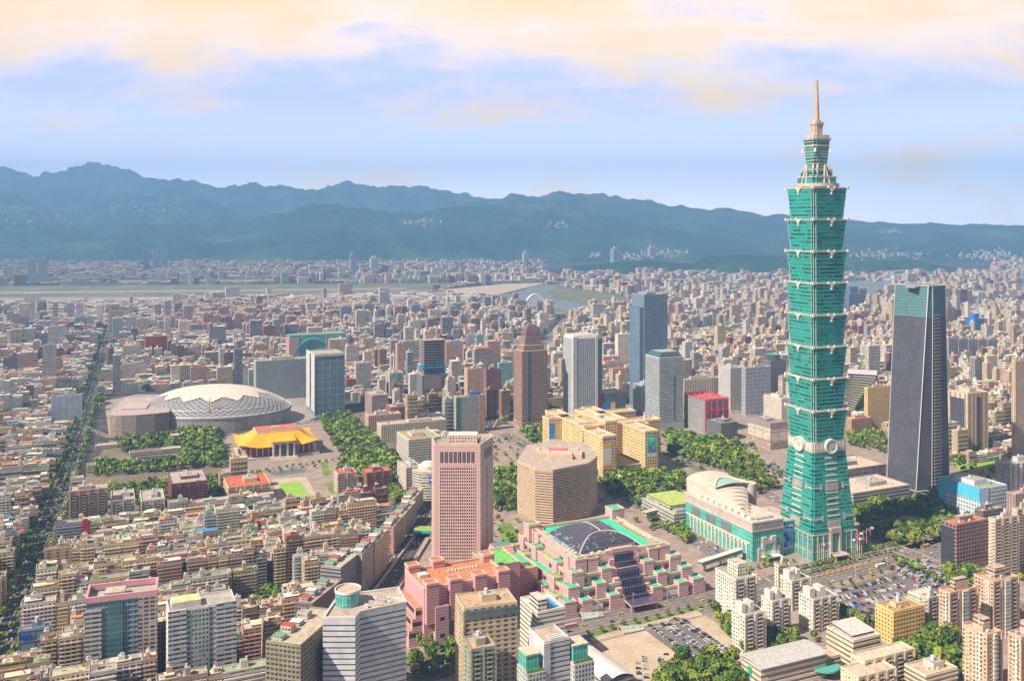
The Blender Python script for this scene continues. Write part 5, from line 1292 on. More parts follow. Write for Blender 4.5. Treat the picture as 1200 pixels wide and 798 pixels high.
# brown tapering tower with domed head
def brown_tower():
    root, L, W, H = tower('office_tower', 'brown stone tower stepping in to a rounded dark dome', 'office tower', 612, 502, 602, 641.5, 412, 'frame', (.36, .24, .19), (.05, .04, .05), bay=3.1, fh=4, bh=.42, pw=.42, top=False)
    br = (.40, .28, .23); x0, x1, y0, y1 = 0, L, 0, W; z = H
    for k, (i, h) in enumerate(((5, 9), (9, 15))):
        b = MB(); b.box(i, L - i, i * .8, W - i * .8, z, z + h, 'curtain_blue', 'roof', (.06, .05, .06), STONE); b.build('setback', root)
        b = MB(); frame(b, i, L - i, i * .8, W - i * .8, z, z + h, 4, 3.2, br, .35, .35, .4); b.build('setback_frame', root); z += h
    b = MB(); i = 11; cx_, cy_ = L / 2, W / 2; rx, ry = (L - 22) / 2, (W - 17) / 2
    for k in range(8):
        t0, t1 = k / 8, (k + 1) / 8; f0, f1 = cos(t0 * pi / 2 * .95), cos(t1 * pi / 2 * .95)
        b.prism([(cx_ - rx * f0, cy_ - ry * f0), (cx_ + rx * f0, cy_ - ry * f0), (cx_ + rx * f0, cy_ + ry * f0), (cx_ - rx * f0, cy_ + ry * f0)], z + 22 * sin(t0 * pi / 2), z + 22 * sin(t1 * pi / 2), 'curtain_dark', 'plain', (.16, .09, .08), pts2=[(cx_ - rx * f1, cy_ - ry * f1), (cx_ + rx * f1, cy_ - ry * f1), (cx_ + rx * f1, cy_ + ry * f1), (cx_ - rx * f1, cy_ + ry * f1)], cap=(k == 7))
    b.build('domed_head', root)
    b = MB(); b.box(-.5, L + .5, -.5, W + .5, 0, 13, 'wall_ribbon', 'plain', (.50, .32, .27), bottom=False); b.build('plinth', root)
    b = MB(); b.box(L * .2, L * .26, -1.2, .01, 13, H, 'glass_dark', 'plain', (.02, .16, .15)); b.build('glazed_slot', root)
brown_tower()
def white_blue_tower():
    root, L, W, H = tower('office_tower', 'pale grey and blue gridded tower with sloping crown behind the city hall', 'office tower', 672, 498, 660.5, 700, 398, 'frame', (.58, .59, .60), (.10, .16, .20), fh=3.9, bay=4.4, bh=.34, pw=.26, pr=.5, ph=False)
    b = MB(); b.box(-.8, 7, -.9, 6, 0, H + 4, 'plain', 'roof', (.50, .52, .56)); b.box(L - 4, L + .8, -.9, 5, 0, H + 6, 'plain', 'roof', (.62, .62, .62)); b.build('corner_piers', root)
    b = MB(); b.prism([(0, 0), (L, 0), (L, W), (0, W)], H + 1.5, H + 7, 'plain', 'roof', (.60, .60, .60), (.55, .53, .5), pts2=[(2, 2), (L - 2, 2), (L - 2, W - 2), (2, W - 2)]); b.build('crown', root)
    b = MB(); b.box(L + .9, L + 13, 6, 30, 0, H - 2, 'curtain_dark', 'roof', (.10, .16, .17)); b.build('dark_wing', root)
    b = MB(); b.box(L + .8, L + 13.2, 5.6, 30.2, 22, 46, 'paint', 'paint', (.45, .03, .10), bottom=True); b.build('crimson_panel', root)
white_blue_tower()
root, L, W, H = tower('office_tower', 'tall slate blue gridded tower rising behind the white striped one', 'office tower', 755, 478, 740.5, 782, 346, 'frame', (.24, .31, .40), (.04, .07, .11), fh=3.7, bay=3.3, bh=.40, pw=.34, pr=.4)
b = MB(); b.box(-9, -.4, 2, W - 6, 0, H - 24, 'curtain_blue', 'roof', (.10, .16, .24)); b.build('lower_wing', root)
root, L, W, H = tower('office_tower', 'dark glass tower with white horizontal bands right of the city hall', 'office tower', 773, 505, 756.5, 800.5, 420, 'ribbon', (.66, .68, .68), (.02, .07, .10), 'glass_dark', fh=3.8, bh=.40, pr=.5, ph=False)
for i, d in enumerate((2, 4, 6)):
    b = MB(); b.box(d, L - d, d, W - d, H + 1.5 + i * 2.6, H + 4.1 + i * 2.6, 'glass_dark', 'roof', (.03, .12, .16), (.4, .4, .4)); b.build('setback', root)
b = MB(); b.box(L * .6, L * .64, -.9, .01, 16, H * .75, 'glass_dark', 'plain', (.03, .1, .12)); b.box(-1.5, L + 1.5, -1.5, W + 1.5, 0, 13, 'curtain_pale', 'roof', (.30, .36, .36)); b.build('podium', root)
tower('office_block', 'low glass-fronted grey block just left of the white banded tower', 'office block', 752, 486, 742, 772, 452, 'glass', (.42, .45, .46), (.16, .24, .25), 'curtain_pale')
tower('office_block', 'blue grey block with bright blue and yellow billboard behind the city hall', 'office block', 708, 492, 696, 733, 462, 'frame', (.34, .40, .46), (.10, .14, .18), ph=False)
def billboard(label, px, py, z0, w, h, cols, a=A):
    q = g(px, py); o = empty('billboard', (q[0], q[1], 0), a, label, 'billboard')
    b = MB(); b.box(.2, .8, .3, .7, 0, z0 + h, 'paint', 'paint', (.3, .3, .3)); b.box(w - .8, w - .2, .3, .7, 0, z0 + h, 'paint', 'paint', (.3, .3, .3)); b.build('post', o)
    for i, c in enumerate(cols):
        b = MB(); b.box(w * i / len(cols), w * (i + 1) / len(cols), 0, .3, z0, z0 + h, 'paint', 'paint', c, bottom=True); b.build('panel', o)
billboard('blue and yellow billboard behind the city hall roofs', 706, 497, 24, 26, 13, [(.04, .18, .62), (.05, .22, .62), (.80, .52, .04)])
tower('apartment_tower', 'pale cream block with arched gables left of the white apartment slab', 'apartment tower', 802, 480, 797, 845, 446, 'frame', (.56, .50, .42), (.10, .10, .10), fh=4, bay=5.5, pw=.5)
tower('apartment_tower', 'white apartment slab with recessed bays behind the red framed centre', 'apartment tower', 856, 482, 842, 870, 432, 'frame', (.58, .58, .57), (.14, .16, .18), fh=3.3, bay=3.6, pw=.45, bh=.45)
tower('office_tower', 'grey office tower with tall window slots and dark roof band', 'office tower', 874, 487, 869, 903, 432, 'frame', (.44, .45, .50), (.14, .17, .20), fh=7.2, bay=3.0, pw=.45, bh=.2)
def round_top():
    root, L, W, H = tower('office_tower', 'dark brown tower with green rounded drum top just left of the tallest tower', 'office tower', 903, 466, 892, 921, 424, 'frame', (.22, .20, .20), (.04, .05, .07), fh=3.8, bay=3.6, pw=.4, ph=False)
    b = MB(); b.cyl(L / 2, W / 2, min(L, W) * .48, H + .2, H + 13, 'glass_dark', 'roof', (.07, .09, .10), (.12, .36, .32), n=24); b.build('round_top', root)
round_top()
def red_centre():
    root, L, W, H = tower('shopping_centre', 'dark shopping centre caged in a bright red frame', 'shopping centre', 826, 508, 802, 853, 470, 'frame', (.30, .30, .31), (.22, .22, .22), 'curtain_pale', fh=6, bay=7, ph=False)
    b = MB(); rd = (.72, .02, .07)
    for x in (0, L * .25, L * .5, L * .75, L): b.tube([(x, -2, 0), (x, -2, H + 3)], .8, 'paint', rd, 4); b.tube([(x, -2, H + 3), (x, W + 1, H + 3)], .8, 'paint', rd, 4)
    for z in (H * .35, H * .7, H + 3): b.tube([(0, -2, z), (L, -2, z)], .8, 'paint', rd, 4)
    b.tube([(-1, -2, H + 3), (-1, W + 1, H + 3)], .9, 'paint', rd, 4); b.tube([(-1, W + 1, H + 3), (L, W + 1, H + 3)], .9, 'paint', rd, 4)
    for y in (W * .3, W * .6): b.tube([(0, y, H + 3), (L, y, H + 3)], .6, 'paint', rd, 4)
    b.build('red_frame', root)
red_centre()
tower('shop_block', 'dark low block with planted roof terraces in front of the red framed centre', 'shop block', 845, 517, 828, 864, 497, 'ribbon', (.16, .16, .17), (.10, .12, .12), fh=5, ph=True, roofc=(.22, .30, .18))
root, L, W, H = tower('department_store', 'cream department store with wide pale glass front and dark roof', 'department store', 903, 527, 865, 922, 497, 'glass', (.28, .24, .24), (.62, .58, .46), 'curtain_pale', fh=5, bay=4, roofc=(.36, .30, .28))
b = MB(); b.box(-2, L + 1, -2, W + 1, 0, 13, 'wall_ribbon', 'roof', (.58, .44, .38)); b.box(-.8, L + .8, -.8, W + .8, H - 6, H + .6, 'plain', 'roof', (.33, .28, .28)); b.build('stone_podium', root)
tower('office_block', 'white block with a dotted pattern of square windows left of the tallest tower', 'office block', 916, 506, 889, 930, 468, 'frame', (.66, .60, .54), (.12, .10, .10), fh=3.4, bay=3.4, bh=.5, pw=.5)
# behind the tower
def low(name, label, cat, cx, by, lx, rx, ty, **k):
    return tower(name, label, cat, cx, by, lx, rx, ty, **k)
low('department_store', 'windowless grey department store behind and right of the tallest tower', 'department store', 985, 580, 950, 1038, 552, kind='frame', col=(.27, .25, .27), glass=(.23, .21, .23), gm='plain', fh=12, bay=14, pw=.05, bh=.06, roofc=(.60, .50, .42))
low('office_block', 'grey layered building with cluttered cream roof terrace beside the round park', 'office block', 1000, 600, 962, 1066, 579, kind='ribbon', col=(.42, .38, .36), glass=(.10, .10, .13), fh=4.2, bh=.5, roofc=(.62, .54, .44))
def twisted():
    q = g(1014, 488); root = empty('residential_tower', (q[0], q[1], 0), 0, 'twisting dark glass tower narrowing at its waist with gold lattice flank', 'residential tower')
    excl([(q[0] - 34, q[1] - 20), (q[0] + 34, q[1] - 20), (q[0] + 34, q[1] + 45), (q[0] - 34, q[1] + 45)])
    for k in range(17):
        t = k / 16; a = radians(-10 + 78 * t); s1, s2 = 25 - 5 * (1 - t) , 14 + 12 * abs(t - .15)
        b = MB(); P = [(x * cos(a) - y * sin(a), x * sin(a) + y * cos(a) + 14) for x, y in ((-s1, -s2), (s1, -s2), (s1, s2), (-s1, s2))]
        b.prism(P, k * 4.7, k * 4.7 + 3.6, 'glass_dark', 'plain', (.05, .07, .12), (.1, .1, .1)); P2 = [(p[0] * 1.05, (p[1] - 14) * 1.05 + 14) for p in P]; b.prism(P2, k * 4.7 + 3.6, k * 4.7 + 4.7, 'plain', 'plain', (.52, .45, .20) if k < 15 else (.6, .55, .55), bottom=True); b.build('floor_plate', root)
twisted()
tower('apartment_tower', 'yellow stepped apartment tower between the twisting tower and the dark tower', 'apartment tower', 1017, 508, 1013, 1045, 455, 'frame', (.68, .52, .28), (.16, .08, .07), fh=3.6, bay=4.4, bh=.5, pw=.55, roofc=(.42, .40, .14))
tower('school_building', 'reddish brown stepped building with terraces behind the tallest tower', 'building', 998, 512, 988, 1022, 492, 'ribbon', (.52, .32, .24), (.16, .09, .08), fh=4, bh=.6, roofc=(.56, .38, .28))
tower('apartment_tower', 'square cream apartment tower with dark glazed front right of the dark tower', 'apartment tower', 1134, 536, 1111, 1158, 462, 'frame', (.66, .54, .40), (.07, .07, .08), fh=3.6, bay=8, bh=.3, pw=.6)
b = MB()
root = bpy.data.objects[[o.name for o in bpy.data.objects if o.get('label', '').startswith('square cream apartment')][0]]
X, Y, L, W = foot(1134, 536, 1111, 1158); H = H_of(536, 462)
b.box(-.9, .01, 6, W - 5, 12, H - 8, 'curtain_dark', 'plain', (.06, .06, .08)); b.box(L * .42, L * .6, -.9, .01, 8, H - 6, 'curtain_dark', 'plain', (.06, .06, .08)); b.build('glazed_front', root)
tower('apartment_tower', 'tall beige apartment tower cut by the right edge of the photo', 'apartment tower', 1190, 545, 1186, 1216, 424, 'frame', (.62, .48, .38), (.06, .06, .07), fh=3.5, bay=3.6, bh=.35, pw=.55)
root, L, W, H = tower('office_block', 'bright sky blue block with white latticed front below the dark tower', 'office block', 1148, 616, 1101, 1180, 574, 'frame', (.60, .68, .74), (.12, .22, .28), fh=4.6, bay=3.8, bh=.5, pw=.45, roofc=(.34, .38, .28))
b = MB(); b.box(-.9, .01, -.9, W + .9, H - 13, H + 2.2, 'plain', 'plain', (.14, .50, .72), bottom=True); b.box(.02, L * .3, -.9, .01, 0, H + 2.2, 'plain', 'plain', (.50, .68, .80)); b.box(-.8, .01, W * .86, W + .8, 0, H - 13, 'plain', 'plain', (.14, .50, .72)); b.build('blue_panels', root)
b = MB()
for i in range(18): q = (LR.uniform(4, L - 4), LR.uniform(8, W - 4)); b.cyl(q[0], q[1], LR.uniform(1, 2), H + .1, H + LR.uniform(1, 2.4), 'leaf', 'leaf', (1, 1, 1), n=6, r2=.3)
b.build('roof_garden', root)
tower('apartment_block', 'white apartment block with red rooftop sheds above the blue block', 'apartment block', 1184, 585, 1166, 1216, 545, 'balcony', (.66, .63, .62))
tower('apartment_block', 'pinkish grey terraced block beside the sky blue block', 'apartment block', 1190, 622, 1180, 1222, 580, 'frame', (.48, .36, .33), (.08, .07, .08), fh=3.3, bay=3.6)
root, L, W, H = tower('office_block', 'brown office block with square window grid and black glass flank', 'office block', 1121, 671, 1103.5, 1158, 616, 'frame', (.34, .21, .18), (.03, .04, .09), 'glass_dark', fh=3.9, bay=4.2, bh=.35, pw=.35, roofc=(.46, .22, .16))
b = MB(); b.box(-.6, .01, 3, W + .4, 2, H - 4, 'glass_dark', 'plain', (.05, .055, .06)); b.build('black_glass_flank', root)
tower('apartment_block', 'dark grey terraced block behind the brown office block', 'apartment block', 1152, 640, 1142, 1178, 600, 'ribbon', (.22, .19, .18), (.05, .05, .05))
tower('apartment_tower', 'tall cream apartment tower with dark balcony bays near the right edge', 'apartment tower', 1166, 683, 1158, 1194, 610, 'balcony', (.66, .54, .44))
tower('apartment_tower', 'cream apartment tower behind the right edge beside the cream one', 'apartment tower', 1192, 668, 1186, 1222, 598, 'balcony', (.60, .50, .42))
# pink brick towers at lower right
SAL = (.60, .45, .35)
def pinkt(label, cx, by, lx, rx, ty, col=SAL):
    root, L, W, H = tower('apartment_tower', label, 'apartment tower', cx, by, lx, rx, ty, 'balcony', col, roofc=(.46, .33, .26), group='salmon apartment towers at the lower right')
    b = MB(); b.box(-.9, .01, W * .18, W * .36, 0, H + .4, 'wall_greenglass', 'plain', (.66, .70, .70)); b.box(L * .42, L * .62, -1.6, .01, 0, H + .4, 'wall_greenglass', 'plain', (.62, .60, .60)); b.build('pale_window_bay', root)
    b = MB(); b.box(L * .3, L * .75, W * .3, W * .75, H + .2, H + 9, 'wall_ribbon', 'roof', col, (.5, .4, .33)); b.build('crown_storey', root)
    return root
pinkt('salmon apartment tower with white window strip, directly right of the yellow block', 1113, 764, 1100, 1146, 696)
pinkt('broad salmon apartment tower with brown balconies, behind the other salmon towers', 1164, 748, 1141, 1194, 683)
pinkt('salmon apartment tower nearest the bottom edge with open loggias', 1156, 822, 1128, 1174, 745, (.64, .48, .37))
pinkt('salmon apartment tower cut off by the lower right corner', 1196, 830, 1181, 1232, 748)
tower('apartment_block', 'yellow apartment block with crowded rooftop beside the car park', 'apartment block', 1047, 757, 1026, 1083, 718, 'frame', (.74, .55, .26), (.22, .12, .07), 'plain', fh=3.4, bay=3.4, bh=.5, pw=.5, roofc=(.42, .30, .20))
tower('apartment_block', 'grey white slab squeezed between yellow block and salmon tower', 'apartment block', 1088, 742, 1078, 1102, 702, 'balcony', (.56, .53, .50))
tower('low_house', 'white flat roofed house at the far edge of the car park', 'house', 1078, 718, 1064, 1098, 700, 'ribbon', (.70, .66, .60), (.2, .2, .2), ph=False, roofc=(.66, .60, .52))
# white apartments in the middle right
WH = (.74, .68, .62)
root, L, W, H = tower('apartment_tower', 'tall white apartment tower with overgrown roof beside the wide road', 'apartment tower', 862, 735, 838, 887, 680, 'balcony', WH, roofc=(.36, .40, .26), group='white apartment towers')
b = MB(); b.box(L * .3, L * .8, W * .2, W * .7, H, H + 11, 'wall_punched', 'roof', WH, (.5, .5, .42)); b.build('crown_storey', root)
for k, (lab, cx, by, lx, rx, ty) in enumerate((('white balconied apartment block nearest the parking lot', 873, 768, 857, 897, 722), ('white balconied apartment block second from the parking lot', 905, 752, 892, 926, 706), ('white balconied apartment block facing the yellow block', 953, 742, 936, 982, 704), ('white balconied block behind, closest to the wide road', 928, 716, 914, 950, 682))):
    root, L, W, H = tower('apartment_block', lab, 'apartment block', cx, by, lx, rx, ty, 'balcony', WH, group='white apartment blocks with balconies', roofc=(.30, .28, .27))
    b = MB()
    for x in (L * .05, L * .45): b.box(x, x + L * .2, W * .3, W * .8, H + .2, H + 8, 'plain', 'roof', WH, (.6, .56, .52))
    b.build('stair_tower', root)
# small white round pavilion with greenery by the road
tower('small_office', 'small cream corner house with planted roof by the mall entrance', 'house', 912, 690, 908, 926, 664, 'balcony', (.74, .70, .58), roofc=(.4, .45, .3))
# grey-white striped block with green drum
def poly_root(name, label, cat, pts, H, a=0):
    P = [((px - 600) / FPX * Y, Y) for px, Y in pts]; C = P[0]; root = empty(name, (C[0], C[1], 0), 0, label, cat)
    excl(P); return root, [(p[0] - C[0], p[1] - C[1]) for p in P]
def grow(P, d):
    cx_ = sum(p[0] for p in P) / len(P); cy_ = sum(p[1] for p in P) / len(P); o = []
    for p in P:
        l = hypot(p[0] - cx_, p[1] - cy_); o.append((p[0] + (p[0] - cx_) / l * d, p[1] + (p[1] - cy_) / l * d))
    return o
def striped():
    H = 75
    root, P = poly_root('office_block', 'white striped office block with green glass drum on the roof', 'office block', [(379, 657), (416.5, 657), (422.5, 668), (475.5, 684), (467, 712), (396, 696)], H)
    b = MB(); b.prism(P, 0, H, 'curtain_dark', 'roof', (.13, .18, .18), (.44, .38, .34), uo=0); b.build('window_bands', root)
    nf = 19
    for k in range(nf):
        b = MB(); z = k * H / nf; b.prism(grow(P, .5), z, z + H / nf * (.66 if k < nf - 1 else 1), 'plain', 'plain', (.62, .63, .68), bottom=True, cap=(k < nf - 1)); b.build('floor_band', root)
    b = MB(); I = grow(P, -1.2); Oo = grow(P, .6)
    for k in range(6): b.prism([Oo[k], Oo[(k + 1) % 6], I[(k + 1) % 6], I[k]], H - .2, H + 1.4, 'plain', 'plain', (.66, .62, .60))
    b.build('parapet', root)
    cx_, cy_ = P[0][0] + 12.5, P[0][1] + 27
    b = MB(); b.cyl(cx_, cy_, 9.3, H, H + 10, 'curtain_teal', 'roof', (.05, .30, .28), (.50, .40, .34), n=28); b.build('glass_drum', root)
    b = MB()
    for i in range(28): t = 2 * pi * i / 28; b.rbox(cx_ + 9.3 * cos(t), cy_ + 9.3 * sin(t), .6, 2.2, H + 9.6, H + 11.4, t, 'plain', 'plain', (.72, .70, .66))
    b.build('drum_rim', root)
    for i in range(14):
        b = MB(); x, y = P[0][0] + 26 + i * 1.9, P[0][1] + 18 + (i * 7 % 5) * 3.6 + i * .5; b.box(x, x + LR.uniform(2, 4), y, y + LR.uniform(1.5, 3), H + .1, H + LR.uniform(1, 3), 'paint', 'paint', jit((.55, .53, .5), LR, .3)); b.build('rooftop_unit', root)
striped()
root, L, W, H = tower('office_tower', 'white framed office tower with green windows near the bottom left', 'office tower', 198, 830, 195, 276, 718, 'frame', (.60, .59, .62), (.05, .20, .17), 'curtain_teal', fh=3.9, bay=7.5, bh=.45, pw=.18, pr=.5, W=24, ph=False)
b = MB(); b.box(2, L * .48, 4, 17, H + .2, H + 5, 'plain', 'roof', (.70, .66, .62), (.62, .60, .36)); b.build('penthouse', root)
b = MB(); b.box(L * .34, L * .60, -1.0, .01, 0, H + .5, 'wall_greenglass', 'plain', (.46, .48, .47)); b.build('green_glazed_bay', root)
b = MB(); b.box(-.6, L * .26, -1.2, .01, 0, H + 1, 'wall_ribbon', 'plain', (.60, .60, .63)); b.box(L * .70, L + .6, -1.2, .01, 0, H + 2, 'wall_ribbon', 'plain', (.60, .60, .63)); b.build('pale_piers', root)
root, L, W, H = tower('office_tower', 'dark mirror glass tower capped by a pink roof frame', 'office tower', 101, 825, 99, 183, 709, 'frame', (.30, .33, .35), (.07, .15, .19), 'curtain_blue', a=radians(19), fh=3.8, bay=4, bh=.22, pw=.14, W=26, ph=False)
b = MB()
for q in ((-.8, L + .8, -.8, .8), (-.8, L + .8, W - .8, W + .8), (-.8, .8, .8, W - .8), (L - .8, L + .8, .8, W - .8)): b.box(*q, H + 1.3, H + 5.5, 'plain', 'plain', (.62, .36, .40), bottom=True)
b.build('pink_roof_frame', root)
b = MB(); b.box(L * .30, L * .52, -1.3, .01, 0, H - 1, 'curtain_blue', 'roof', (.04, .13, .13)); b.build('projecting_bay', root)
b = MB(); b.box(L * .74, L + 1, -1.5, .01, 0, H + 1, 'wall_balcony', 'roof', (.46, .38, .36)); b.build('balcony_wing', root)
b = MB(); b.box(-1, L * .22, -1.2, .01, 0, H - 4, 'wall_ribbon', 'roof', (.50, .46, .48)); b.build('ribbed_wing', root)
b = MB(); b.box(12, 26, 6, 18, H, H + 5, 'plain', 'roof', (.5, .42, .4), (.5, .45, .4)); b.build('penthouse', root)
# beige towers by the bottom centre
root, L, W, H = tower('apartment_tower', 'beige grey tower with green glazed crown near the bottom centre', 'apartment tower', 544, 818, 534, 606, 714, 'frame', (.56, .47, .35), (.09, .08, .07), fh=3.7, bay=6, bh=.42, pw=.45, a=radians(17), roofc=(.50, .36, .26))
b = MB(); b.box(-1, .01, -1, 9, 0, H - 2, 'wall_punched', 'roof', (.50, .42, .30)); b.box(-.9, L + .9, -.9, -.0, H - 8, H - 1.5, 'curtain_dark', 'plain', (.10, .13, .12), bottom=True); b.build('glazed_crown', root)
tower('apartment_tower', 'dark olive tower with stepped top in front of the beige tower', 'apartment tower', 552, 840, 543, 581, 762, 'balcony', (.32, .34, .26), a=radians(18), roofc=(.48, .36, .28))
root, L, W, H = tower('office_block', 'white office block with blue rooftop pool cover below the exhibition hall', 'office block', 630, 785, 610, 662, 718.5, 'ribbon', (.72, .68, .62), (.10, .14, .13), 'curtain_dark', fh=3.7, bh=.55, roofc=(.66, .60, .52))
b = MB(); b.box(L * .5, L * .85, W * .15, W * .7, H + .4, H + 1.3, 'paint', 'paint', (.06, .36, .66)); b.build('blue_cover', root)
b = MB(); b.box(2, L * .4, 3, W * .6, H, H + 9, 'wall_ribbon', 'roof', (.72, .68, .62), (.6, .56, .5)); b.build('lift_house', root)
def grey_green():
    root, L, W, H = tower('office_block', 'pale grey office block with green glass turrets at the bottom centre', 'office block', 638, 854, 621, 667, 754, 'ribbon', (.56, .55, .59), (.08, .12, .12), 'curtain_dark', fh=3.6, bh=.62, ph=False, roofc=(.46, .38, .32))
    b = MB(); b.box(-.8, L * .22, -.9, .01, 0, H + .3, 'plain', 'plain', (.56, .55, .59)); b.box(-.8, .01, .01, W, 0, H + .3, 'plain', 'plain', (.58, .57, .60)); b.build('blank_wall', root)
    for (x0, x1, y0, y1, dz) in ((-15, -1, -4, 14, 17), (L + .9, L + 17, -6, 12, 16)):
        b = MB(); b.box(x0, x1, y0, y1, 0, H - dz, 'wall_greenglass', 'roof', (.60, .59, .60), (.55, .46, .38)); wg = b.build('side_wing', root)
        b = MB(); b.box(x0 + 1, x1 - 3, y0 + 4, y1 - 1, H - dz, H - dz + 11, 'curtain_teal', 'roof', (.06, .42, .32), (.62, .52, .42)); b.box(x0 + .6, x1 - 2.6, y0 + 3.6, y1 - .6, H - dz + 10.4, H - dz + 11.6, 'plain', 'roof', (.30, .48, .42), (.62, .52, .42), bottom=True); b.build('green_turret', wg)
        b = MB()
        for i in range(16): b.cyl(x0 + 1 + (x1 - x0 - 2) * i / 15, y0 + 1.6, 1.0, H - dz, H - dz + 1.6, 'leaf', 'leaf', (1, 1, 1), n=5, r2=.4)
        b.build('planter', wg)
    for i in range(16):
        b = MB(); x, y = L * .3 + (i % 6) * L * .1, 2 + (i // 6) * 2.6; b.box(x, x + 1.4, y, y + 1.5, H + .1, H + 1.7, 'paint', 'paint', (.60, .61, .60)); b.build('chiller', root)
grey_green()
def vault_hall():
    q = g(716, 800); root = empty('market_hall', (q[0], q[1], 0), radians(-62 + 90), 'long low hall with two pale arched roof shells beside the parking lot', 'hall')
    root.rotation_euler = (0, 0, radians(118)); excl([g(680, 745), g(700, 742), g(760, 790), g(750, 830), g(690, 820)])
    for k, (x0, x1, z) in enumerate(((-14, 26, 9), (26, 56, 7.5))):
        b = MB(); b.grid(lambda u, v: (x0 + u * (x1 - x0 - .5), -13 + v * 26, z + 4 * sin(pi * v)), 6, 12, 'plain', (.66, .64, .64) if k == 0 else (.78, .70, .60)); b.build('roof_shell', root)
        b = MB(); b.box(x0 + 1, x1 - 1.5, -12, 12, 0, z, 'wall_ribbon', 'plain', (.55, .52, .50)); b.build('wall', root)
    b = MB(); b.box(-10, 40, 14, 18, 0, 4, 'wall_ribbon', 'roof', (.6, .58, .56), (.72, .70, .68)); b.build('side_gallery', root)
vault_hall()
# school buildings at the bottom
root, L, W, H = tower('school_gymnasium', 'school gymnasium with broad light grey roof and green crest at the bottom edge', 'gymnasium', 892, 812, 869, 948, 785, 'ribbon', (.70, .60, .48), (.16, .16, .15), fh=4.4, bh=.5, ph=False, L=62, roofc=(.5, .5, .5))
b = MB(); b.grid(lambda u, v: (-2 + u * (L + 4), -2 + v * (W + 4), H + 1.6 + 1.6 * sin(pi * v)), 8, 8, 'tin', (.52, .51, .50)); b.build('metal_roof', root)
b = MB(); b.box(-.7, .01, W * .45, W * .62, 8, 15, 'paint', 'paint', (.04, .36, .20), bottom=True); b.build('green_sign', root)
root, L, W, H = tower('school_building', 'cream school building with grey metal roof beside the yellow block', 'school building', 1000, 782, 969, 1032, 752, 'ribbon', (.72, .62, .46), (.15, .17, .14), fh=4, bh=.5, ph=False, roofc=(.5, .5, .5))
b = MB(); b.grid(lambda u, v: (4 + u * (L - 3), W * .2 + v * (W * .8), H + 1.8 + 2 * v), 6, 4, 'tin', (.60, .58, .56)); b.build('metal_roof', root)
tower('school_building', 'long cream classroom block with flat roof at the bottom right', 'school building', 1013, 812, 990, 1072, 776, 'balcony', (.70, .60, .46), roofc=(.62, .54, .44), ph=False, W=14)
tower('school_building', 'cream classroom wing running off the bottom edge', 'school building', 1006, 828, 985, 1050, 795, 'balcony', (.70, .60, .46), roofc=(.56, .47, .40), ph=False)
tower('school_building', 'low cream block among the trees at the bottom right edge', 'school building', 1085, 822, 1060, 1122, 793, 'ribbon', (.68, .58, .46), (.16, .15, .12), roofc=(.52, .44, .36))
# terrace building with green glass canopy
root, L, W, H = tower('school_building', 'round-ended terrace building with green glass canopy in front of the school', 'school building', 945, 796, 930, 985, 778, 'ribbon', (.66, .50, .38), (.14, .12, .10), ph=False, roofc=(.56, .42, .34))
b = MB(); b.cyl(L * .5, 0, 12, H - 5, H - 3.6, 'paint', 'paint', (.12, .40, .34), n=28); b.build('glass_canopy', root)
root, L, W, H = tower('office_block', 'grey podium building with lime green roof terraces left of the mall', 'office block', 790, 620, 748, 832, 603, 'ribbon', (.50, .48, .47), (.12, .14, .16), fh=4.2, bh=.45, roofc=(.36, .50, .14), ph=False, W=70)
b = MB(); b.box(4, L - 4, 14, W - 4, H, H + 6, 'wall_ribbon', 'roof', (.54, .52, .50), (.42, .52, .18)); b.build('roof_storey', root)
b = MB(); b.box(6, 20, 4, 12, H, H + 3, 'paint', 'paint', (.35, .35, .36)); b.build('rooftop_units', root)
# footbridges
def bridge(label, p0, p1, z, w, roofc=(.76, .70, .68)):
    a0, a1 = g(*p0), g(*p1); l = hypot(a1[0] - a0[0], a1[1] - a0[1]); a = atan2(a1[1] - a0[1], a1[0] - a0[0])
    o = empty('footbridge', (a0[0], a0[1], 0), a, label, 'footbridge'); b = MB(); b.box(0, l, -w / 2, w / 2, z, z + 1, 'plain', 'plain', (.5, .46, .44), bottom=True); b.box(0, l, -w / 2 - .3, w / 2 + .3, z + 4, z + 4.6, 'plain', 'plain', roofc, bottom=True); b.build('deck', o)
    b = MB(); b.box(.5, l - .5, -w / 2 + .2, w / 2 - .2, z + 1, z + 4, 'curtain_blue', 'plain', (.16, .2, .24)); b.build('glazing', o)
    for t in (.12, .5, .88): b = MB(); b.box(l * t - .8, l * t + .8, -.8, .8, 0, z, 'plain', 'plain', (.5, .46, .42)); b.build('pier', o)
bridge('pale covered footbridge joining the exhibition hall to the mall', (820, 671), (868, 655), 7, 6)
bridge('covered footbridge crossing the road behind the exhibition hall', (755, 612), (810, 597), 8, 7, (.6, .54, .5))

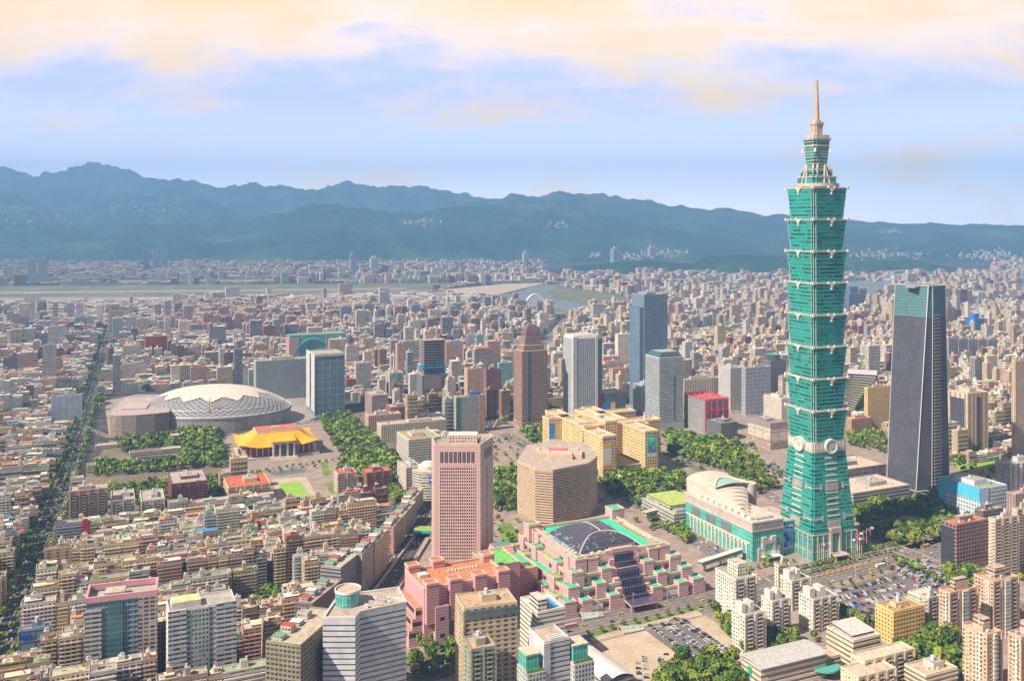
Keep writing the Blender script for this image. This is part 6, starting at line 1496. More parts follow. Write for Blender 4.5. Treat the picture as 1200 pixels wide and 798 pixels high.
# ------------------------------------------------------------------ more buildings of the middle and far distance
T = tower
def grp(label, *a, **k): return T('office_tower', label, 'office tower', *a, **k)
def apt(label, *a, **k): return T('apartment_block', label, 'apartment block', *a, **k)
T('office_block', 'long pale building of many thin storeys behind the stadium', 'office block', 300, 470, 297, 362, 424, 'ribbon', (.46, .48, .48), (.14, .17, .18), fh=4, bh=.4, W=30, roofc=(.36, .42, .34))
root, L, W, H = grp('square blue glass tower with pale side wall beside the park', 369, 488, 359.5, 404, 417, 'glass', (.36, .42, .44), (.09, .15, .18), 'curtain_blue', fh=4, ph=False)
b = MB(); b.box(-1, .01, -.8, W * .40, 8, H + 3, 'plain', 'plain', (.56, .56, .58)); b.box(-1, .01, W * .58, W + .6, 8, H + 3, 'plain', 'plain', (.56, .56, .58)); b.box(-.9, .01, W * .40, W * .58, 8, H, 'glass_dark', 'plain', (.03, .04, .07)); b.box(-1, .01, W * .40, W * .58, H, H + 3, 'plain', 'plain', (.56, .56, .58), bottom=True); b.build('stone_flank', root)
b = MB(); b.box(0, L, -1.2, .01, H - 2, H + 3, 'plain', 'roof', (.55, .55, .56), bottom=True); b.build('roof_band', root)
def arch_centre():
    X, Y, L, W = foot(340, 433, 328, 403); H = 82; root = empty('shopping_centre', (X, Y, 0), A, 'teal glass centre with stone end blocks, arched top and dark dome, behind the stadium', 'shopping centre')
    excl([en(X, Y, *p) for p in ((-6, -6), (L + 6, -6), (L + 6, 60), (-6, 60))])
    b = MB(); b.box(0, L, 0, 40, 0, H, 'curtain_teal', 'roof', (.05, .28, .25), (.24, .30, .28)); b.build('glass_wall', root)
    b = MB(); b.box(-3, L * .16, -3, 43, 0, H - 8, 'plain', 'roof', (.46, .32, .30)); b.box(L * .66, L + 4, -4, 44, 0, H - 12, 'plain', 'roof', (.46, .32, .30)); b.box(L * .66, L + 5, -5, 45, H - 12, H + 1, 'curtain_teal', 'roof', (.05, .28, .25), (.3, .3, .32), bottom=True); b.build('stone_wing', root)
    b = MB(); cx_, r = L * .42, 40
    for k in range(6):
        t0, t1 = k / 6 * pi / 2, (k + 1) / 6 * pi / 2; b.cyl(cx_, -2, r * cos(t0), r * 1.0 * sin(t0), r * 1.0 * sin(t1), 'curtain_dark', 'plain', (.08, .07, .10), n=24, r2=max(.3, r * cos(t1)), cap=(k == 5))
    b.build('dome', root)
    b = MB(); b.tube([(cx_ + 52 * cos(t), -1.5, 6 + 66 * sin(t)) for t in np.linspace(0.1, pi - .1, 17)], 2.4, 'paint', (.10, .42, .38), 5); b.build('arch', root)
arch_centre()
def construction_tower():
    root, L, W, H = grp('dark unfinished tower wrapped in netting with bare upper floors', 495, 484, 488, 524.5, 440, 'frame', (.26, .28, .29), (.08, .10, .12), fh=4, bay=5, bh=.25, pw=.2, ph=False, top=False)
    for k in range(13):
        b = MB(); z = H + k * 5.0; b.box(3, L - 2, 2, W - 4, z + 3.2, z + 4.4, 'plain', 'plain', (.34, .32, .30), bottom=True)
        for i in range(6): b.box(4 + i * (L - 8) / 5 - .6, 4 + i * (L - 8) / 5 + .6, 3, 4.2, z, z + 3.2, 'plain', 'plain', (.20, .19, .18))
        b.box(6, L - 5, 6, W - 7, z, z + 3.2, 'plain', 'plain', (.09, .09, .10)); b.build('bare_floor', root)
    b = MB(); b.box(1, L * .44, -.5, W, H + 12, H + 15, 'paint', 'paint', (.05, .28, .55), bottom=True); b.box(L * .6, L + .5, -.5, W, H + 12, H + 15, 'paint', 'paint', (.05, .28, .55), bottom=True); b.build('blue_netting', root)
    b = MB(); b.box(L * .1, L * .75, -.9, .01, H - 26, H - 4, 'plain', 'plain', (.30, .24, .24)); b.build('cladding_panel', root)
construction_tower()
def tower_crane(px, py, z0, h, jib, lab, tilt=.5, c=(.62, .05, .06)):
    q = g(px, py); o = empty('tower_crane', (q[0], q[1], z0), 0, lab, 'crane')
    b = MB(); b.tube([(0, 0, 0), (0, 0, h)], 1.5, 'paint', c, 4); b.build('mast', o)
    b = MB(); b.tube([(-8, 0, h - 2), (0, 0, h), (jib * cos(tilt + .9), 0, h + jib * sin(tilt + .9))], 1.0, 'paint', c, 4); b.build('jib', o)
    b = MB(); b.box(-9, -5, -2, 2, h - 5, h - 1, 'paint', 'paint', c, bottom=True); b.build('counterweight', o)
tower_crane(498, 480, 100, 22, 34, 'red crane on top of the unfinished dark tower', .35)
tower_crane(547, 415, 0, 38, 46, 'red crane standing on open ground right of the unfinished tower', .8)
root, L, W, H = grp('pale slim tower with green glazed centre and thin white mast', 457, 472, 452, 473, 438, 'frame', (.52, .50, .48), (.10, .14, .14))
b = MB(); b.cyl(L * .4, W * .4, 1.5, H + 4, H + 46, 'paint', 'paint', (.68, .68, .70), n=6, r2=.5); b.build('mast', root)
b = MB(); b.box(L * .5, L * .75, -.8, .01, 6, H, 'curtain_teal', 'plain', (.08, .30, .24)); b.build('green_strip', root)
root, L, W, H = grp('tower with white louvre bands, green edges and a blue sign board', 535, 509, 532, 568, 466, 'ribbon', (.55, .53, .50), (.09, .12, .12), fh=3.3, bh=.45)
b = MB(); b.box(L * .80, L + .8, -.9, .01, 0, H + 2, 'plain', 'plain', (.42, .27, .20)); b.box(-.8, L * .1, -.9, .01, 0, H, 'glass_dark', 'plain', (.03, .16, .14)); b.build('brown_edge', root)
b = MB(); b.box(L * .45, L * .85, -.6, .3, H + 2.5, H + 8, 'paint', 'paint', (.08, .22, .55), bottom=True); b.build('sign_board', root)
grp('beige tower with square windows behind the louvred tower', 548, 495, 544, 566, 433, 'frame', (.56, .42, .32), (.08, .06, .05), bay=4.5, pw=.55, bh=.5)
grp('maroon tower with dark blue stepped top', 570, 482, 566, 587, 434, 'frame', (.34, .17, .18), (.08, .05, .06), bay=3.4, roofc=(.05, .08, .28))
root, L, W, H = grp('brown ribbed tower with orange screen on its roof beside the avenue', 574, 491, 568, 582, 458, 'ribbon', (.42, .28, .20), (.08, .06, .05), fh=3.2)
b = MB(); b.box(0, L, -.5, .3, H + 2, H + 9, 'paint', 'paint', (.70, .20, .06), bottom=True); b.build('orange_screen', root)
apt('gold and brown striped block beside the unfinished tower', 512, 484, 506, 531, 463, 'frame', (.58, .42, .22), (.20, .12, .08), bay=7, pw=.6)
grp('round-fronted teal glass block behind the brown towers', 585, 452, 580, 601, 426, 'glass', (.36, .52, .52), (.12, .30, .30), 'curtain_pale')
apt('cream slab with dark flank near the railway yard', 584, 413, 580, 602, 391, 'frame', (.64, .50, .34), (.14, .10, .10))
for i in range(3): apt(f'{["white", "pale teal", "grey white"][i]} apartment slab near the railway yard, {["left", "middle", "right"][i]} of three', 548 + i * 10.5, 413, 547 + i * 10.5, 556 + i * 10.5, 393, 'frame', [(.58, .60, .58), (.36, .52, .50), (.56, .56, .54)][i], (.12, .16, .16))
apt('long white residential slab with roof sheds left of the avenue', 447, 520, 436, 523, 499, 'frame', (.62, .54, .46), (.12, .10, .10), fh=3.1, bay=3.4, bh=.42, pw=.4, W=26, roofc=(.5, .44, .38))
apt('cream residential row stepping back behind the long white slab', 432, 506, 419, 470, 488, 'frame', (.60, .46, .38), (.14, .10, .10), fh=3.1, W=24)
apt('dark red rooftop block behind the long white slab', 458, 500, 452, 482, 478, 'frame', (.34, .15, .13), (.10, .06, .06))
apt('pinkish grey building with flat cream roof behind the long white slab', 436, 488, 415, 455, 464, 'ribbon', (.50, .38, .36), (.12, .10, .10))
root, L, W, H = T('office_block', 'white office building with recessed storeys and green roof court', 'office block', 479, 549, 465, 517, 516, 'ribbon', (.66, .62, .56), (.14, .14, .14), fh=3.6, bh=.5, roofc=(.34, .42, .24))
b = MB(); b.box(L * .12, L * .7, W * .2, W * .8, H + .15, H + .5, 'roof', 'roof', (.52, .26, .2)); b.build('roof_court', root)
def dome_shop():
    q = g(500, 585); o = empty('round_building', (q[0], q[1], 0), 0, 'white round-cornered building with shallow dome and blue sign left of the pink tower', 'building'); excl([g(484, 590), g(515, 590), g(515, 560), g(484, 560)])
    b = MB(); b.cyl(0, 14, 20, 0, 36, 'wall_ribbon', 'roof', (.66, .62, .58), (.6, .52, .44), n=30); b.build('wall', o)
    b = MB(); b.cyl(0, 14, 12, 36, 41, 'plain', 'roof', (.70, .66, .60), n=24); b.cyl(0, 14, 10, 41, 45, 'plain', 'plain', (.74, .68, .60), n=24, r2=6); b.cyl(0, 14, 6, 45, 46.6, 'plain', 'plain', (.74, .68, .60), n=24, r2=.5); b.build('dome', o)
    b = MB(); b.box(4, 19, -7.5, -6.5, 22, 32, 'paint', 'paint', (.04, .10, .50), bottom=True); b.box(4, 19, -7.7, -7.5, 26.5, 27.8, 'paint', 'paint', (.75, .75, .8), bottom=True); b.build('sign_board', o)
dome_shop()
apt('pale grey apartment tower with stacked balconies left of the pink tower', 476, 583, 463, 494, 549, 'balcony', (.58, .54, .50))
apt('dark red apartment block with red rooftop huts beside the park', 430, 580, 424, 459, 555, 'balcony', (.30, .13, .11), roofc=(.50, .2, .16))
apt('cream and grey apartment block with red roofs beside the park lawn', 396, 580, 391, 418, 556, 'balcony', (.58, .47, .40), roofc=(.60, .10, .08))
apt('wide beige apartment block with red tin roofs below the park', 268, 594, 262, 317, 572, 'balcony', (.62, .49, .34), roofc=(.55, .16, .1))
apt('large brownish apartment block with rooftop frames, left of the park edge', 82, 622, 75, 126, 577, 'balcony', (.46, .34, .27), W=24)
apt('white apartment block with glazed bays, left one of a pair above the lanes', 131, 616, 127, 158, 588, 'balcony', (.58, .55, .50))
apt('white apartment block with glazed bays, right one of a pair above the lanes', 166, 614, 162, 193, 588, 'balcony', (.60, .56, .52))
apt('maroon brick apartment slab at the edge of the park', 201, 604, 197, 243, 568, 'balcony', (.26, .11, .10))
apt('tan tower block with paired window strips beside the tree-lined avenue', 52, 690, 48, 84, 645, 'frame', (.52, .40, .28), (.14, .10, .08), bay=7, pw=.62, fh=3.2)
root, L, W, H = apt('low block with big blue-grey blank wall beside the tree-lined avenue', 22, 780, 20, 59, 740, 'frame', (.30, .38, .52), (.28, .36, .50), 'plain', fh=10, bay=12, pw=.03, bh=.04)
b = MB(); b.box(1, 9, -.6, -.36, H - 7, H - 3, 'paint', 'paint', (.04, .12, .55), bottom=True); b.build('sign_panel', root)
q = g(92, 648); root = empty('sign_wall', (q[0], q[1], 0), A, 'bright red shop sign wall among the roofs on the left', 'sign'); b = MB(); b.box(0, 9, 0, 1, 12, 36, 'paint', 'paint', (.70, .02, .06), bottom=True); b.build('red_panel', root); b = MB(); b.box(-1, 11, 1, 14, 0, 34, 'wall_punched', 'roof', (.42, .4, .4)); b.build('wall', root); excl([en(*q, -3, -3), en(*q, 13, -3), en(*q, 13, 16), en(*q, -3, 16)])
T('office_block', 'dark red brick building with blank top on the far left', 'office block', 171, 428, 168, 196, 395, 'frame', (.34, .09, .07), (.30, .08, .07), 'plain', bay=12, fh=8, bh=.1, pw=.1)
T('office_block', 'dark office block on the far left edge', 'office block', 4, 450, -10, 20, 420, 'frame', (.24, .20, .22), (.06, .06, .08))
T('apartment_tower', 'brown twin-shafted tower left of the tree-lined avenue', 'apartment tower', 66, 462, 62, 84, 437, 'frame', (.40, .28, .24), (.10, .07, .07), bay=8, pw=.5)
T('office_block', 'blue and white block left of the tree-lined avenue', 'office block', 60, 496, 55, 96, 465, 'frame', (.52, .58, .64), (.42, .48, .56), 'plain', bay=9, fh=4)
# buildings lining the sunken avenue on its left, long sides along it
for lab, cx, by, rx, ty, W_, col, rc in (('dark grey glass corner building with red and green roof patches left of the sunken avenue', 312, 860, 352, 752, 60, (.30, .27, .20), (.46, .42, .34)),
        ('dark building with antenna cluttered roof left of the sunken avenue', 345, 768, 366, 706, 55, (.24, .18, .18), (.40, .36, .33)),
        ('charcoal office block with pale blank end wall beside the sunken avenue', 376, 716, 399, 664, 50, (.36, .35, .37), (.50, .45, .36)),
        ('grey slab with pale roof hut following the sunken avenue', 410, 700, 424, 650, 42, (.44, .40, .38), (.50, .46, .42)),
        ('long beige slab block whose roof huts line the sunken avenue', 425, 682, 439, 638, 46, (.56, .44, .34), (.54, .48, .42)),
        ('beige block with blue roof sheds near the avenue portal', 446, 648, 461, 618, 44, (.46, .30, .24), (.48, .44, .36)),
        ('grey brown block beside the avenue portal', 459, 626, 474, 603, 50, (.50, .44, .38), (.50, .42, .36)),
        ('beige block near the avenue, left of the white round-cornered building', 470, 604, 484, 586, 50, (.60, .50, .38), (.50, .44, .38))):
    a_ = radians(-9) if cx > 400 else radians(-16)
    root, L, W, H = T('office_block', lab, 'office block', cx, by, cx - 3, rx, ty, ['frame', 'ribbon', 'balcony'][cx % 3], col, (.06, .06, .07), 'curtain_dark', a=a_, fh=3.3, bay=3.4, bh=.42, pw=.3, W=W_, roofc=rc, ph=False)
    for k in range(4):
        nm, sc_ = SHED[[1, 0, 6, 7][(k + cx) % 4]]; b = MB(); y = 4 + k * (W_ - 12) / 4; b.box(1.5, min(L - 1.5, 10), y, y + 7, H + .2, H + 3 + k % 2 * 2, 'wall_shutter', 'tin', (.5, .47, .43), sc_); b.build('rooftop_hut', root)
# far silhouettes
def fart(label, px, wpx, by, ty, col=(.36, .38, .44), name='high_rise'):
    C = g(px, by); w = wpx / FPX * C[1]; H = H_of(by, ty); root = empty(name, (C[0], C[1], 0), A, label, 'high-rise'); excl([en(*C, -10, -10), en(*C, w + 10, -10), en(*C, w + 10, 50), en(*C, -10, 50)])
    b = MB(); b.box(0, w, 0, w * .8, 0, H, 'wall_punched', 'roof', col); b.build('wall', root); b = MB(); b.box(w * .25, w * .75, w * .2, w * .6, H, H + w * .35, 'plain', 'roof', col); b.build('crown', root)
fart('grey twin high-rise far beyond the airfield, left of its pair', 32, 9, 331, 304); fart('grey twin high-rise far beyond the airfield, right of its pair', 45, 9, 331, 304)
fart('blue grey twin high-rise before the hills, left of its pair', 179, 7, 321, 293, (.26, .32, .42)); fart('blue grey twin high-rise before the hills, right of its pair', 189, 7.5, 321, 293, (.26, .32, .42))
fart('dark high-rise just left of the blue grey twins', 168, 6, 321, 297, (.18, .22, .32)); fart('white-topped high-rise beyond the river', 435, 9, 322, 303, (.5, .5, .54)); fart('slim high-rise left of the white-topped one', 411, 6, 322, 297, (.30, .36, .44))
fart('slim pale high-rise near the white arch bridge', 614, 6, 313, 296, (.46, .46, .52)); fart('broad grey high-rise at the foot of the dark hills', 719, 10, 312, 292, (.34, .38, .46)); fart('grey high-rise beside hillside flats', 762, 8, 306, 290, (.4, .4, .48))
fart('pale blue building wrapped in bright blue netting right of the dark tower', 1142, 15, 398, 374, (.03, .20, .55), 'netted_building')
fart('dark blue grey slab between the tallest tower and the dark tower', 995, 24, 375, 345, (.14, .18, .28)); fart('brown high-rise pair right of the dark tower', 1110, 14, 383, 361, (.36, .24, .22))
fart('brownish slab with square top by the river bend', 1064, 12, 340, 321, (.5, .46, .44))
# grey residential slabs on the right
for i in range(5): T('apartment_tower', f'grey residential slab right of the dark tower, {["leftmost", "second", "third", "fourth", "rightmost"][i]} of the row', 'apartment tower', 1112 + i * 11.5, 432 - i * .8, 1110 + i * 11.5, 1122 + i * 11.5, 398 + i * .3, 'frame', (.36, .35, .38), (.16, .16, .18), fh=3.4, bay=5, ph=True, group='grey residential slabs')
for i in range(6): T('apartment_tower', f'reddish high-rise flats behind the tallest tower, {["first", "second", "third", "fourth", "fifth", "sixth"][i]} from left', 'apartment tower', 990 + i * 8.3, 400, 989 + i * 8.3, 997 + i * 8.3, 377 if i > 2 else 383, 'frame', (.40, .15, .15) if i < 3 else (.55, .36, .30), (.18, .10, .10), fh=3.6, bay=5, top=True, group='reddish flats')
for i in range(9): T('apartment_tower', f'salmon high-rise flats in the far distance above the stadium, {["first", "second", "third", "fourth", "fifth", "sixth", "seventh", "eighth", "ninth"][i]} from left', 'apartment tower', 238 + i * 12.5, 392 - i * .3, 236.5 + i * 12.5, 247 + i * 12.5, 368 + (i % 3) * 2, 'frame', [(.52, .30, .26), (.50, .36, .30), (.36, .18, .20)][i % 3], (.16, .10, .10), fh=3.4, bay=5, group='salmon flats of the far left')
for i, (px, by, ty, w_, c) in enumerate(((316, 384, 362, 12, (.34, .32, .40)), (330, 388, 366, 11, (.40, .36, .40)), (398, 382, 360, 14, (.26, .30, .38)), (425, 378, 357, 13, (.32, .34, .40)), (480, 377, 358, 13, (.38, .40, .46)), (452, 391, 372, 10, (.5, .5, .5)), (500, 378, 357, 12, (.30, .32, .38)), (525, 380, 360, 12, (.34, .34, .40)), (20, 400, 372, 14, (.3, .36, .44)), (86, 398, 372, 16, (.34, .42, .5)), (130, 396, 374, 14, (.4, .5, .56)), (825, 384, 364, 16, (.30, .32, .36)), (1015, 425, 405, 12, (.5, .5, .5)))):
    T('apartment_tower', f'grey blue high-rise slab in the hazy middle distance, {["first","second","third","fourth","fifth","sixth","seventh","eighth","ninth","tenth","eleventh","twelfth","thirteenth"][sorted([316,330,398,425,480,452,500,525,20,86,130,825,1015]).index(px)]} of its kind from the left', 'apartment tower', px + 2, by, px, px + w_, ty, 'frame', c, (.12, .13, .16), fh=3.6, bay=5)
# arch bridges over the river
def arch_bridge(label, px, py, wpx, rise, c, dirx=(1, .12)):
    q = g(px, py); w = wpx / FPX * q[1]; o = empty('arch_bridge', (q[0], q[1], 0), atan2(dirx[1], dirx[0]), label, 'bridge')
    for y in (-9, 9):
        b = MB(); b.tube([(w * t, y * (1 - .5 * sin(pi * t)), 12 + rise * sin(pi * t)) for t in np.linspace(0, 1, 19)], 2.2, 'paint', c, 5); b.build('arch_rib', o)
    b = MB(); b.box(-w * .5, w * 1.5, -12, 12, 9, 12, 'plain', 'asphalt', (.5, .5, .5), bottom=True); b.build('deck', o)
    b = MB()
    for k in range(1, 12): t = k / 12; b.box(w * t - .6, w * t + .6, -8 + 4 * sin(pi * t) - .5, -8 + 4 * sin(pi * t) + .5, 12, 12 + rise * sin(pi * t), 'paint', 'paint', c)
    b.build('hanger', o)
arch_bridge('yellow arched bridge over the riverside meadow', 696, 375, 26, 42, (.78, .50, .06)); arch_bridge('white leaning arch bridge over the river', 612, 363, 30, 52, (.72, .74, .76)); arch_bridge('pale blue arch bridge by the river bend', 1024, 333, 34, 48, (.40, .50, .60), (1, .0))
q = g(1165, 318); o = empty('chimney', (q[0], q[1], 0), 0, 'red and white striped chimney in the hazy right distance', 'chimney'); b = MB()
for k in range(7): b.cyl(0, 0, 11 - k * .6, k * 14, k * 14 + 14, 'paint', 'paint', (.66, .08, .08) if k % 2 else (.72, .70, .70), n=10, r2=10.4 - k * .6)
b.build('shaft', o)
# hillside houses
def hillhouses():
    r = random.Random(12); b = MB(); sp = [(12, 246, 30, 3, 60), (60, 258, 60, 8, 40), (170, 245, 50, 9, 50), (490, 262, 22, 4, 35), (655, 265, 14, 3, 16), (1045, 272, 12, 2, 30), (1165, 300, 40, 6, 120), (780, 298, 26, 4, 60), (740, 303, 20, 4, 40), (1040, 299, 40, 5, 80), (700, 300, 12, 3, 20)]
    pxs, ys, Hh = HILL
    for (px, py, sx_, sy_, n) in sp:
        for _ in range(n):
            x = r.gauss(px, sx_ * .5); yp = r.gauss(py, sy_ * .5)
            i = int(np.interp(x, pxs, np.arange(len(pxs)))); col = Hh[:, i]; proj = HOR + FPX * (CH - col) / ys
            run = np.minimum.accumulate(proj); vis = np.where((proj <= run + .01) & (proj <= yp) & (col > 0))[0]
            if len(vis) == 0: continue
            k = vis[0]; Y = ys[k]; X = (x - 600) / FPX * Y; z = col[k] - 8; w_ = r.uniform(14, 34); h = r.uniform(6, 26)
            b.rbox(X, Y, w_, w_ * .7, z, z + h + 6, r.uniform(0, 1), 'plain', 'roof', r.choice([(.46, .42, .40), (.4, .36, .32), (.5, .48, .46)]))
    b.build('hillside_houses', kind='stuff')
hillhouses()

# ------------------------------------------------------------------ trees
def tree_template(seed, nclump, nleaf, ls, R=4.6, Hc=6.4, base=3.2):
    r = random.Random(seed); V = []; F = []; C = []
    cl = []
    for _ in range(nclump):
        t = r.uniform(0, 2 * pi); u = r.random() ** .5; z = r.uniform(-.6, 1); k = (1 - .55 * max(z, 0) ** 1.5) * (1 + .3 * min(z, 0))
        cl.append((R * .72 * u * k * cos(t), R * .72 * u * k * sin(t), base + Hc * .45 + Hc * .42 * z, r.uniform(1.3, 2.2), r.uniform(.62, 1.45)))
    for (cx, cy, cz, cr, cc) in cl:
        for _ in range(nleaf):
            d = Vector((r.gauss(0, 1), r.gauss(0, 1), r.gauss(0, .8) + .25)).normalized(); p = Vector((cx, cy, cz)) + d * cr * r.uniform(.75, 1.08)
            n = (d + Vector((r.gauss(0, .35), r.gauss(0, .35), r.gauss(0, .35)))).normalized(); a = n.cross(Vector((0, 0, 1)));
            if a.length < .05: a = Vector((1, 0, 0))
            a.normalize(); b = n.cross(a); s = ls * r.uniform(.7, 1.25); k = len(V); rot = r.uniform(0, pi); a2 = a * cos(rot) + b * sin(rot); b2 = b * cos(rot) - a * sin(rot)
            V += [p - a2 * s * .5 - b2 * s * .4, p + a2 * s * .55 - b2 * s * .3, p + a2 * s * .4 + b2 * s * .5, p - a2 * s * .5 + b2 * s * .35]; F.append((k, k + 1, k + 2, k + 3)); C.append(cc * r.uniform(.85, 1.15))
    return np.array([tuple(v) for v in V]), np.array(F), np.array(C), cl
TPL = []
for s_ in range(4):
    V, F, C, cl = tree_template(s_ + 1, 15, 22, 1.35)
    b = MB()
    for f, c in zip(F, C): b.face([tuple(V[i]) for i in f], 'leaf', (c, c, c * .95))
    crown = b.mesh('crown'); b = MB(); b.tube([(0, 0, -.1), (.1, .05, 2.2), (0, .1, 5)], [.32, .24, .12], 'bark', G, 6)
    for (cx, cy, cz, cr, cc) in cl[:5]: b.tube([(0, .1, 2.6), (cx * .5, cy * .5, cz * .75), (cx * .9, cy * .9, cz)], [.16, .1, .05], 'bark', G, 4)
    TPL.append((crown, b.mesh('trunk'), V, F, C))
LOW = [tree_template(50 + k, 11, 9, 2.1)[:3] for k in range(4)]
WOODS = [   # polygon in photograph pixels, spacing, mean scale, colour multiplier, label, group
    ([(375, 494), (408, 487), (446, 520), (428, 528), (402, 541)], 7.0, 1.0, 'leafy tree in the park strip right of the golden-roofed hall', 'park trees right of the golden-roofed hall'),
    ([(408, 541), (448, 524), (472, 548), (498, 578), (462, 590), (445, 562), (420, 566), (392, 556)], 7.0, 1.05, 'round tree in the park wood behind the dark red apartment block', 'park trees behind the dark red block'),
    ([(212, 505), (256, 503), (263, 548), (215, 549)], 7.5, 1.1, 'dense tree in the square grove left of the golden-roofed hall', 'grove left of the golden-roofed hall'),
    ([(108, 546), (210, 541), (212, 551), (108, 560)], 6.5, .85, 'tree in the long hedge-like row left of the park walk', 'hedge row trees'),
    ([(135, 518), (208, 511), (210, 524), (145, 533)], 8.0, .95, 'tree among low halls in front of the scaffolded block', 'trees before the scaffolded block'),
    ([(125, 577), (200, 566), (260, 562), (262, 572), (240, 596), (200, 598), (130, 590)], 7.5, 1.0, 'tree in the park edge above the maroon slab', 'trees above the maroon slab'),
    ([(330, 592), (445, 584), (446, 602), (345, 606), (325, 600)], 6.5, .7, 'small tree in the hedge below the memorial lawn', 'hedge below the lawn'),
    ([(276, 714), (326, 697), (336, 708), (312, 730), (276, 738)], 6.5, 1.15, 'dark tree in the small wood beside the white framed tower', 'wood beside the white framed tower'),
    ([(700, 563), (732, 558), (800, 556), (815, 572), (760, 583), (712, 584)], 7.5, 1.0, 'bushy tree in front of the yellow city hall', 'trees in front of the city hall'),
    ([(782, 510), (824, 516), (862, 522), (885, 540), (908, 572), (886, 580), (846, 552), (784, 532)], 7.5, 1.1, 'tree in the park right of the city hall', 'park trees right of the city hall'),
    ([(610, 507), (650, 500), (657, 528), (642, 540)], 7.0, 1.0, 'tree in the park strip left of the city hall', 'trees left of the city hall'),
    ([(579, 553), (606, 553), (606, 600), (581, 600)], 7.0, 1.0, 'tree between the pink tower and the faceted hotel', 'trees between pink tower and hotel'),
    ([(738, 590), (752, 588), (806, 622), (808, 640), (785, 628)], 7.5, .8, 'round street tree along the mall side road', 'street trees by the mall'),
    ([(990, 585), (1058, 596), (1098, 583), (1138, 600), (1142, 618), (1110, 632), (1092, 636), (1090, 612), (1070, 602), (1044, 606), (1050, 622), (1080, 626), (1076, 644), (1020, 632), (1003, 612)], 7.0, 1.15, 'dark tree in the round park behind the flagpoles', 'round park trees'),
    ([(1052, 768), (1078, 752), (1100, 738), (1108, 760), (1130, 772), (1126, 800), (1085, 800), (1060, 790)], 7.5, 1.35, 'big tree in the garden between the yellow block and the salmon towers', 'garden trees by the salmon towers'),
    ([(838, 722), (850, 722), (884, 762), (876, 772), (846, 742)], 5.5, .75, 'small tree in the hedge between parking lot and white blocks', 'hedge by the parking lot'),
    ([(765, 800), (800, 778), (842, 772), (866, 786), (866, 812), (770, 816)], 6.5, 1.1, 'bushy tree on the near edge of the parking lot', 'trees on the near edge of the parking lot'),
    ([(492, 752), (532, 762), (530, 790), (482, 800), (478, 782)], 7.0, .9, 'tree in the garden below the pink convention centre', 'garden below the convention centre'),
    ([(1100, 672), (1128, 660), (1158, 678), (1150, 690), (1115, 684)], 6.5, .8, 'tree at the foot of the brown office block', 'trees at the brown office block'),
    ([(990, 500), (1038, 512), (1038, 532), (996, 522)], 8, .9, 'tree behind the tallest tower beside the terraces', 'trees behind the tallest tower'),
    ([(1112, 528), (1186, 516), (1186, 534), (1120, 545)], 8, 1.0, 'tree on the lawn right of the dark tower', 'lawn trees right of the dark tower'),
    ([(402, 440), (442, 440), (446, 456), (408, 460)], 11, 1.3, 'tree in the far wood behind the glass tower', 'far wood'),
    ([(893, 745), (925, 745), (935, 757), (905, 764)], 6, .9, 'tree between the white blocks and the school', 'trees by the white blocks'),
    ([(985, 726), (1020, 728), (1024, 740), (990, 742)], 5, .8, 'tree in the hedge between car park and yellow block', 'hedge by the car park'),
]
def tree_rows(): 
    R = []
    def row(pts, off, step, sc_, lab, grp_):
        line = [g(*p) for p in pts]
        for i in range(len(line) - 1):
            a, b = line[i], line[i + 1]; l = hypot(b[0] - a[0], b[1] - a[1]); t = 0; dx, dy = (b[0] - a[0]) / l, (b[1] - a[1]) / l
            while t < l: R.append((a[0] + dx * t - dy * off, a[1] + dy * t + dx * off, sc_, lab, grp_)); t += step
    av = [(-20, 800), (22, 718), (52, 628), (78, 560), (96, 500), (110, 450), (122, 415)]
    for off, s1, st in ((-14, .85, 12), (14, .85, 12), (0, .6, 16)): row(av, off, st, s1, 'street tree on the long tree-lined avenue at the left', 'trees of the left avenue')
    row([(690, 722), (850, 687), (950, 664)][0:2], 4, 30, .4, 'young tree on the pavement before the exhibition hall', 'young pavement trees')
    row([(690, 744), (838, 708)], 0, 12, .55, 'young tree on the planted strip above the parking lot', 'planted strip trees')
    row([(935, 668), (1010, 650)], 0, 6.5, .55, 'small plaza tree below the teal tower', 'plaza trees'); row([(925, 678), (1005, 658)], 0, 6.5, .5, 'small plaza tree below the teal tower', 'plaza trees')
    row([(860, 676), (935, 662)], 8, 9, .5, 'small plaza tree below the teal tower', 'plaza trees'); row([(1010, 648), (1062, 636)], 0, 6.5, .55, 'small tree on the plaza edge by the round park', 'plaza edge trees'); row([(1005, 656), (1060, 643)], 0, 8, .5, 'small tree on the plaza edge by the round park', 'plaza edge trees')
    row([(1000, 690), (1090, 668)], 0, 14, .5, 'small tree in the car park', 'car park trees'); row([(955, 700), (1090, 660)], 8, 15, .5, 'small tree in the car park', 'car park trees')
    row([(458, 484), (505, 525), (548, 568)], 0, 8, .9, 'street tree on the road right of the park', 'trees right of the park'); row([(440, 478), (480, 515), (520, 560)], 0, 8, .9, 'street tree on the road right of the park', 'trees right of the park')
    row([(628, 512), (700, 552)], 14, 8, .8, 'street tree beside the city hall road', 'city hall road trees'); row([(770, 560), (905, 610)], 0, 9, .8, 'street tree beside the park road', 'park road trees')
    row([(520, 640), (508, 690)], 0, 8, .9, 'street tree between avenue and pink tower', 'trees at the pink tower')
    row([(1060, 655), (1160, 702)], -13, 8, .8, 'street tree on the cross street', 'cross street trees')
    row([(280, 530), (284, 545)], 0, 6, .5, 'small conifer beside the golden-roofed hall', 'conifers at the hall'); row([(302, 556), (372, 548)], 0, 16, .6, 'small tree beside the pond', 'pond trees')
    row([(118, 580), (262, 560), (400, 540)], 0, 10, .55, 'small tree lining the paved park walk', 'walk trees')
    return R
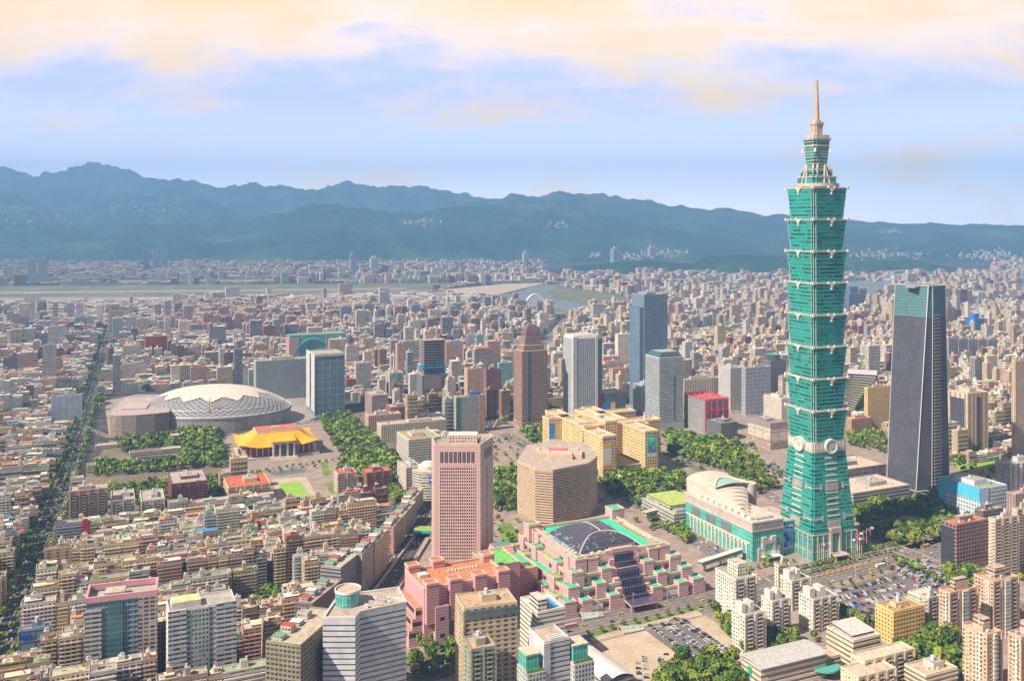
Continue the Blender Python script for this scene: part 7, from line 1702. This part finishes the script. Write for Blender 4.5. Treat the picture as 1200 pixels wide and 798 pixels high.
def plant():
    r = random.Random(77); P = []
    for poly, sp, sc_, lab, gr_ in WOODS:
        W_ = np.array([g(*p) for p in poly]); x0, y0 = W_.min(0); x1, y1 = W_.max(0); n = int((x1 - x0) * (y1 - y0) / (sp * sp * .62)); got = []
        X = np.array([r.uniform(x0, x1) for _ in range(n * 3)]); Y = np.array([r.uniform(y0, y1) for _ in range(n * 3)]); ok = inpoly(W_, X, Y)
        for x, y in zip(X[ok], Y[ok]):
            if all((x - a) ** 2 + (y - b_) ** 2 > (sp * .72) ** 2 for a, b_ in got[-400:]): got.append((x, y)); P.append((x, y, sc_ * r.choice([.6, .75, .9, 1, 1.1, 1.25, 1.45]), lab, gr_)) if r.random() < .86 else None
    P += [(x + r.uniform(-.8, .8), y + r.uniform(-.8, .8), s * r.uniform(.8, 1.2), l, q) for x, y, s, l, q in tree_rows()]
    def vis(p): px, py = px_of(p[0], p[1], 4); return -5 < px < 1205 and py < 806
    Vv = sorted([p for p in P if vis(p)], key=lambda p: p[1] / p[2]); ind, rest = Vv[:280], Vv[280:]
    for (x, y, s, lab, gr_) in ind:
        k = r.randrange(4); o = empty('tree', (x, y, 0), r.uniform(0, 6.28), lab, 'tree', gr_); o.scale = (s, s, s * r.uniform(.8, 1.3))
        c = bpy.data.objects.new('crown', TPL[k][0]); COL.objects.link(c); c.parent = o
        t = bpy.data.objects.new('trunk', TPL[k][1]); COL.objects.link(t); t.parent = o
    # scattered street greenery between the houses, then the rest of the woods
    X = np.array([r.uniform(-1400, 1700) for _ in range(7500)]); Y = np.array([r.uniform(750, 3600) for _ in range(7500)])
    cl = fbm(X / 130, Y / 130, 9, 3); bad = np.zeros(len(X), bool)
    for poly in EXCL: bad |= inpoly(poly, X, Y)
    # loose planting on the open ground of the central district
    Cp = np.array([g(*p) for p in CENTRE]); Xc = np.array([r.uniform(-350, 900) for _ in range(5200)]); Yc = np.array([r.uniform(760, 1900) for _ in range(5200)]); okc = inpoly(Cp, Xc, Yc); c2_ = fbm(Xc / 60, Yc / 60, 19, 3)
    for poly in EXCL:
        if len(poly) == len(Cp) and np.allclose(poly, Cp): continue
        okc &= ~inpoly(poly, Xc, Yc)
    for x, y, k_, c_ in zip(Xc, Yc, okc, c2_):
        if k_ and c_ > .46: rest.append((x, y, r.uniform(.35, .85), '', ''))
    for x, y, c_, bd in zip(X, Y, cl, bad):
        if not bd and c_ > .44 and abs(x) < .57 * y: rest.append((x, y, r.uniform(.8, 1.4) * (1 if y < 1600 else 1.25), '', ''))
    Vs = []; Fs = []; Cs = []; off = 0
    for (x, y, s, _, _) in rest:
        V, F, C = (TPL[r.randrange(4)][2:5] if y < 1150 else LOW[r.randrange(4)]); a = r.uniform(0, 6.28); c, n = cos(a), sin(a)
        Vs.append(np.stack([(V[:, 0] * c - V[:, 1] * n) * s + x, (V[:, 0] * n + V[:, 1] * c) * s + y, V[:, 2] * s], 1)); Fs.append(F + off); off += len(V); cm = r.choice([.6, .75, .9, 1, 1.15, 1.35, 1.6]); Cs.append(C[:, None] * np.array([[cm * r.uniform(.85, 1.35), cm, cm * .9]]))
    V = np.concatenate(Vs); F = np.concatenate(Fs); C = np.concatenate(Cs); nf = len(F)
    me = bpy.data.meshes.new('distant_trees'); me.vertices.add(len(V)); me.vertices.foreach_set('co', V.astype(np.float32).ravel()); me.loops.add(nf * 4); me.loops.foreach_set('vertex_index', F.astype(np.int32).ravel())
    me.polygons.add(nf); me.polygons.foreach_set('loop_start', np.arange(nf, dtype=np.int32) * 4); me.polygons.foreach_set('loop_total', np.full(nf, 4, np.int32)); me.update(calc_edges=True)
    ca = me.color_attributes.new(name='Col', type='FLOAT_COLOR', domain='CORNER'); cc = np.ones((nf, 4), np.float32); cc[:, :3] = C; ca.data.foreach_set('color', np.repeat(cc, 4, axis=0).ravel())
    me.materials.append(MAT['leaf']); o = bpy.data.objects.new('distant_trees', me); COL.objects.link(o); o['kind'] = 'stuff'; print('trees', len(ind), len(rest), nf)
plant()

# ------------------------------------------------------------------ vehicles
CARC = [('white', (.72, .72, .70), 36), ('silver', (.42, .43, .45), 18), ('black', (.03, .03, .035), 16), ('dark blue', (.03, .06, .20), 8), ('red', (.46, .03, .04), 3), ('yellow', (.80, .48, .02), 1), ('grey', (.18, .18, .19), 12), ('bright blue', (.04, .20, .55), 3)]
def car_mesh(c):
    b = MB(); w, l = .9, 2.25
    b.prism([(-l, -w), (l, -w), (l, w), (-l, w)], .32, .82, 'paint', 'paint', c, pts2=[(-l + .05, -w + .03), (l - .12, -w + .05), (l - .12, w - .05), (-l + .05, w - .03)], bottom=True)
    b.prism([(-1.75, -w + .08), (1.15, -w + .08), (1.15, w - .08), (-1.75, w - .08)], .82, 1.32, 'glass_dark', 'paint', (.03, .035, .04), c, pts2=[(-1.35, -w + .26), (.45, -w + .26), (.45, w - .26), (-1.35, w - .26)])
    b.box(-1.36, .46, -w + .25, w - .25, 1.32, 1.40, 'paint', 'paint', c)
    b.box(l - .1, l + .01, -w + .12, -w + .5, .52, .70, 'paint', 'paint', (.8, .8, .75)); b.box(l - .1, l + .01, w - .5, w - .12, .52, .70, 'paint', 'paint', (.8, .8, .75))
    for x in (-1.4, 1.4):
        for y in (-w + .05, w - .05):
            P = [(x + .34 * cos(t), .34 + .34 * sin(t)) for t in np.linspace(0, 2 * pi, 9)[:-1]]
            b.face([(p[0], y - .1, p[1]) for p in P], 'paint', (.02, .02, .02)); b.face([(p[0], y + .1, p[1]) for p in P[::-1]], 'paint', (.02, .02, .02))
            for i in range(8): q, s = P[i], P[(i + 1) % 8]; b.face([(q[0], y + .1, q[1]), (s[0], y + .1, s[1]), (s[0], y - .1, s[1]), (q[0], y - .1, q[1])], 'paint', (.02, .02, .02))
    return b
CM = {n: (car_mesh(c).mesh('parked_car'), c) for n, c, _ in CARC}
def cars():
    r = random.Random(4); P = []
    def lot(poly, rows_a, dv, du, occ, lab, grp_, yaw_off=0, cols=None):
        W_ = np.array([g(*p) for p in poly]); C0 = W_[0]; ca, sa = cos(rows_a), sin(rows_a); uv = [((p[0] - C0[0]) * ca + (p[1] - C0[1]) * sa, -(p[0] - C0[0]) * sa + (p[1] - C0[1]) * ca) for p in W_]
        u0, u1 = min(p[0] for p in uv), max(p[0] for p in uv); v0, v1 = min(p[1] for p in uv), max(p[1] for p in uv); v = v0 + 3; k = 0
        while v < v1:
            u = u0
            while u < u1:
                x, y = C0[0] + u * ca - v * sa, C0[1] + u * sa + v * ca
                if inpoly(W_, np.array([x]), np.array([y]))[0] and r.random() < occ: P.append((x, y, rows_a + pi / 2 + yaw_off + r.uniform(-.04, .04) + (pi if r.random() < .5 else 0), lab, grp_, r.choices(CARC, [c[2] for c in CARC])[0][0]))
                u += du
            v += dv[k % len(dv)]; k += 1
    lot([(757, 733), (800, 723), (858, 762), (818, 775)], A + pi / 2, (5.3, 11.5), 2.7, .85, 'in the right rows of the gravel parking lot', 'parking lot right rows')
    lot([(748, 770), (810, 762), (800, 792), (742, 800)], A + pi / 2 - .5, (5.5, 13), 2.9, .6, 'in the near rows of the gravel parking lot', 'parking lot near rows')
    lot([(962, 697), (1048, 675), (1075, 700), (1040, 728), (985, 736)], A, (5.2, 11.5), 2.7, .8, 'in the big car park behind the white blocks', 'big car park')
    lot([(1040, 664), (1088, 655), (1114, 684), (1082, 694)], A + pi / 2 + .3, (5.2, 10.5), 2.6, .85, 'in the slanted far corner of the car park', 'far corner of the car park')
    lot([(872, 548), (905, 540), (925, 556), (895, 566)], A, (5.2, 9), 2.6, .9, 'behind the mall', 'yard behind the mall')
    def traffic(line, wdt, lanes, step, lab, grp_, taxi=.15, p=.5, rng=None):
        for i in range(len(line) - 1):
            a, b = line[i], line[i + 1]; l = hypot(b[0] - a[0], b[1] - a[1]); dx, dy = (b[0] - a[0]) / l, (b[1] - a[1]) / l
            for ln in range(lanes):
                off = -wdt / 2 + wdt * (ln + .5) / lanes; t = r.uniform(0, step)
                while t < l:
                    if r.random() < p: P.append((a[0] + dx * t - dy * off, a[1] + dy * t + dx * off, atan2(dy, dx) + (pi if off < 0 and 0 else 0), lab, grp_, 'yellow' if r.random() < taxi else r.choices(CARC, [c[2] for c in CARC])[0][0]))
                    t += step * r.uniform(.6, 1.4)
    rd = {k: v for k, v in zip(['main', 'avenue', 'tree', 'hall', 'side', 'parkr', 'boul', 'cross', 'lower', 'stat', 'dome'], road)}
    traffic(*rd['main'], 34, 'on the wide road below the teal tower', 'wide road traffic', .4, .40)
    traffic(*rd['avenue'], 26, 'on the sunken avenue', 'sunken avenue traffic', .25, .5)
    traffic(*rd['tree'], 20, 'on the tree-lined avenue at the left', 'left avenue traffic', .12, .6)
    traffic(*rd['hall'], 22, 'on the road between hotel and city hall', 'city hall road traffic', .3, .5)
    traffic(*rd['side'], 18, 'on the side road behind the exhibition hall', 'side road traffic', .25, .5); traffic(*rd['parkr'], 14, 'on the park road right of the city hall', 'park road traffic', .2, .5)
    traffic(*rd['cross'], 14, 'on the cross street by the round park', 'cross street traffic', .4, .5); traffic(*rd['dome'], 14, 'on the street before the stadium', 'stadium street traffic', .2, .5); traffic(*rd['boul'], 12, 'on the street right of the park', 'park side traffic', .2, .5)
    # taxi ranks
    for (p0, p1, n) in (((792, 692.5), (824, 685), 7), ((958, 675.5), (1046, 652.5), 15)):
        a, b = g(*p0), g(*p1)
        for i in range(n): t = i / (n - 1); P.append((a[0] + (b[0] - a[0]) * t, a[1] + (b[1] - a[1]) * t, atan2(b[1] - a[1], b[0] - a[0]), 'waiting in the taxi rank by the kerb', 'taxi rank', 'yellow'))
    V = sorted([p for p in P if -5 < px_of(p[0], p[1])[0] < 1205 and px_of(p[0], p[1])[1] < 803], key=lambda p: p[1]); print('cars', len(V))
    for (x, y, a, lab, gr_, c) in V[:290]:
        taxi = 'rank' in gr_; o = bpy.data.objects.new('car', CM[c][0]); COL.objects.link(o); o.location = (x, y, .2); o.rotation_euler = (0, 0, a)
        tag(o, (f'yellow taxi {lab}' if taxi else f'{c} car {lab}'), 'taxi' if taxi else 'car', f'{c} cars, {gr_}')
    b = MB(); cache = {n: car_mesh(c) for n, c, _ in CARC}
    for (x, y, a, lab, gr_, c) in V[290:]:
        col = dict((n, cc) for n, cc, _ in CARC)[c]; b.rbox(x, y, 4.5, 1.8, .45, 1.0, a, 'paint', 'paint', col); b.rbox(x - .2 * cos(a), y - .2 * sin(a), 2.4, 1.5, 1.0, 1.5, a, 'glass_dark', 'paint', (.03, .03, .04), col)
    b.build('distant_traffic', kind='stuff')
cars()
def bus(px, py, a, c, lab):
    q = g(px, py); o = empty('bus', (q[0], q[1], .2), a, lab, 'bus'); b = MB(); b.box(-6, 6, -1.25, 1.25, .5, 3.1, 'paint', 'paint', c, bottom=True); b.build('body', o)
    b = MB(); b.box(-5.4, 6.02, -1.28, 1.28, 1.7, 2.6, 'glass_dark', 'glass_dark', (.04, .05, .06), bottom=True); b.build('windows', o)
    for x in (-3.6, 3.8):
        b = MB()
        for y in (-1.2, 1.2): b.tube([(x, y - .15, .5), (x, y + .15, .5)], .5, 'paint', (.02, .02, .02), 8)
        b.build('wheel_pair', o)
bus(1032, 664, A, (.70, .70, .68), 'white bus on the wide road before the car park'); bus(676, 722, A, (.72, .66, .66), 'white coach beside the exhibition hall kerb'); bus(668, 735, A, (.62, .35, .42), 'pinkish bus on the wide road near the exhibition hall'); bus(645, 524, radians(110), (.62, .05, .05), 'red bus on the road left of the city hall'); bus(1084, 641, A, (.74, .42, .02), 'yellow bus at the crossing by the round park')
for i, (px, py) in enumerate(((742, 714), (782, 704), (826, 694), (900, 676), (946, 665), (1003, 678), (1040, 662), (1082, 646), (700, 724))):
    q = g(px, py); o = empty('street_lamp', (q[0], q[1], 0), A, f'tall pale street lamp on the wide road, {["first","second","third","fourth","fifth","sixth","seventh","eighth","ninth"][sorted([742,782,826,900,946,1003,1040,1082,700]).index(px)]} from the left', 'street lamp', 'street lamps of the wide road')
    b = MB(); b.cyl(0, 0, .22, 0, 15, 'paint', 'paint', (.62, .60, .58), n=6, r2=.12); b.build('pole', o); b = MB(); b.tube([(0, -2.4, 15.2), (0, 0, 14.8), (0, 2.4, 15.2)], .12, 'paint', (.62, .60, .58), 4); b.build('arm', o)
    b = MB(); b.box(-.35, .35, -3.2, -2, 15.1, 15.35, 'paint', 'paint', (.5, .5, .5), bottom=True); b.build('lamp_head', o)
# underpass in the sunken avenue
def underpass():
    q = g(492, 630); o = empty('underpass', (q[0], q[1], 0), 0, 'underpass ramp walls and green-topped portal in the sunken avenue', 'underpass')
    def lc(px, py): p = g(px, py); return (p[0] - q[0], p[1] - q[1])
    for a, b_ in (((487, 628), (432, 702)), ((503, 632), (462, 700))):
        p0, p1 = lc(*a), lc(*b_); l = hypot(p1[0] - p0[0], p1[1] - p0[1]); dx, dy = (p1[0] - p0[0]) / l, (p1[1] - p0[1]) / l
        b = MB(); b.prism([(p0[0] - dy * .8, p0[1] + dx * .8), (p1[0] - dy * .8, p1[1] + dx * .8), (p1[0] + dy * .8, p1[1] - dx * .8), (p0[0] + dy * .8, p0[1] - dx * .8)][::-1], 0, 3.0, 'plain', 'plain', (.46, .38, .34)); b.build('ramp_wall', o)
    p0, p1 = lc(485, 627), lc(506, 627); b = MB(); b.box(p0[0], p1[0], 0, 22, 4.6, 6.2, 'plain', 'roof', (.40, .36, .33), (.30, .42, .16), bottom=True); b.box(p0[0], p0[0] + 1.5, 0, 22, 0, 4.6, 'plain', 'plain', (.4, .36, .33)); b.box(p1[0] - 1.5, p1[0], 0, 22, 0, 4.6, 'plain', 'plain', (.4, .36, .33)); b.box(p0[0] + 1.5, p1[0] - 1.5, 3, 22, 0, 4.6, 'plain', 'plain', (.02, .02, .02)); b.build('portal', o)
    b = MB(); b.box(p0[0] + 8, p1[0], -.6, -.01, 4.8, 8, 'paint', 'paint', (.03, .42, .30), bottom=True); b.build('green_sign_band', o)
underpass()
# memorial park halls
for lab, cx, by, lx, rx, ty, rc in (('long low pale-roofed hall left of the park grove', 112, 528, 108, 160, 523, (.66, .58, .52)), ('dark tiled roof school hall in the park', 152, 540, 148, 190, 531, (.20, .14, .16)), ('cream roofed hall with white walls in the park', 190, 533, 184, 212, 527, (.62, .58, .48)), ('tall cream hut at the corner of the park grove', 200, 521, 197, 210, 511, (.68, .56, .44)), ('small grey-roofed hut at the left end of the park walk', 102, 556, 99, 112, 546, (.30, .24, .24))):
    T('park_hall', lab, 'hall', cx, by, lx, rx, ty, 'ribbon', (.60, .54, .48), (.2, .2, .2), roofc=rc, ph=False, fh=4, W=13)
# glass shells by the road
for lab, px, py in (('small ribbed glass shell beside the wide road, nearer the parking lot', 727, 741), ('small ribbed glass shell beside the exhibition hall front', 680, 725)):
    q = g(px, py); o = empty('glass_shelter', (q[0], q[1], 0), A, lab, 'shelter'); b = MB(); b.grid(lambda u, v: (u * 22, -5 + 10 * v, 1 + 4.6 * sin(pi * v) * (1 - .55 * u)), 10, 8, 'curtain_pale', (.42, .46, .40)); b.build('shell', o)
    b = MB(); b.tube([(0, -5 + 10 * t, 1 + 4.8 * sin(pi * t)) for t in np.linspace(0, 1, 9)], .35, 'plain', (.7, .66, .6), 4); b.build('rim', o)
build_city(); label_city()
